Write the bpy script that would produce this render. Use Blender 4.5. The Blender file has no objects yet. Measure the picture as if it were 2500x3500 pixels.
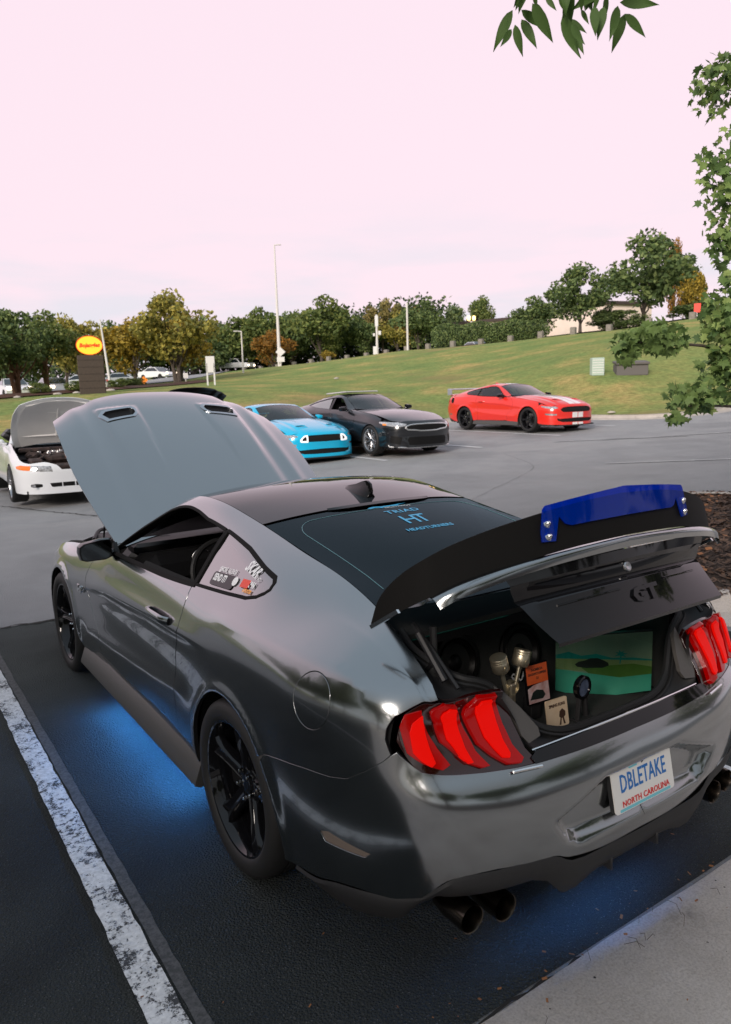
import bpy, math, random
import numpy as np
from mathutils import Vector, Matrix
from mathutils.geometry import delaunay_2d_cdt
random.seed(7); RNG = np.random.default_rng(7)
scn = bpy.context.scene
# ---------------------------------------------------------------- camera
CAM = np.array([-2.0060, -2.5322, 1.8361]); YAW, PITCH, ROLL, FPX = 0.593642, -0.159280, -0.028014, 2583.65
_f = np.array([math.sin(YAW)*math.cos(PITCH), math.cos(YAW)*math.cos(PITCH), math.sin(PITCH)])
_r = np.array([math.cos(YAW), -math.sin(YAW), 0.]); _u = np.cross(_r,_f)
_r2 = _r*math.cos(ROLL)+_u*math.sin(ROLL); _u2 = np.cross(_r2,_f)
cd = bpy.data.cameras.new('camera'); cam = bpy.data.objects.new('camera', cd); scn.collection.objects.link(cam)
cam.matrix_world = Matrix(((_r2[0],_u2[0],-_f[0],CAM[0]),(_r2[1],_u2[1],-_f[1],CAM[1]),(_r2[2],_u2[2],-_f[2],CAM[2]),(0,0,0,1)))
cd.sensor_fit='VERTICAL'; cd.sensor_height=36; cd.sensor_width=36; cd.lens=36*FPX/3500; cd.clip_start=.05; cd.clip_end=2000
cd.dof.use_dof=True; cd.dof.focus_distance=3.2; cd.dof.aperture_fstop=5.6
scn.camera = cam
# ---------------------------------------------------------------- world and light
SUN_EL, SUN_ROT = math.radians(23), math.radians(240)
w = bpy.data.worlds.new("World"); scn.world = w; w.use_nodes = True
nt = w.node_tree; nt.nodes.clear(); N_=nt.nodes.new; L_=nt.links.new
outw=N_('ShaderNodeOutputWorld'); addw=N_('ShaderNodeAddShader'); bg1=N_('ShaderNodeBackground'); bg2=N_('ShaderNodeBackground')
sky=N_('ShaderNodeTexSky'); sky.sky_type='NISHITA'; sky.sun_disc=False; sky.sun_elevation=SUN_EL; sky.sun_rotation=SUN_ROT; sky.air_density=1.6; sky.dust_density=3
L_(sky.outputs[0],bg1.inputs[0]); bg1.inputs[1].default_value=.006
tc=N_('ShaderNodeTexCoord'); sep=N_('ShaderNodeSeparateXYZ'); L_(tc.outputs['Generated'],sep.inputs[0])
def wmath(op,a,b=None,c=None,clamp=False):
    n=N_('ShaderNodeMath'); n.operation=op; n.use_clamp=clamp
    for i,v in enumerate((a,b,c)):
        if v is None: continue
        if hasattr(v,'is_output'): L_(v,n.inputs[i])
        else: n.inputs[i].default_value=v
    return n.outputs[0]
def wmix(f,a,b):
    n=N_('ShaderNodeMix'); n.data_type='RGBA'
    for s_,v in ((0,f),(6,a),(7,b)):
        if hasattr(v,'is_output'): L_(v,n.inputs[s_])
        else: n.inputs[s_].default_value = v if s_==0 else (*v,1)
    return n.outputs[2]
dx,dy = math.sin(YAW),math.cos(YAW)
ahead = wmath('ADD', wmath('MULTIPLY',sep.outputs[0],dx), wmath('MULTIPLY',sep.outputs[1],dy))
fa = wmath('MULTIPLY_ADD',ahead,1.1,.45, clamp=True)
zz_=wmath('MULTIPLY_ADD',sep.outputs[2],3.0,-1.32,clamp=True)
lowc=wmix(fa,(.36,.375,.39),(.985,.795,.885))
basec = wmix(zz_, lowc, (.49,.575,.67))
# thin cloud streaks near the horizon
mp=N_('ShaderNodeMapping'); mp.inputs['Scale'].default_value=(2.2,2.2,11); L_(tc.outputs['Generated'],mp.inputs[0])
nz=N_('ShaderNodeTexNoise'); nz.inputs['Scale'].default_value=2.1; nz.inputs['Detail'].default_value=5; nz.inputs['Roughness'].default_value=.5; L_(mp.outputs[0],nz.inputs['Vector'])
cl = wmath('MULTIPLY_ADD', nz.outputs[0], 5., -2.3, clamp=True)
lowz = wmath('MULTIPLY_ADD', wmath('ABSOLUTE',sep.outputs[2]), -4.6, 1.12, clamp=True)
cm = wmath('MULTIPLY', cl, lowz)
c2 = wmix(wmath('MULTIPLY',cm,.95), basec, (.70,.76,.84))
hz = wmath('MULTIPLY_ADD', wmath('ABSOLUTE',sep.outputs[2]), -9., 1., clamp=True)
c3 = wmix(wmath('MULTIPLY',hz,.30), c2, (.80,.86,.90))
L_(c3,bg2.inputs[0]); bg2.inputs[1].default_value=1.0
L_(bg1.outputs[0],addw.inputs[0]); L_(bg2.outputs[0],addw.inputs[1]); L_(addw.outputs[0],outw.inputs[0])
sd=bpy.data.lights.new('sun','SUN'); sd.energy=3.9; sd.angle=math.radians(22); sd.color=(1,.88,.80)
so=bpy.data.objects.new('sun',sd); scn.collection.objects.link(so)
so.rotation_euler=(math.radians(90)-SUN_EL,0,math.pi-SUN_ROT); 
vs=scn.view_settings; vs.view_transform='Standard'; vs.look='None'; vs.gamma=1; vs.use_curve_mapping=False; vs.exposure=0
scn.cycles.max_bounces=8; scn.cycles.transparent_max_bounces=16
# ---------------------------------------------------------------- materials
def M(name, col=(.5,.5,.5), rough=.5, metal=0., coat=0., spec=.5, emit=None, es=1., noise=None, bump=None, trans=0., alpha=1., ior=1.45, coat_rough=.03, sheen=0):
    m=bpy.data.materials.new(name); m.use_nodes=True; t=m.node_tree; b=t.nodes['Principled BSDF']
    b.inputs['Base Color'].default_value=(*col,1); b.inputs['Roughness'].default_value=rough; b.inputs['Metallic'].default_value=metal
    b.inputs['Coat Weight'].default_value=coat; b.inputs['Coat Roughness'].default_value=coat_rough; b.inputs['Specular IOR Level'].default_value=spec
    b.inputs['Transmission Weight'].default_value=trans; b.inputs['Alpha'].default_value=alpha; b.inputs['IOR'].default_value=ior
    if sheen: b.inputs['Sheen Weight'].default_value=sheen
    if emit: b.inputs['Emission Color'].default_value=(*emit,1); b.inputs['Emission Strength'].default_value=es
    if noise or bump:
        c=t.nodes.new('ShaderNodeTexCoord')
    if noise:                                  # (scale, col2, contrast, detail)
        n=t.nodes.new('ShaderNodeTexNoise'); n.inputs['Scale'].default_value=noise[0]; n.inputs['Detail'].default_value=noise[3] if len(noise)>3 else 4
        t.links.new(c.outputs['Object'],n.inputs['Vector'])
        r=t.nodes.new('ShaderNodeValToRGB'); k=noise[2]/2; r.color_ramp.elements[0].position=.5-k; r.color_ramp.elements[1].position=.5+k
        r.color_ramp.elements[0].color=(*col,1); r.color_ramp.elements[1].color=(*noise[1],1)
        t.links.new(n.outputs[0],r.inputs[0]); t.links.new(r.outputs[0],b.inputs['Base Color'])
    if bump:                                   # (scale, strength, distance)
        n=t.nodes.new('ShaderNodeTexNoise'); n.inputs['Scale'].default_value=bump[0]; n.inputs['Detail'].default_value=3
        t.links.new(c.outputs['Object'],n.inputs['Vector'])
        q=t.nodes.new('ShaderNodeBump'); q.inputs['Strength'].default_value=bump[1]; q.inputs['Distance'].default_value=bump[2] if len(bump)>2 else .002
        t.links.new(n.outputs[0],q.inputs['Height']); t.links.new(q.outputs[0],b.inputs['Normal'])
    return m
def paint(name,col,metal=.75,rough=.3): return M(name,col,rough,metal,coat=1.,coat_rough=.02)
MT={}
MT['grey_paint']=paint('grey_paint',(.30,.318,.325),1.,.18)
MT['vent_frame']=paint('vent_frame_finish',(.42,.45,.48),1.,.12)
MT['blue_paint']=paint('blue_paint',(.0,.46,.74),.05,.35)
MT['roof_gloss']=M('roof_gloss',(.018,.022,.025),.04,spec=.5)
MT['red_paint']=paint('red_paint',(.72,.022,.012),.05,.35)
MT['white_paint']=paint('white_paint',(.74,.76,.78),0.,.3)
MT['black_paint']=paint('black_paint',(.006,.007,.009),0.,.3)
MT['gloss_black']=M('gloss_black',(.005,.005,.006),.05)
MT['satin_black']=M('satin_black',(.012,.012,.013),.42,bump=(400,.05))
MT['skirt']=M('skirt',(.055,.054,.052),.42)
MT['plastic']=M('plastic',(.018,.018,.019),.55,bump=(700,.1,.0006))
MT['rubber']=M('rubber',(.012,.012,.012),.62,bump=(300,.1,.0006))
MT['liner']=M('liner',(.004,.004,.004),.9)
MT['chrome']=M('chrome',(.75,.75,.75),.08,1.)
MT['steel']=M('steel',(.42,.42,.43),.3,1.,noise=(40,(.5,.5,.5),.4))
MT['mirror_glass']=M('mirror_glass',(.09,.10,.11),.02,1.)
MT['glass_dark']=M('glass_dark',(.010,.018,.022),.03,0.,spec=.6,coat=1.,coat_rough=.0)
MT['carpet']=M('carpet',(.018,.019,.019),.95,noise=(600,(.05,.052,.05),.5),bump=(900,.6,.003))
MT['exhaust']=M('exhaust',(.10,.085,.07),.25,1.)
scn.cycles.use_denoising=True
# ---------------------------------------------------------------- surface kernel
def rg(*a): return np.array(a, float)
def spl(pts, n, closed=False):
    """centripetal Catmull-Rom through pts, n samples per span"""
    P = np.array(pts, float); out = []
    m = len(P)
    idx = range(m if closed else m-1)
    for i in idx:
        if closed: p0,p1,p2,p3 = P[(i-1)%m],P[i],P[(i+1)%m],P[(i+2)%m]
        else:
            p1,p2 = P[i],P[i+1]; p0 = P[i-1] if i>0 else 2*p1-p2; p3 = P[i+2] if i+2<m else 2*p2-p1
        t1 = max(np.linalg.norm(p1-p0),1e-9)**.5; t2 = t1+max(np.linalg.norm(p2-p1),1e-9)**.5; t3 = t2+max(np.linalg.norm(p3-p2),1e-9)**.5
        for k in range(n):
            t = t1+(t2-t1)*k/n
            A1=p0*(t1-t)/t1+p1*t/t1; A2=p1*(t2-t)/(t2-t1)+p2*(t-t1)/(t2-t1); A3=p2*(t3-t)/(t3-t2)+p3*(t-t2)/(t3-t2)
            B1=A1*(t2-t)/t2+A2*t/t2; B2=A2*(t3-t)/(t3-t1)+A3*(t-t1)/(t3-t1)
            out.append(B1*(t2-t)/(t2-t1)+B2*(t-t1)/(t2-t1))
    if not closed: out.append(P[-1])
    return np.array(out)
def hermite_grid(X, t, T):
    """C1 interpolation along axis 0: X[k,...] at params t, sampled at T (Akima-like limited tangents)"""
    X = np.asarray(X); n = len(t)
    d = (X[1:]-X[:-1])/(t[1:]-t[:-1]).reshape((-1,)+(1,)*(X.ndim-1))
    h = t[1:]-t[:-1]
    m = np.empty_like(X)
    w = (h[:-1]/(h[:-1]+h[1:])).reshape((-1,)+(1,)*(X.ndim-1))
    m[1:-1] = d[:-1]*(1-w)+d[1:]*w
    m[0] = d[0]*1.5-m[1]*.5; m[-1] = d[-1]*1.5-m[-2]*.5
    i = np.clip(np.searchsorted(t, T, side='right')-1, 0, n-2)
    s = (T-t[i])/(t[i+1]-t[i]); sh = (-1,)+(1,)*(X.ndim-1)
    H = (t[i+1]-t[i]).reshape(sh); s = s.reshape(sh)
    return X[i]*(2*s**3-3*s**2+1)+m[i]*H*(s**3-2*s**2+s)+X[i+1]*(3*s**2-2*s**3)+m[i+1]*H*(s**3-s**2)
def gsmooth(G, sig, axis, ends):
    """gaussian along axis; ends = (lo,hi) each 'mirror' (x -> -x), 'hold' (odd extension)"""
    r = int(3*sig)+1
    k = np.exp(-.5*(np.arange(-r,r+1)/sig)**2); k /= k.sum()
    G = np.moveaxis(G, axis, 0)
    def ext(side):
        if side=='lo': q = G[1:r+1][::-1]; e = G[:1]
        else: q = G[-r-1:-1][::-1]; e = G[-1:]
        md = ends[0 if side=='lo' else 1]
        return q*rg(-1,1,1) if md=='mirror' else 2*e-q
    E = np.concatenate([ext('lo'), G, ext('hi')], 0)
    out = sum(k[j]*E[j:j+len(G)] for j in range(2*r+1))
    return np.moveaxis(out, 0, axis)
def in_poly(px, py, poly):
    x = poly[:,0]; y = poly[:,1]; x2 = np.roll(x,-1); y2 = np.roll(y,-1)
    ins = np.zeros(px.shape, bool)
    for a,b,c,d in zip(x,y,x2,y2):
        if b==d: continue
        ins ^= ((b>py)!=(d>py)) & (px < (c-a)*(py-b)/(d-b)+a)
    return ins
def poly_dist(px, py, poly):
    x = poly[:,0]; y = poly[:,1]; x2 = np.roll(x,-1); y2 = np.roll(y,-1)
    D = np.full(px.shape, 1e9)
    for a,b,c,d in zip(x,y,x2,y2):
        L = (c-a)**2+(d-b)**2+1e-18
        t = np.clip(((px-a)*(c-a)+(py-b)*(d-b))/L, 0, 1)
        D = np.minimum(D, np.hypot(px-a-t*(c-a), py-b-t*(d-b)))
    return np.where(in_poly(px,py,poly), -D, D)
def sstep(x, a, b):
    t = np.clip((x-a)/(b-a), 0, 1); return t*t*(3-2*t)
class Surf:
    """dense grid surface with closest point queries and trimmed panels"""
    def __init__(s, net, du=.012, dv=.012, sig=(4.,1.3), ends=('mirror','mirror'), feats=(), sign=1):
        net = np.array(net, float)                     # [cols][rows][3]
        cu = np.linalg.norm(np.diff(net,axis=0),axis=2); cu = np.concatenate([[0],np.cumsum(np.median(cu,axis=1)+1e-4)])
        cv = np.linalg.norm(np.diff(net,axis=1),axis=2); cv = np.concatenate([[0],np.cumsum(np.mean(cv,axis=0)+1e-4)])
        s.cu, s.cv = cu, cv
        nu = int(cu[-1]/du)+2; nv = int(cv[-1]/dv)+2
        s.U = np.linspace(0,cu[-1],nu); s.V = np.linspace(0,cv[-1],nv)
        G = hermite_grid(net, cu, s.U)
        G = np.moveaxis(hermite_grid(np.moveaxis(G,1,0), cv, s.V),0,1)
        if sig[0]: G = gsmooth(G, sig[0], 0, ends)
        if sig[1]: G = gsmooth(G, sig[1], 1, ('hold','hold'))
        s.G = G; s.sign = sign; s.nrm()
        for f in feats:
            s.G = s.G + s.N*f(s.G)[...,None]; s.nrm()
    def nrm(s):
        gu = np.gradient(s.G, axis=0); gv = np.gradient(s.G, axis=1)
        n = np.cross(gu, gv)*s.sign; s.N = n/(np.linalg.norm(n,axis=2,keepdims=True)+1e-12)
    def at(s, uv, what='G'):
        A = s.G if what=='G' else s.N
        uv = np.atleast_2d(uv)
        fu = np.clip(uv[:,0]/s.U[1],0,len(s.U)-1.0001); fv = np.clip(uv[:,1]/s.V[1],0,len(s.V)-1.0001)
        i = fu.astype(int); j = fv.astype(int); a = (fu-i)[:,None]; b = (fv-j)[:,None]
        r = A[i,j]*(1-a)*(1-b)+A[i+1,j]*a*(1-b)+A[i,j+1]*(1-a)*b+A[i+1,j+1]*a*b
        if what!='G': r /= np.linalg.norm(r,axis=1,keepdims=True)
        return r
    def ci(s, c, r):
        return np.array([np.interp(c,np.arange(len(s.cu)),s.cu), np.interp(r,np.arange(len(s.cv)),s.cv)])
    def close(s, p, w=(1,1,1), cr=None, rr=None):
        G = s.G; i0=0;i1=G.shape[0];j0=0;j1=G.shape[1]
        if cr: i0=int(s.ci(cr[0],0)[0]/s.U[1]); i1=int(s.ci(cr[1],0)[0]/s.U[1])+2
        if rr: j0=int(s.ci(0,rr[0])[1]/s.V[1]); j1=int(s.ci(0,rr[1])[1]/s.V[1])+2
        i1=min(i1,G.shape[0]);j1=min(j1,G.shape[1])
        w = np.array(w,float); D = (((G[i0:i1,j0:j1]-p)*w)**2).sum(2)
        k = np.unravel_index(np.argmin(D),D.shape); i,j = k[0]+i0,k[1]+j0
        ii = min(max(i,1),G.shape[0]-2); jj = min(max(j,1),G.shape[1]-2)
        gu = (G[ii+1,jj]-G[ii-1,jj])/2*w; gv = (G[ii,jj+1]-G[ii,jj-1])/2*w; d = (np.array(p,float)-G[i,j])*w
        A = np.stack([gu,gv],1); q = np.linalg.lstsq(A,d,rcond=None)[0]; q = np.clip(q,-1,1)
        return np.array([np.clip((i+q[0])*s.U[1],0,s.U[-1]), np.clip((j+q[1])*s.V[1],0,s.V[-1])])
    def out(s, items, step=.025, smooth=False):
        """outline spec -> dense uv polyline (closed)"""
        pts = []
        for it in items:
            if isinstance(it[0],str):
                k = it[0]
                if k=='c': pts.append(s.ci(it[1],it[2]))
                elif k=='n': pts.append(s.close(it[1:4]))                       # nearest 3d
                elif k=='s': pts.append(s.close((0,it[1],it[2]),(0,1,1),s.side))    # side view y,z
                elif k=='t': pts.append(s.close((0,it[1],it[2]),(0,1,1),s.side,(0,5.5)))
                elif k=='b': pts.append(s.close((it[1],0,it[2]),(1,0,1),s.back))    # rear view x,z
                elif k=='f': pts.append(s.close((it[1],0,it[2]),(1,0,1),s.front))
                elif k=='uv': pts.append(np.array(it[1:3]))
            else: pts.append(s.close((0,it[0],it[1]),(0,1,1),s.side))
        pts = np.array(pts); res = []
        for a,b in zip(pts, np.roll(pts,-1,0)):
            L = np.linalg.norm(b-a); n = max(1,int(np.ceil(L/step)))
            for k in range(n): res.append(a+(b-a)*k/n)
        return np.array(res)
    def panel(s, outl, holes=(), step=.03, off=0., flange=.02, mask=None):
        """trimmed panel; returns verts, faces, normals"""
        pl = [np.asarray(outl)]+[np.asarray(h) for h in holes]
        lo = pl[0].min(0); hi = pl[0].max(0)
        gu = np.arange(lo[0],hi[0],step); gv = np.arange(lo[1],hi[1],step*.8)
        A,B = np.meshgrid(gu,gv,indexing='ij'); A=A.ravel(); B=B.ravel().copy()
        A = A+np.where((np.round((B-lo[1])/(step*.8)).astype(int)%2)==1, step*.5, 0)
        keep = poly_dist(A,B,pl[0]) < -step*.35
        for h in pl[1:]: keep &= poly_dist(A,B,h) > step*.35
        pts = [tuple(p) for q in pl for p in q]; edges = []; k = 0
        for q in pl:
            n = len(q); edges += [(k+i,k+(i+1)%n) for i in range(n)]; k += n
        nb = k
        pts += list(zip(A[keep],B[keep]))
        vo,eo,fo,ov,oe,of = delaunay_2d_cdt([Vector(p) for p in pts], edges, [], 0, 1e-6)
        uv = np.array([tuple(v) for v in vo]); F = [list(f) for f in fo]
        cen = np.array([uv[f].mean(0) for f in F]); ok = in_poly(cen[:,0],cen[:,1],pl[0])
        for h in pl[1:]: ok &= ~in_poly(cen[:,0],cen[:,1],h)
        F = [f for f,k in zip(F,ok) if k]
        P = s.at(uv); N = s.at(uv,'N'); P = P+N*off
        F2 = []
        for f in F:
            n = np.cross(P[f[1]]-P[f[0]],P[f[2]]-P[f[0]])
            F2.append(f if n@N[f[0]]>0 else f[::-1])
        P = list(P); N = list(N)
        if flange:
            inv = {}
            for i,o in enumerate(ov):
                for q in o: inv[q]=i
            k=0
            for q in pl:
                n = len(q); loop = [inv.get(k+i) for i in range(n)]; k += n
                loop = [l for l in loop if l is not None]; n=len(loop)
                base = len(P)
                LP = np.array([P[l] for l in loop]); LN = np.array([N[l] for l in loop])
                tg = np.roll(LP,-1,0)-np.roll(LP,1,0); tg /= np.linalg.norm(tg,axis=1,keepdims=True)+1e-9
                sd = np.cross(tg,LN)
                c = uv[loop].mean(0) if q is pl[0] else None
                # outward side direction
                area = 0.5*np.sum(q[:,0]*np.roll(q[:,1],-1)-np.roll(q[:,0],-1)*q[:,1])
                Nuv = np.cross(s.at(uv[loop[:1]]+[[.005,0]])-s.at(uv[loop[:1]]), s.at(uv[loop[:1]]+[[0,.005]])-s.at(uv[loop[:1]]))[0]@LN[0]
                sg = 1 if area*Nuv>0 else -1
                if q is not pl[0]: sg = -sg
                sd = sd*sg
                for dep,nw in ((0.,.97),(.0025,.0),(flange,0.)):
                    sh = {0.:0.,.003:.0015}.get(dep,.0015)
                    for i in range(n):
                        P.append(LP[i]+sd[i]*sh-LN[i]*dep)
                        v = LN[i]*nw+sd[i]*(1-nw); N.append(v/np.linalg.norm(v))
                for i in range(n):
                    j = (i+1)%n
                    if abs(LP[i][0])<2e-3 and abs(LP[j][0])<2e-3: continue
                    for a in (0,1):
                        q4 = [base+a*n+i,base+a*n+j,base+(a+1)*n+j,base+(a+1)*n+i]
                        nn = np.cross(P[q4[1]]-P[q4[0]],P[q4[2]]-P[q4[0]])
                        q4=q4 if nn@(sd[i]+LN[i]*.3)>0 else q4[::-1]; F2.append(tuple(q4) if a else q4)
        return np.array(P),F2,np.array(N)
def mir(m):
    P,F,N = m[:3]; q = rg(-1,1,1)
    return (P*q,[f[::-1] for f in F],None if N is None else N*q)
def cat(*ms):
    P=[];F=[];N=[];k=0; hasn = all(m[2] is not None for m in ms)
    for m in ms:
        P.append(np.asarray(m[0],float)); F += [type(f)(i+k for i in f) for f in m[1]]; k += len(m[0])
        if hasn: N.append(m[2])
    return (np.concatenate(P),F,np.concatenate(N) if hasn else None)
def xf(m, R=None, t=(0,0,0)):
    P,F,N = m[:3]
    P = np.asarray(P,float)
    if R is not None: P = P@R.T; N = None if N is None else N@R.T
    return (P+rg(*t),F,N)
def rotx(a):
    c,s_=math.cos(a),math.sin(a); return np.array([[1,0,0],[0,c,-s_],[0,s_,c]])
def roty(a):
    c,s_=math.cos(a),math.sin(a); return np.array([[c,0,s_],[0,1,0],[-s_,0,c]])
def rotz(a):
    c,s_=math.cos(a),math.sin(a); return np.array([[c,-s_,0],[s_,c,0],[0,0,1]])
# ---------------------------------------------------------------- simple solids (verts, faces, None)
def box(c, d, R=None, bev=0.):
    x,y,z = [v/2 for v in d]
    if not bev:
        P = rg(*[(a*x,b*y,e*z) for a in(-1,1) for b in(-1,1) for e in(-1,1)])
        F = [[0,1,3,2],[4,6,7,5],[0,4,5,1],[2,3,7,6],[0,2,6,4],[1,5,7,3]]
    else:
        b_=min(bev,x*.9,y*.9,z*.9); P=[];F=[]
        for sx in(-1,1):
            for sy in(-1,1):
                for sz in(-1,1):
                    P += [(sx*x,sy*(y-b_),sz*(z-b_)),(sx*(x-b_),sy*y,sz*(z-b_)),(sx*(x-b_),sy*(y-b_),sz*z)]
        P=rg(*P); idx=lambda sx,sy,sz,k:(((sx>0)*4+(sy>0)*2+(sz>0))*3+k)
        for sx in(-1,1): F.append([idx(sx,-1,-1,0),idx(sx,1,-1,0),idx(sx,1,1,0),idx(sx,-1,1,0)][::sx])
        for sy in(-1,1): F.append([idx(-1,sy,-1,1),idx(1,sy,-1,1),idx(1,sy,1,1),idx(-1,sy,1,1)][::-sy])
        for sz in(-1,1): F.append([idx(-1,-1,sz,2),idx(1,-1,sz,2),idx(1,1,sz,2),idx(-1,1,sz,2)][::sz])
        for a in(-1,1):
            for b2 in(-1,1):
                F.append([idx(a,b2,-1,0),idx(a,b2,1,0),idx(a,b2,1,1),idx(a,b2,-1,1)])
                F.append([idx(a,-1,b2,0),idx(a,1,b2,0),idx(a,1,b2,2),idx(a,-1,b2,2)])
                F.append([idx(-1,a,b2,1),idx(1,a,b2,1),idx(1,a,b2,2),idx(-1,a,b2,2)])
                for e in(-1,1): F.append([idx(a,b2,e,0),idx(a,b2,e,1),idx(a,b2,e,2)])
        F2=[]
        for f in F:
            n=np.cross(P[f[1]]-P[f[0]],P[f[2]]-P[f[0]]); F2.append(f if n@P[f].mean(0)>0 else f[::-1])
        F=F2
    if R is not None: P = P@R.T
    return (P+rg(*c),F,None)
def lathe(prof, n=32, axis='x', c=(0,0,0), cap=False):
    """prof [(r,h)] revolved; h along axis"""
    P=[];F=[];m=len(prof)
    for k in range(n):
        a=2*math.pi*k/n
        for r_,h in prof:
            p={'x':(h,r_*math.cos(a),r_*math.sin(a)),'y':(r_*math.sin(a),h,r_*math.cos(a)),'z':(r_*math.cos(a),r_*math.sin(a),h)}[axis]
            P.append(p)
    for k in range(n):
        for i in range(m-1):
            a=k*m+i;b=((k+1)%n)*m+i;F.append([a,b,b+1,a+1])
    return (rg(*P)+rg(*c),F,None)
def tube(pts, r, n=8, closed=False, flat=None, cap=True):
    """round tube along points; flat=(sx,sz) scales section in local frame"""
    Q=np.array(pts,float);m=len(Q);P=[];F=[]
    rr=np.broadcast_to(np.asarray(r,float),(m,))
    T=np.roll(Q,-1,0)-np.roll(Q,1,0)
    if not closed: T[0]=Q[1]-Q[0];T[-1]=Q[-1]-Q[-2]
    T/=np.linalg.norm(T,axis=1,keepdims=True)+1e-12
    up=rg(0,0,1) if abs(T[0][2])<.9 else rg(1,0,0)
    A=np.cross(T[0],up);A/=np.linalg.norm(A)
    for i in range(m):
        A=A-T[i]*(A@T[i]);A/=np.linalg.norm(A)+1e-12;B=np.cross(T[i],A)
        for k in range(n):
            a=2*math.pi*(k+.5)/n;f=flat or (1,1)
            P.append(Q[i]+rr[i]*(math.cos(a)*A*f[0]+math.sin(a)*B*f[1]))
    for i in range(m if closed else m-1):
        j=(i+1)%m
        for k in range(n):
            l=(k+1)%n;F.append([i*n+k,i*n+l,j*n+l,j*n+k])
    if not closed and cap: F.append(list(range(n))[::-1]);F.append([(m-1)*n+k for k in range(n)])
    return (np.array(P),F,None)
def prism(poly, h0, h1, plane='xy', holes=()):
    """extruded polygon; plane names the two axes of poly, extruded along the third"""
    rings=[np.array(poly,float)]+[np.array(h,float) for h in holes]
    pts=[tuple(p) for q in rings for p in q];edges=[];k=0
    for q in rings:
        n=len(q);edges+=[(k+i,k+(i+1)%n) for i in range(n)];k+=n
    vo,eo,fo,ov,oe,of=delaunay_2d_cdt([Vector(p) for p in pts],edges,[],0,1e-7)
    uv=np.array([tuple(v) for v in vo]);n=len(uv)
    cen=np.array([uv[list(f)].mean(0) for f in fo]);ok=in_poly(cen[:,0],cen[:,1],rings[0])
    for h in rings[1:]:ok&=~in_poly(cen[:,0],cen[:,1],h)
    fo=[f for f,k in zip(fo,ok) if k]
    def lift(q,h):
        return {'xy':(q[0],q[1],h),'xz':(q[0],h,q[1]),'yz':(h,q[0],q[1])}[plane]
    P=[lift(q,h0) for q in uv]+[lift(q,h1) for q in uv];F=[]
    P=np.array(P,float);ax=P[n]-P[0]
    for f in fo:
        f=list(f);nn=np.cross(P[f[1]]-P[f[0]],P[f[2]]-P[f[0]])
        if nn@ax>0:f=f[::-1]
        F.append(f);F.append([i+n for i in f[::-1]])
    inv={}
    for i,o in enumerate(ov):
        for q in o:inv[q]=i
    k=0
    for qi,q in enumerate(rings):
        m=len(q);L=[inv[k+i] for i in range(m) if (k+i) in inv];k+=m
        ar=sum(uv[L[i]][0]*uv[L[(i+1)%len(L)]][1]-uv[L[(i+1)%len(L)]][0]*uv[L[i]][1] for i in range(len(L)))
        for i in range(len(L)):
            a,b=L[i],L[(i+1)%len(L)];f=[a,b,b+n,a+n]
            nn=np.cross(P[f[1]]-P[f[0]],P[f[2]]-P[f[0]])
            e=uv[b]-uv[a];o2=np.array([e[1],-e[0]])*(1 if ar>0 else -1)
            if qi:o2=-o2
            o3=rg(*lift(o2,0))
            F.append(f if nn@o3>0 else f[::-1])
    return (P,F,None)
def gridsurf(fn, U, V, flip=False):
    P=[fn(a,b) for a in U for b in V];n=len(V);F=[]
    for i in range(len(U)-1):
        for j in range(n-1):
            f=[i*n+j,(i+1)*n+j,(i+1)*n+j+1,i*n+j+1];F.append(f[::-1] if flip else f)
    return (np.array(P,float),F,None)
def thick(m, t):
    """give an open sheet a thickness t against its normals (computed)"""
    P,F,N=m; P=np.array(P,float); n=np.zeros_like(P)
    for f in F:
        a=np.cross(P[f[1]]-P[f[0]],P[f[2]]-P[f[0]])
        for i in f:n[i]+=a
    n/=np.linalg.norm(n,axis=1,keepdims=True)+1e-12
    k=len(P);cnt={}
    for f in F:
        for a,b in zip(f,f[1:]+f[:1]):cnt[(a,b)]=1
    F2=[list(f) for f in F]+[[i+k for i in f[::-1]] for f in F]
    for (a,b) in cnt:
        if (b,a) not in cnt:F2.append([b,a,a+k,b+k])
    return (np.concatenate([P,P-n*t]),F2,None)
# ---------------------------------------------------------------- Blender objects
def mk(name, m, mat=None, parent=None, smooth=True, angle=None, kind=None, data=None, label=None):
    if data is None:
        P,F,N = m[:3]
        me = bpy.data.meshes.new(name)
        me.from_pydata([tuple(p) for p in np.asarray(P,float)],[],[tuple(int(i) for i in f) for f in F])
        me.validate(verbose=False); me.update()
        if mat is not None:
            lip = [i for i,f in enumerate(F) if isinstance(f,tuple)] if (not isinstance(mat,(list,tuple)) and mat.name.endswith('_paint')) else []
            for q in (mat if isinstance(mat,(list,tuple)) else [mat]): me.materials.append(q)
            if lip and len(me.polygons)==len(F):
                me.materials.append(MT['liner'])
                for i in lip: me.polygons[i].material_index = 1
        if smooth:
            me.shade_smooth()
            if N is not None and len(N)==len(me.vertices): me.normals_split_custom_set_from_vertices([tuple(v) for v in N])
            elif N is None: me.set_sharp_from_angle(angle=math.radians(angle or 35))
    else: me = data
    o = bpy.data.objects.new(name, me); bpy.context.scene.collection.objects.link(o)
    if parent is not None: o.parent = parent
    if kind: o['kind'] = kind
    if label: o['label'] = label
    return o
def thing(name, label, cat_, loc=(0,0,0), rz=0., group=None, m=None, mat=None, smooth=True, angle=None, kind=None):
    o = mk(name, m, mat, smooth=smooth, angle=angle) if m is not None else None
    if o is None:
        o = bpy.data.objects.new(name, None); bpy.context.scene.collection.objects.link(o); o.empty_display_size=.1
    o.location = loc; o.rotation_euler = (0,0,rz); o['label']=label; o['category']=cat_
    if group: o['group']=group
    if kind: o['kind']=kind
    return o
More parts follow.
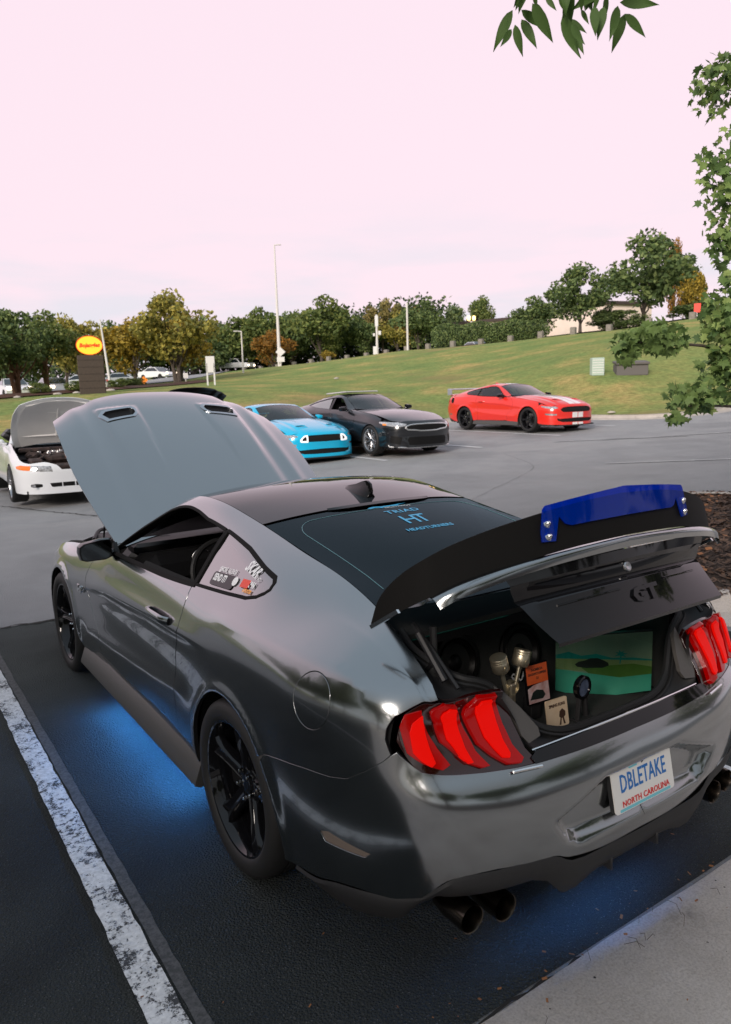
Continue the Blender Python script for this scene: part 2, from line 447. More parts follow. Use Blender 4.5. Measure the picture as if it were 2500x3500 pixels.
def clone(o, parent=None):
    c = o.copy(); bpy.context.scene.collection.objects.link(c); c.parent = parent
    for ch in list(o.children): clone(ch, c)
    return c
FONTS = {}
def text_mesh(txt, size=1., depth=0., bold=0., shear=0., sx=1., spacing=1., align='CENTER'):
    """text as mesh data in the xy plane, returns (P,F,None)"""
    cu = bpy.data.curves.new('t','FONT'); cu.body=txt; cu.size=size; cu.extrude=depth; cu.offset=bold; cu.shear=shear
    cu.align_x=align; cu.align_y='CENTER'; cu.resolution_u=2; cu.space_character=spacing
    ob = bpy.data.objects.new('t',cu); bpy.context.scene.collection.objects.link(ob)
    dg = bpy.context.evaluated_depsgraph_get(); me = bpy.data.meshes.new_from_object(ob.evaluated_get(dg))
    P = np.array([tuple(v.co) for v in me.vertices]) if len(me.vertices) else np.zeros((0,3)); F=[list(p.vertices) for p in me.polygons]
    P[:,0]*=sx
    bpy.data.objects.remove(ob); bpy.data.meshes.remove(me); bpy.data.curves.remove(cu)
    return (P,F,None)
def place(m, o, xa, ya, n=None):
    """map local x,y,z onto axes at origin o"""
    xa=rg(*xa);xa/=np.linalg.norm(xa);ya=rg(*ya);ya=ya-xa*(ya@xa);ya/=np.linalg.norm(ya);za=np.cross(xa,ya)
    P=np.asarray(m[0]);return (rg(*o)+P[:,:1]*xa+P[:,1:2]*ya+P[:,2:3]*za,m[1],None)
# ---------------------------------------------------------------- coupe body net (right half, x>0), columns nose -> tail, rows top -> sill
def side_cols():
    C=[]
    def nose(x,dy,zs,xs=0):
        y=[3.51,3.535,3.56,3.585,3.605,3.62,3.632,3.645,3.645,3.64,3.645,3.65]
        C.append([(x+xs*i,y[i]+dy,zs[i]) for i in range(12)])
    zn=[.775,.772,.765,.75,.73,.70,.67,.62,.54,.44,.31,.17]
    nose(0,.055,zn); nose(.25,.045,zn); nose(.47,.0,zn,.004)
    C.append([(.66,3.42,.765),(.664,3.43,.764),(.672,3.445,.76),(.685,3.465,.75),(.70,3.485,.73),(.72,3.50,.70),(.74,3.51,.665),(.755,3.52,.61),(.765,3.52,.54),(.77,3.51,.44),(.775,3.51,.31),(.78,3.50,.17)])
    C.append([(.735,3.27,.805),(.743,3.27,.805),(.757,3.27,.803),(.782,3.275,.793),(.808,3.28,.772),(.838,3.28,.738),(.862,3.28,.69),(.88,3.28,.63),(.888,3.28,.55),(.892,3.28,.44),(.89,3.28,.31),(.885,3.26,.18)])
    def sc(y,*xz): C.append([(a,y,b) for a,b in xz])
    sc(3.05,(.760,.858),(.768,.860),(.783,.860),(.813,.852),(.85,.828),(.885,.785),(.91,.73),(.925,.66),(.932,.57),(.935,.45),(.93,.32),(.915,.20))
    sc(2.72,(.765,.908),(.773,.911),(.79,.912),(.825,.904),(.865,.880),(.903,.835),(.928,.775),(.943,.70),(.952,.60),(.955,.46),(.945,.33),(.92,.22))
    sc(2.35,(.755,.948),(.763,.951),(.780,.952),(.815,.944),(.852,.922),(.888,.878),(.915,.80),(.932,.72),(.94,.60),(.945,.44),(.935,.32),(.905,.22))
    sc(2.05,(.742,.975),(.750,.977),(.768,.977),(.800,.970),(.836,.950),(.874,.910),(.905,.84),(.925,.745),(.925,.62),(.938,.44),(.915,.31),(.89,.22))
    sc(1.82,(.705,1.025),(.722,1.018),(.785,1.000),(.832,.985),(.858,.965),(.883,.925),(.908,.855),(.928,.765),(.922,.63),(.936,.44),(.914,.31),(.888,.22))
    sc(1.65,(.657,1.108),(.69,1.100),(.81,1.045),(.852,1.008),(.868,.990),(.888,.945),(.910,.865),(.929,.778),(.921,.63),(.936,.44),(.914,.31),(.886,.22))
    sc(1.47,(.620,1.200),(.652,1.192),(.737,1.160),(.855,1.010),(.872,.992),(.891,.945),(.912,.868),(.930,.79),(.920,.64),(.935,.445),(.914,.31),(.885,.22))
    sc(1.28,(.586,1.290),(.620,1.280),(.690,1.232),(.856,1.012),(.873,.994),(.892,.948),(.913,.87),(.931,.797),(.920,.645),(.935,.45),(.914,.315),(.885,.22))
    sc(1.08,(.575,1.338),(.609,1.325),(.667,1.270),(.855,1.016),(.873,.997),(.893,.95),(.914,.872),(.932,.803),(.921,.65),(.935,.455),(.914,.32),(.885,.22))
    sc(.80,(.570,1.342),(.605,1.328),(.666,1.268),(.852,1.024),(.873,1.001),(.896,.952),(.917,.875),(.934,.812),(.924,.655),(.938,.465),(.917,.32),(.888,.22))
    sc(.52,(.566,1.305),(.601,1.292),(.680,1.243),(.846,1.037),(.872,1.008),(.900,.957),(.922,.880),(.938,.82),(.932,.66),(.943,.48),(.925,.33),(.895,.22))
    sc(.25,(.568,1.262),(.603,1.250),(.702,1.205),(.830,1.058),(.866,1.018),(.903,.967),(.929,.888),(.943,.82),(.944,.67),(.950,.5),(.937,.35),(.905,.22))
    sc(0.,(.578,1.222),(.612,1.210),(.720,1.158),(.812,1.078),(.858,1.028),(.905,.980),(.935,.905),(.949,.81),(.953,.68),(.957,.52),(.945,.36),(.915,.22))
    sc(-.28,(.592,1.172),(.626,1.160),(.712,1.115),(.785,1.068),(.838,1.032),(.899,.988),(.934,.915),(.949,.81),(.953,.68),(.954,.52),(.943,.38),(.915,.24))
    sc(-.55,(.620,1.112),(.650,1.104),(.700,1.088),(.758,1.066),(.818,1.035),(.882,.988),(.923,.915),(.940,.81),(.942,.68),(.939,.53),(.925,.40),(.90,.25))
    sc(-.74,(.668,1.066),(.684,1.062),(.718,1.052),(.760,1.038),(.802,1.017),(.850,.978),(.884,.91),(.902,.80),(.905,.68),(.903,.55),(.890,.43),(.87,.27))
    C.append([(.685,-.87,1.010),(.695,-.873,1.004),(.715,-.876,.996),(.745,-.878,.983),(.775,-.876,.964),(.808,-.872,.932),(.832,-.867,.885),(.852,-.864,.79),(.860,-.868,.69),(.860,-.868,.57),(.847,-.865,.46),(.827,-.847,.30)])
    C.append([(.690,-.935,.957),(.700,-.934,.950),(.715,-.930,.938),(.735,-.924,.922),(.750,-.920,.900),(.764,-.926,.87),(.775,-.935,.838),(.787,-.953,.77),(.803,-.982,.70),(.808,-.988,.585),(.793,-.978,.48),(.768,-.943,.33)])
    C.append([(.560,-.958,.938),(.563,-.953,.930),(.567,-.948,.916),(.571,-.948,.900),(.575,-.957,.880),(.580,-.969,.858),(.586,-.985,.828),(.594,-1.022,.765),(.603,-1.070,.695),(.603,-1.090,.59),(.592,-1.078,.46),(.572,-1.03,.34)])
    C.append([(.33,-.978,.925),(.33,-.974,.917),(.33,-.971,.905),(.33,-.973,.89),(.33,-.985,.873),(.33,-1.0,.853),(.33,-1.02,.825),(.33,-1.066,.762),(.33,-1.116,.685),(.33,-1.136,.57),(.33,-1.125,.43),(.33,-1.08,.31)])
    C.append([(0,-.99,.925),(0,-.986,.917),(0,-.983,.905),(0,-.985,.89),(0,-.997,.873),(0,-1.012,.853),(0,-1.03,.825),(0,-1.080,.76),(0,-1.126,.68),(0,-1.147,.56),(0,-1.136,.42),(0,-1.09,.30)])
    return C
RECESS = rg((.41,.555),(.19,.640),(-.19,.640),(-.41,.555),(-.36,.478),(-.31,.455),(.31,.455),(.36,.478))
def f_recess(G):
    d = poly_dist(np.clip(G[...,0],-.6,.6), G[...,2], RECESS); r = -.040*sstep(-d,-.008,.034)
    return np.where(G[...,1]<-.95, r, 0)
def f_creases(G):
    y=G[...,1]; z=G[...,2]; side=(G[...,0]>.84)
    zc=np.interp(y,[-.3,.35,.6,1.0,1.3,1.7,2.1,2.45,2.8],[.865,.845,.833,.818,.797,.777,.72,.69,.66]); a=sstep(y,.15,.45)*(1-sstep(y,2.3,2.75))
    r = a*(.008*np.exp(-((z-zc)/.022)**2)*(z<zc)+.008*np.exp(-((z-zc)/.07)**2)*(z>=zc) - .002*np.exp(-((z-zc+.05)/.03)**2))
    z2=np.interp(y,[.4,.65,.95,1.5,1.9,2.3],[.58,.55,.515,.47,.435,.40]); b=sstep(y,.42,.60)*(1-sstep(y,2.1,2.25))
    r += b*(.007*np.exp(-((z-z2)/.05)**2)*(z>=z2)+.007*np.exp(-((z-z2)/.035)**2)*(z<z2))
    # flared lip round the wheel openings
    for yc in (0.,2.72):
        R=np.hypot(y-yc,z-.345); r += .012*np.exp(-((R-.385)/.028)**2)*(z>.2)
    # hip line
    zh=np.interp(y,[-.9,-.55,-.2,.1,.3],[.975,.992,.99,.985,.985]); h=sstep(y,-.95,-.7)*(1-sstep(y,.05,.3))
    r += h*.006*np.exp(-((z-zh)/.02)**2)*(G[...,0]>.8)
    return np.where(side, r, 0)
_sc = side_cols()
for k_ in range(12,18):
    _sc[k_][0]=tuple(rg(*_sc[k_][0])*.6+rg(*_sc[k_][1])*.4)
BODY = Surf(_sc, du=.010, dv=.0065, feats=(f_creases,f_recess), sig=(5.,2.4), sign=1)
BODY.side=(4.2,21.5); BODY.back=(21.4,len(BODY.cu)-1); BODY.front=(0,3.6)
# ---------------------------------------------------------------- top surfaces
def topnet(cen, edg, pw=2.4, py=2., ts=(1,.93,.8,.62,.4,.2,0)):
    net=[]
    for c,e in zip(cen,edg):
        net.append([(e[0]*t, c[0]+(e[1]-c[0])*t**py, c[1]+(e[2]-c[1])*t**pw) for t in ts])
    return net
ROOFC=[(1.25,1.346),(1.1,1.363),(.9,1.377),(.7,1.376),(.5,1.354),(.31,1.322)]
def r0at(y): 
    k=np.argmin(abs(BODY.G[:,0,1]-y)+(np.arange(BODY.G.shape[0])<200)*9); return BODY.G[k,0]
ROOFE=[r0at(y) for y in (1.28,1.13,.93,.73,.53,.375)]
def gridm(S,i=0.,su=1,sv=1):
    uu=list(range(0,len(S.U),su)); vv=list(range(0,len(S.V),sv))
    if uu[-1]!=len(S.U)-1: uu.append(len(S.U)-1)
    if vv[-1]!=len(S.V)-1: vv.append(len(S.V)-1)
    uv=np.array([(np.clip(S.U[a],i,S.U[-1]-i),np.clip(S.V[b],i,S.V[-1])) for a in uu for b in vv]); n=len(vv)
    P=S.at(uv);N=S.at(uv,'N');F=[]
    for a in range(len(uu)-1):
        for b in range(n-1): F.append([a*n+b,(a+1)*n+b,(a+1)*n+b+1,a*n+b+1])
    f=F[0]
    if np.cross(P[f[1]]-P[f[0]],P[f[2]]-P[f[0]])@N[f[0]]<0: F=[f[::-1] for f in F]
    return (P,F,N)
def top_panel(S,inset=0.,step=.05,flange=.015,off=0.):
    U,V=S.U[-1],S.V[-1]; i=inset
    o=[(i,i),(U-i,i),(U-i,V),(i,V)]
    pts=[]
    for a,b in zip(o,o[1:]+o[:1]):
        a=rg(*a);b=rg(*b);n=max(1,int(np.linalg.norm(b-a)/.03)); pts+=[a+(b-a)*k/n for k in range(n)]
    # flange only where not on the centre line: build both halves without it, add rim separately
    m=gridm(S,i); m=cat(m,mir(m))
    if flange:
        L=np.array(pts); e1=[p for p in pts if p[1]<=i+1e-9 or p[0]<=i+1e-9 or p[0]>=U-i-1e-9]
    return m
ROOF=Surf(topnet(ROOFC,ROOFE),du=.02,dv=.02,sig=(2,1.5),ends=('hold','hold'))
WIND=Surf(topnet([(2.03,.985),(1.75,1.135),(1.48,1.26),(1.265,1.339)],[(.70,1.835,1.018),(.655,1.65,1.108),(.618,1.47,1.20),(.592,1.30,1.283)]),du=.02,dv=.02,sig=(2,1.5),ends=('hold','hold'))
REAR=Surf(topnet([(.295,1.317),(.10,1.280),(-.15,1.222),(-.40,1.153),(-.60,1.100)],[tuple(r0at(y)) for y in (.36,.12,-.12,-.34,-.53)]),du=.02,dv=.02,sig=(2,1.5),ends=('hold','hold'))
LIDT=Surf([[(.625,-.565,1.104),(.56,-.585,1.108),(.45,-.60,1.108),(.3,-.61,1.106),(.15,-.615,1.104),(0,-.62,1.103)],
 [(.650,-.68,1.080),(.60,-.70,1.088),(.47,-.72,1.093),(.31,-.73,1.094),(.15,-.735,1.094),(0,-.74,1.094)],
 [(.672,-.80,1.060),(.62,-.83,1.072),(.49,-.86,1.083),(.32,-.875,1.087),(.16,-.88,1.088),(0,-.88,1.088)],
 [(.688,-.90,1.050),(.64,-.94,1.062),(.51,-.985,1.076),(.34,-1.01,1.083),(.17,-1.02,1.086),(0,-1.025,1.087)],
 [(.693,-.945,1.052),(.66,-.985,1.064),(.53,-1.04,1.080),(.35,-1.08,1.090),(.18,-1.10,1.094),(0,-1.11,1.096)],
 [(.695,-.965,1.046),(.665,-1.005,1.052),(.53,-1.062,1.068),(.35,-1.10,1.078),(.18,-1.12,1.082),(0,-1.13,1.084)],
 [(.690,-.975,1.010),(.66,-1.003,1.020),(.53,-1.053,1.036),(.35,-1.088,1.048),(.18,-1.105,1.053),(0,-1.11,1.055)]],du=.008,dv=.02,sig=(1.6,1.5),ends=('hold','hold'))
HOODC=[(1.99,1.002),(2.2,1.005),(2.5,.985),(2.8,.95),(3.1,.898),(3.35,.842),(3.53,.785),(3.615,.745)]
HOODE=[(.765,1.90,.982),(.797,2.12,.962),(.832,2.42,.93),(.848,2.72,.888),(.838,2.98,.842),(.825,3.16,.795),(.812,3.30,.745),(.795,3.385,.70)]
def f_hood(G):
    x=abs(G[...,0]);y=G[...,1]
    a=sstep(y,1.95,2.1)
    r=a*.014*(1-sstep(x,.47,.56))
    r+=a*.010*np.exp(-((x-.655)/.05)**2)
    # two raised blisters that fade toward the windscreen behind each vent
    w=np.interp(y,[2.2,3.3],[.10,.145]); b=sstep(y,2.35,3.0)*(1-sstep(y,3.32,3.36))
    r+=.010*b*(1-sstep(abs(x-.385),w-.012,w+.008))
    return r
HOOD=Surf(topnet(HOODC,HOODE,pw=2.9,py=2.6,ts=(1,.95,.88,.78,.66,.5,.3,0)),du=.01,dv=.01,sig=(4,2.),ends=('hold','hold'),feats=(f_hood,))
for S in (ROOF,WIND,REAR,LIDT,HOOD):
    if S.N[S.G.shape[0]//2,S.G.shape[1]//2,2]<0: S.sign*=-1; S.N=-S.N
def arc(yc,a0,a1,R=.378,n=14,zc=.345):
    return [(yc+R*math.cos(math.radians(a0+(a1-a0)*k/n)), zc+R*math.sin(math.radians(a0+(a1-a0)*k/n))) for k in range(n+1)]
SEAM_R=[(.57,.305),(.60,.40),(.60,.50),(.60,.60),(.58,.70),(.534,.797),(.512,.85),(.508,.92),(.508,.98),(.522,1.033)]
SEAM_F=[(1.83,.312),(1.875,.347),(1.885,.406),(1.855,.474),(1.91,.52),(1.995,.565),(2.055,.634),(2.10,.707),(2.112,.785),(2.09,.82),(2.054,.866),(1.97,.935),(1.86,.975)]
DLO_IN=[(.546,1.240),(.773,1.260),(.90,1.278),(1.037,1.285),(1.145,1.274),(1.25,1.245),(1.39,1.172),(1.50,1.112),(1.60,1.053),(1.70,.997)]
BELT=[(.522,1.036),(.90,1.011),(1.25,1.001),(1.66,.988),(1.80,.982)]
QW=[(.512,1.238),(.27,1.203),(.08,1.160),(-.02,1.141),(-.042,1.128),(-.048,1.112),(-.035,1.10),(-.005,1.084),(.055,1.070),(.21,1.058),(.498,1.040)]
def offs(pl,d,closed):
    Q=rg(*pl); n=len(Q); out=[]
    for i in range(n):
        e1=Q[i]-Q[i-1] if (closed or i>0) else Q[1]-Q[0]; e2=Q[(i+1)%n]-Q[i] if (closed or i<n-1) else Q[-1]-Q[-2]
        n1=rg(-e1[1],e1[0])/np.linalg.norm(e1); n2=rg(-e2[1],e2[0])/np.linalg.norm(e2); m=n1+n2; m/=max(np.linalg.norm(m),.3); out.append(tuple(Q[i]+m*d/max(m@n1,.6)))
    return out
QWO=offs(QW,.0095,True)[::-1]; QWOc=QWO
DLO_TOP=offs(DLO_IN,.010,False)
if DLO_TOP[2][1]<DLO_IN[2][1]: DLO_TOP=offs(DLO_IN,-.010,False)
if max(q[1] for q in QWO)<max(q[1] for q in QW): QWO=offs(QW,-.0095,True)[::-1]
BEZ=[(.688,-.90,.987),(.693,-.932,.952),(.748,-.903,.942),(.784,-.888,.925),(.807,-.873,.912),(.831,-.864,.878),(.838,-.865,.847),(.833,-.884,.806)]
BSEAM=[(-.868,.785),(-.822,.747),(-.755,.702),(-.685,.684),(-.567,.669),(-.418,.641),(-.312,.618)]
HOODL=[('c',8.72,1.6),('c',8.35,2.6),('c',8,3.3),('c',7.5,3.6),('c',7,3.75),('c',6.5,3.8),('c',6,3.75),('c',5.5,3.9),('c',5,4.2)]
def Sx(a): return [('s',y,z) for y,z in a]
def Nx(a): return [('n',*p) for p in a]
def build_body_meshes():
    B=BODY; R={}
    gap=.0025
    # flank with pillar, roof rail and rear quarter
    out=[('c',c,0) for c in np.arange(9.0,21.01,.5)]+Nx(BEZ)+Sx(BSEAM)+Sx(arc(0,138,10))+[('s',.40,.285)]+Sx(SEAM_R[:])+Sx(QWO)+[('t',y,z) for y,z in DLO_TOP]+[('s',1.82,.992)]
    fuel=[(-.59+.088*math.cos(t),.893+.088*math.sin(t)) for t in np.linspace(0,2*math.pi,28,endpoint=False)]
    R['quarter_panel']=B.panel(B.out(out),[B.out(Sx(fuel))],step=.020)
    fuel2=[(-.59+.084*math.cos(t),.893+.084*math.sin(t)) for t in np.linspace(0,2*math.pi,28,endpoint=False)]
    R['fuel_door']=B.panel(B.out(Sx(fuel2)),step=.026,flange=.008)
    sr=[(y+.0085,z) for y,z in SEAM_R]; sf=[(y-.0085,z) for y,z in SEAM_F]
    out=Sx(sr)+Sx(BELT[1:])+Sx(sf[::-1])+[('s',1.5,.308),('s',1.0,.304)]
    R['door']=B.panel(B.out(out),step=.020)
    out=HOODL+[('s',3.10,.725),('s',3.10,.66),('s',3.085,.56),('s',3.06,.50)]+Sx(arc(2.72,25,170))+[('s',2.30,.28),('s',1.86,.30)]+Sx(SEAM_F)
    R['front_fender']=B.panel(B.out(out),step=.03)
    # rear bumper (half, mirrored)
    low=[(.905,-.43,.245),(.900,-.55,.262),(.890,-.66,.302),(.868,-.76,.325),(.815,-.87,.34),(.768,-.935,.365),(.745,-.982,.408),(.713,-1.017,.44),(.59,-1.075,.452),(.40,-1.117,.443),(.33,-1.125,.405),(0,-1.13,.395)]
    lt=[(.43,-1.075,.734),(.50,-1.063,.736),(.606,-1.036,.743),(.69,-1.007,.750),(.775,-.958,.763),(.80,-.920,.79),(.817,-.895,.812)]
    lo=B.out(Nx(low)+[('c',25,0)])  # only used for length
    out=Sx([(y,z-.004) for y,z in BSEAM[::-1]])+[('n',.833,-.886,.802)]+Nx(lt[::-1])+[('n',.30,-1.070,.755),('n',0,-1.080,.757)]+Nx(low[::-1])+Sx(arc(0,200,141,n=8))
    mark=[(-.617,.471),(-.660,.488),(-.823,.476),(-.797,.453),(-.636,.440)]
    R['_bumper_half']=B.panel(B.out(out),[B.out(Sx(mark))],step=.020,flange=.015)
    m=R.pop('_bumper_half'); R['rear_bumper']=cat(m,mir(m))
    R['side_marker']=B.panel(B.out(Sx(mark)),step=.05,off=-.004,flange=.004)
    # dark filler behind every gap
    G=B.G[::3,::3]; N=B.N[::3,::3]; nu,nv=G.shape[:2]; P=(G-N*.022); F=[]
    C=(P[:-1,:-1]+P[1:,1:])/2; y=C[...,1]; z=C[...,2]
    bad=(np.hypot(y,z-.345)<.41)&(C[...,0]>.6)|(np.hypot(y-2.72,z-.345)<.41)&(C[...,0]>.6)
    bad|=in_poly(y,z,rg(*(DLO_TOP+[(1.72,.985)]+BELT[::-1]+[(.5,1.02)])))&(C[...,0]>.55)
    bad|=in_poly(y,z,rg(*QWO))&(C[...,0]>.55)
    bad|=(y<-.86)&(z>.732)&(abs(C[...,0])<.83)
    bad|=(y>2.0)&(z>.76)&(C[...,0]<.80)
    bad|=(z>.985)&(y<-.5)
    bad|=(z>.70)&(y>3.2)
    for i in range(nu-1):
        for j in range(nv-1):
            if not bad[i,j]: F.append([i*nv+j,(i+1)*nv+j,(i+1)*nv+j+1,i*nv+j+1])
    m=(P.reshape(-1,3),F,None); R['_inner']=cat(m,mir(m))
    # glass
    R['quarter_window']=B.panel(B.out(Sx(QW)),step=.05,off=-.004,flange=.003)
    R['door_window']=B.panel(B.out([('t',y,z) for y,z in DLO_IN]+Sx(BELT[::-1])),step=.05,off=-.006,flange=.003)
    def strip(a,b,off=.002):           # closed trim strip between two open polylines
        return B.panel(B.out(a+b[::-1],step=.02),step=.03,off=off,flange=.006)
    tq=QW+[QW[0]]; qo=[(.52,1.253),(.234,1.206),(-.02,1.157),(-.06,1.137),(-.066,1.113),(-.05,1.093),(-.01,1.066),(.05,1.053),(.198,1.043),(.498,1.026)]
    R['quarter_window_trim']=B.panel(B.out(Sx(QWO),step=.015),[B.out(Sx(QW),step=.015)],step=.03,off=.003,flange=.008)
    R['door_window_trim']=strip([('t',y,z) for y,z in DLO_TOP+[(1.80,.972)]],[('t',y,z) for y,z in DLO_IN+[(1.69,.985)]])
    R['belt_trim']=B.panel(B.out(Sx([(.50,1.040),(.90,1.016),(1.25,1.006),(1.66,.994),(1.76,.992),(1.76,.980),(1.66,.978),(1.25,.990),(.90,1.0),(.50,1.024)]),step=.02),step=.03,off=.004,flange=.01)
    R['b_pillar_trim']=B.panel(B.out(Sx([(.546,1.242),(.515,1.242),(.500,1.038),(.528,1.036)]),step=.02),step=.03,off=.002,flange=.006)
    # front end
    gu=[(0,.695),(.36,.692),(.50,.675),(.585,.625),(.56,.575),(.50,.545),(0,.540)]
    gl=[(0,.385),(.45,.375),(.60,.365),(.68,.385),(.66,.315),(.52,.275),(0,.270)]
    hl=[(.615,3.55,.665),(.69,3.505,.705),(.79,3.41,.708),(.868,3.19,.722),(.880,3.16,.695),(.84,3.33,.655),(.78,3.44,.632),(.70,3.51,.628),(.63,3.55,.645)]
    fg=[('n',.66,3.55,.50),('n',.80,3.47,.515),('n',.87,3.30,.52),('n',.87,3.32,.475),('n',.80,3.47,.455),('n',.67,3.55,.46)]
    out=[('c',0,1.7),('f',0,.697)]+[('f',x,z) for x,z in gu[1:]]+[('f',0,.538),('f',0,.387)]+[('f',x,z) for x,z in gl[1:]]+[('f',0,.268),('f',0,.20),('f',.3,.20),('f',.5,.20),('n',.78,3.50,.21),('n',.885,3.26,.22),('n',.90,3.12,.24)]+Sx(arc(2.72,-12,24,n=6))+[('s',3.063,.497),('s',3.088,.56),('s',3.103,.66),('s',3.103,.735),('c',4.5,4.6),('c',4.1,4.9),('c',3.6,5.0),('c',3.2,4.9),('c',2.8,4.3),('c',2.4,3.3),('c',2,2.6),('c',1.5,2.1),('c',1,1.8)]
    m=B.panel(B.out(out,step=.02),[B.out(Nx(hl),step=.02),B.out(fg,step=.02)],step=.025,flange=.02); R['front_bumper']=cat(m,mir(m))
    m=B.panel(B.out([('f',x,z) for x,z in gu]),step=.05,off=-.03,flange=0); m2=B.panel(B.out([('f',x,z) for x,z in gl]),step=.05,off=-.03,flange=0)
    R['grille']=cat(m,mir(m)); R['lower_grille']=cat(m2,mir(m2))
    R['headlight']=B.panel(B.out(Nx(hl),step=.02),step=.03,off=-.006,flange=.005)
    R['fog_light']=B.panel(B.out(fg,step=.02),step=.03,off=-.012,flange=.005)
    m=B.panel(B.out([('f',0,.20),('f',.3,.20),('f',.5,.20),('n',.78,3.50,.21),('n',.885,3.26,.22),('n',.90,3.12,.24),('n',.915,3.12,.15),('n',.885,3.26,.15),('n',.78,3.50,.15),('f',.5,.145),('f',0,.14)],step=.02),step=.03,off=.012,flange=.04); R['front_splitter']=cat(m,mir(m))
    # top panels
    for k,S in (('roof_panel',ROOF),('windshield',WIND),('rear_window',REAR)): R[k]=top_panel(S,.003 if k=='roof_panel' else .004)
    vent=[[(.250,3.275),(.280,3.322),(.49,3.285),(.525,3.235),(.492,3.135),(.29,3.175),(.258,3.22)],]
    def hx(p): 
        return HOOD.close((p[0],p[1],0),(1,1,0))
    def hpoly(pp,step=.015):
        q=[hx(p) for p in pp]; r=[]
        for a,b in zip(q,q[1:]+q[:1]):
            n=max(1,int(np.linalg.norm(b-a)/step)); r+=[a+(b-a)*k/n for k in range(n)]
        return np.array(r)
    U,V=HOOD.U[-1],HOOD.V[-1]; e=.003
    o=[]
    for a,b in zip([(e,e),(U-e,e),(U-e,V),(e,V)],[(U-e,e),(U-e,V),(e,V),(e,e)]):
        a=rg(*a);b=rg(*b);n=int(np.linalg.norm(b-a)/.03)+1;o+=[a+(b-a)*k/n for k in range(n)]
    ho=rg(*vent[0]); cc=ho.mean(0); hole=cc+(ho-cc)*1.0; inner=cc+(ho-cc)*rg(.86,.74)
    m=HOOD.panel(np.array(o),[hpoly(hole)],step=.03,flange=0); m=thick2(m,.012); R['hood']=cat(m,mir(m))
    m=HOOD.panel(hpoly(cc+(ho-cc)*1.03),[hpoly(inner)],step=.04,off=.007,flange=.02); R['hood_vent']=m
    R['hood_vent_grille']=HOOD.panel(hpoly(hole),step=.05,off=-.012,flange=0)
    U,V=LIDT.U[-1],LIDT.V[-1]
    o=[]
    for a,b in zip([(e,0),(U,0),(U,V),(e,V)],[(U,0),(U,V),(e,V),(e,0)]):
        a=rg(*a);b=rg(*b);n=int(np.linalg.norm(b-a)/.02)+1;o+=[a+(b-a)*k/n for k in range(n)]
    m=thick2(gridm(LIDT,0.),.008); R['lid_top']=cat(m,mir(m))
    return R
def thick2(m,t):
    P,F,N=m; k=len(P); edge={}
    for f in F:
        for a,b in zip(f,f[1:]+f[:1]): edge[(a,b)]=1
    F2=[list(f) for f in F]+[[i+k for i in f[::-1]] for f in F]; P2=list(P)+list(P-N*t); N2=list(N)+list(-N)
    for (a,b) in list(edge):
        if (b,a) in edge: continue
        if abs(P[a][0])<1e-4 and abs(P[b][0])<1e-4: continue
        d=np.cross(P[b]-P[a],N[a]);d/=np.linalg.norm(d)+1e-9
        c=len(P2);P2+=[P[a],P[b],P[b]-N[b]*t,P[a]-N[a]*t];N2+=[d]*4;F2.append([c+1,c,c+3,c+2])
    return (np.array(P2),F2,np.array(N2))
# ---------------------------------------------------------------- wheels
def sect_loft(secs, closed=False):
    """secs: list of equal-length point rings -> open-ended skin with end caps"""
    n=len(secs[0]);P=[p for s_ in secs for p in s_];F=[]
    for i in range(len(secs)-1):
        for k in range(n):
            l=(k+1)%n;F.append([i*n+k,i*n+l,(i+1)*n+l,(i+1)*n+k])
    F.append(list(range(n))[::-1]);F.append([(len(secs)-1)*n+k for k in range(n)])
    return (np.array(P,float),F,None)
def wheel_meshes(style='five'):
    R={}
    T=.344
    prof=[(.256,-.105),(.262,-.125),(.285,-.137),(.318,-.134),(.336,-.118),(.3425,-.095),(.344,-.062),(.338,-.060),(.338,-.050),(.344,-.048),(.344,-.006),(.338,-.004),(.338,.006),(.344,.008),(.344,.048),(.338,.050),(.338,.060),(.344,.062),(.3425,.095),(.336,.118),(.318,.134),(.285,.137),(.272,.131),(.262,.125),(.256,.105)]
    R['tyre']=lathe(prof,56)
    rim=[(.243,.100),(.249,.113),(.250,.120),(.246,.124),(.238,.122),(.231,.108),(.224,.09),(.219,.03),(.214,-.05),(.214,-.10),(.236,-.108)]
    spk=[]
    n={'five':5,'ten':10,'many':9}[style]
    W={'five':1.,'ten':.52,'many':.6}[style]
    for k in range(n):
        a=2*math.pi*k/n+.25; secs=[]
        for r_,w_,h,d in ((.035,.045,.070,.05),(.075,.060,.078,.05),(.12,.052,.088,.045),(.17,.056,.100,.04),(.205,.074,.106,.035),(.234,.100,.104,.03)):
            w_*=W; tw=.00
            ring=[(-w_/2,h-d),(-w_/2,h-.012),(-w_*.36,h),( -w_*.06,h-.010),(w_*.06,h-.010),(w_*.36,h),(w_/2,h-.012),(w_/2,h-d)]
            ring=[(hh,r_*math.cos(a)-q*math.sin(a),r_*math.sin(a)+q*math.cos(a)) for q,hh in ring]; secs.append(ring)
        spk.append(sect_loft(secs))
    hub=lathe([(.0,.074),(.022,.076),(.034,.074),(.036,.066),(.066,.070),(.082,.060),(.085,.02)],28)
    R['rim']=(lambda m:(m[0]*rg(1,1.065,1.065),m[1],m[2]))(cat(lathe(rim,56),hub,*spk))
    R['brake_disc']=lathe([(.05,.0),(.172,.0),(.172,-.025),(.05,-.025)],36)
    R['brake_caliper']=cat(*[box((.0,.155*math.cos(t),.155*math.sin(t)),(.07,.06,.055),rotx(t),.008) for t in (2.7,2.95,3.2,3.45)])
    R['lug_nut']=lathe([(0,.026),(.006,.024),(.0085,.018),(.0095,0)],8)
    return R
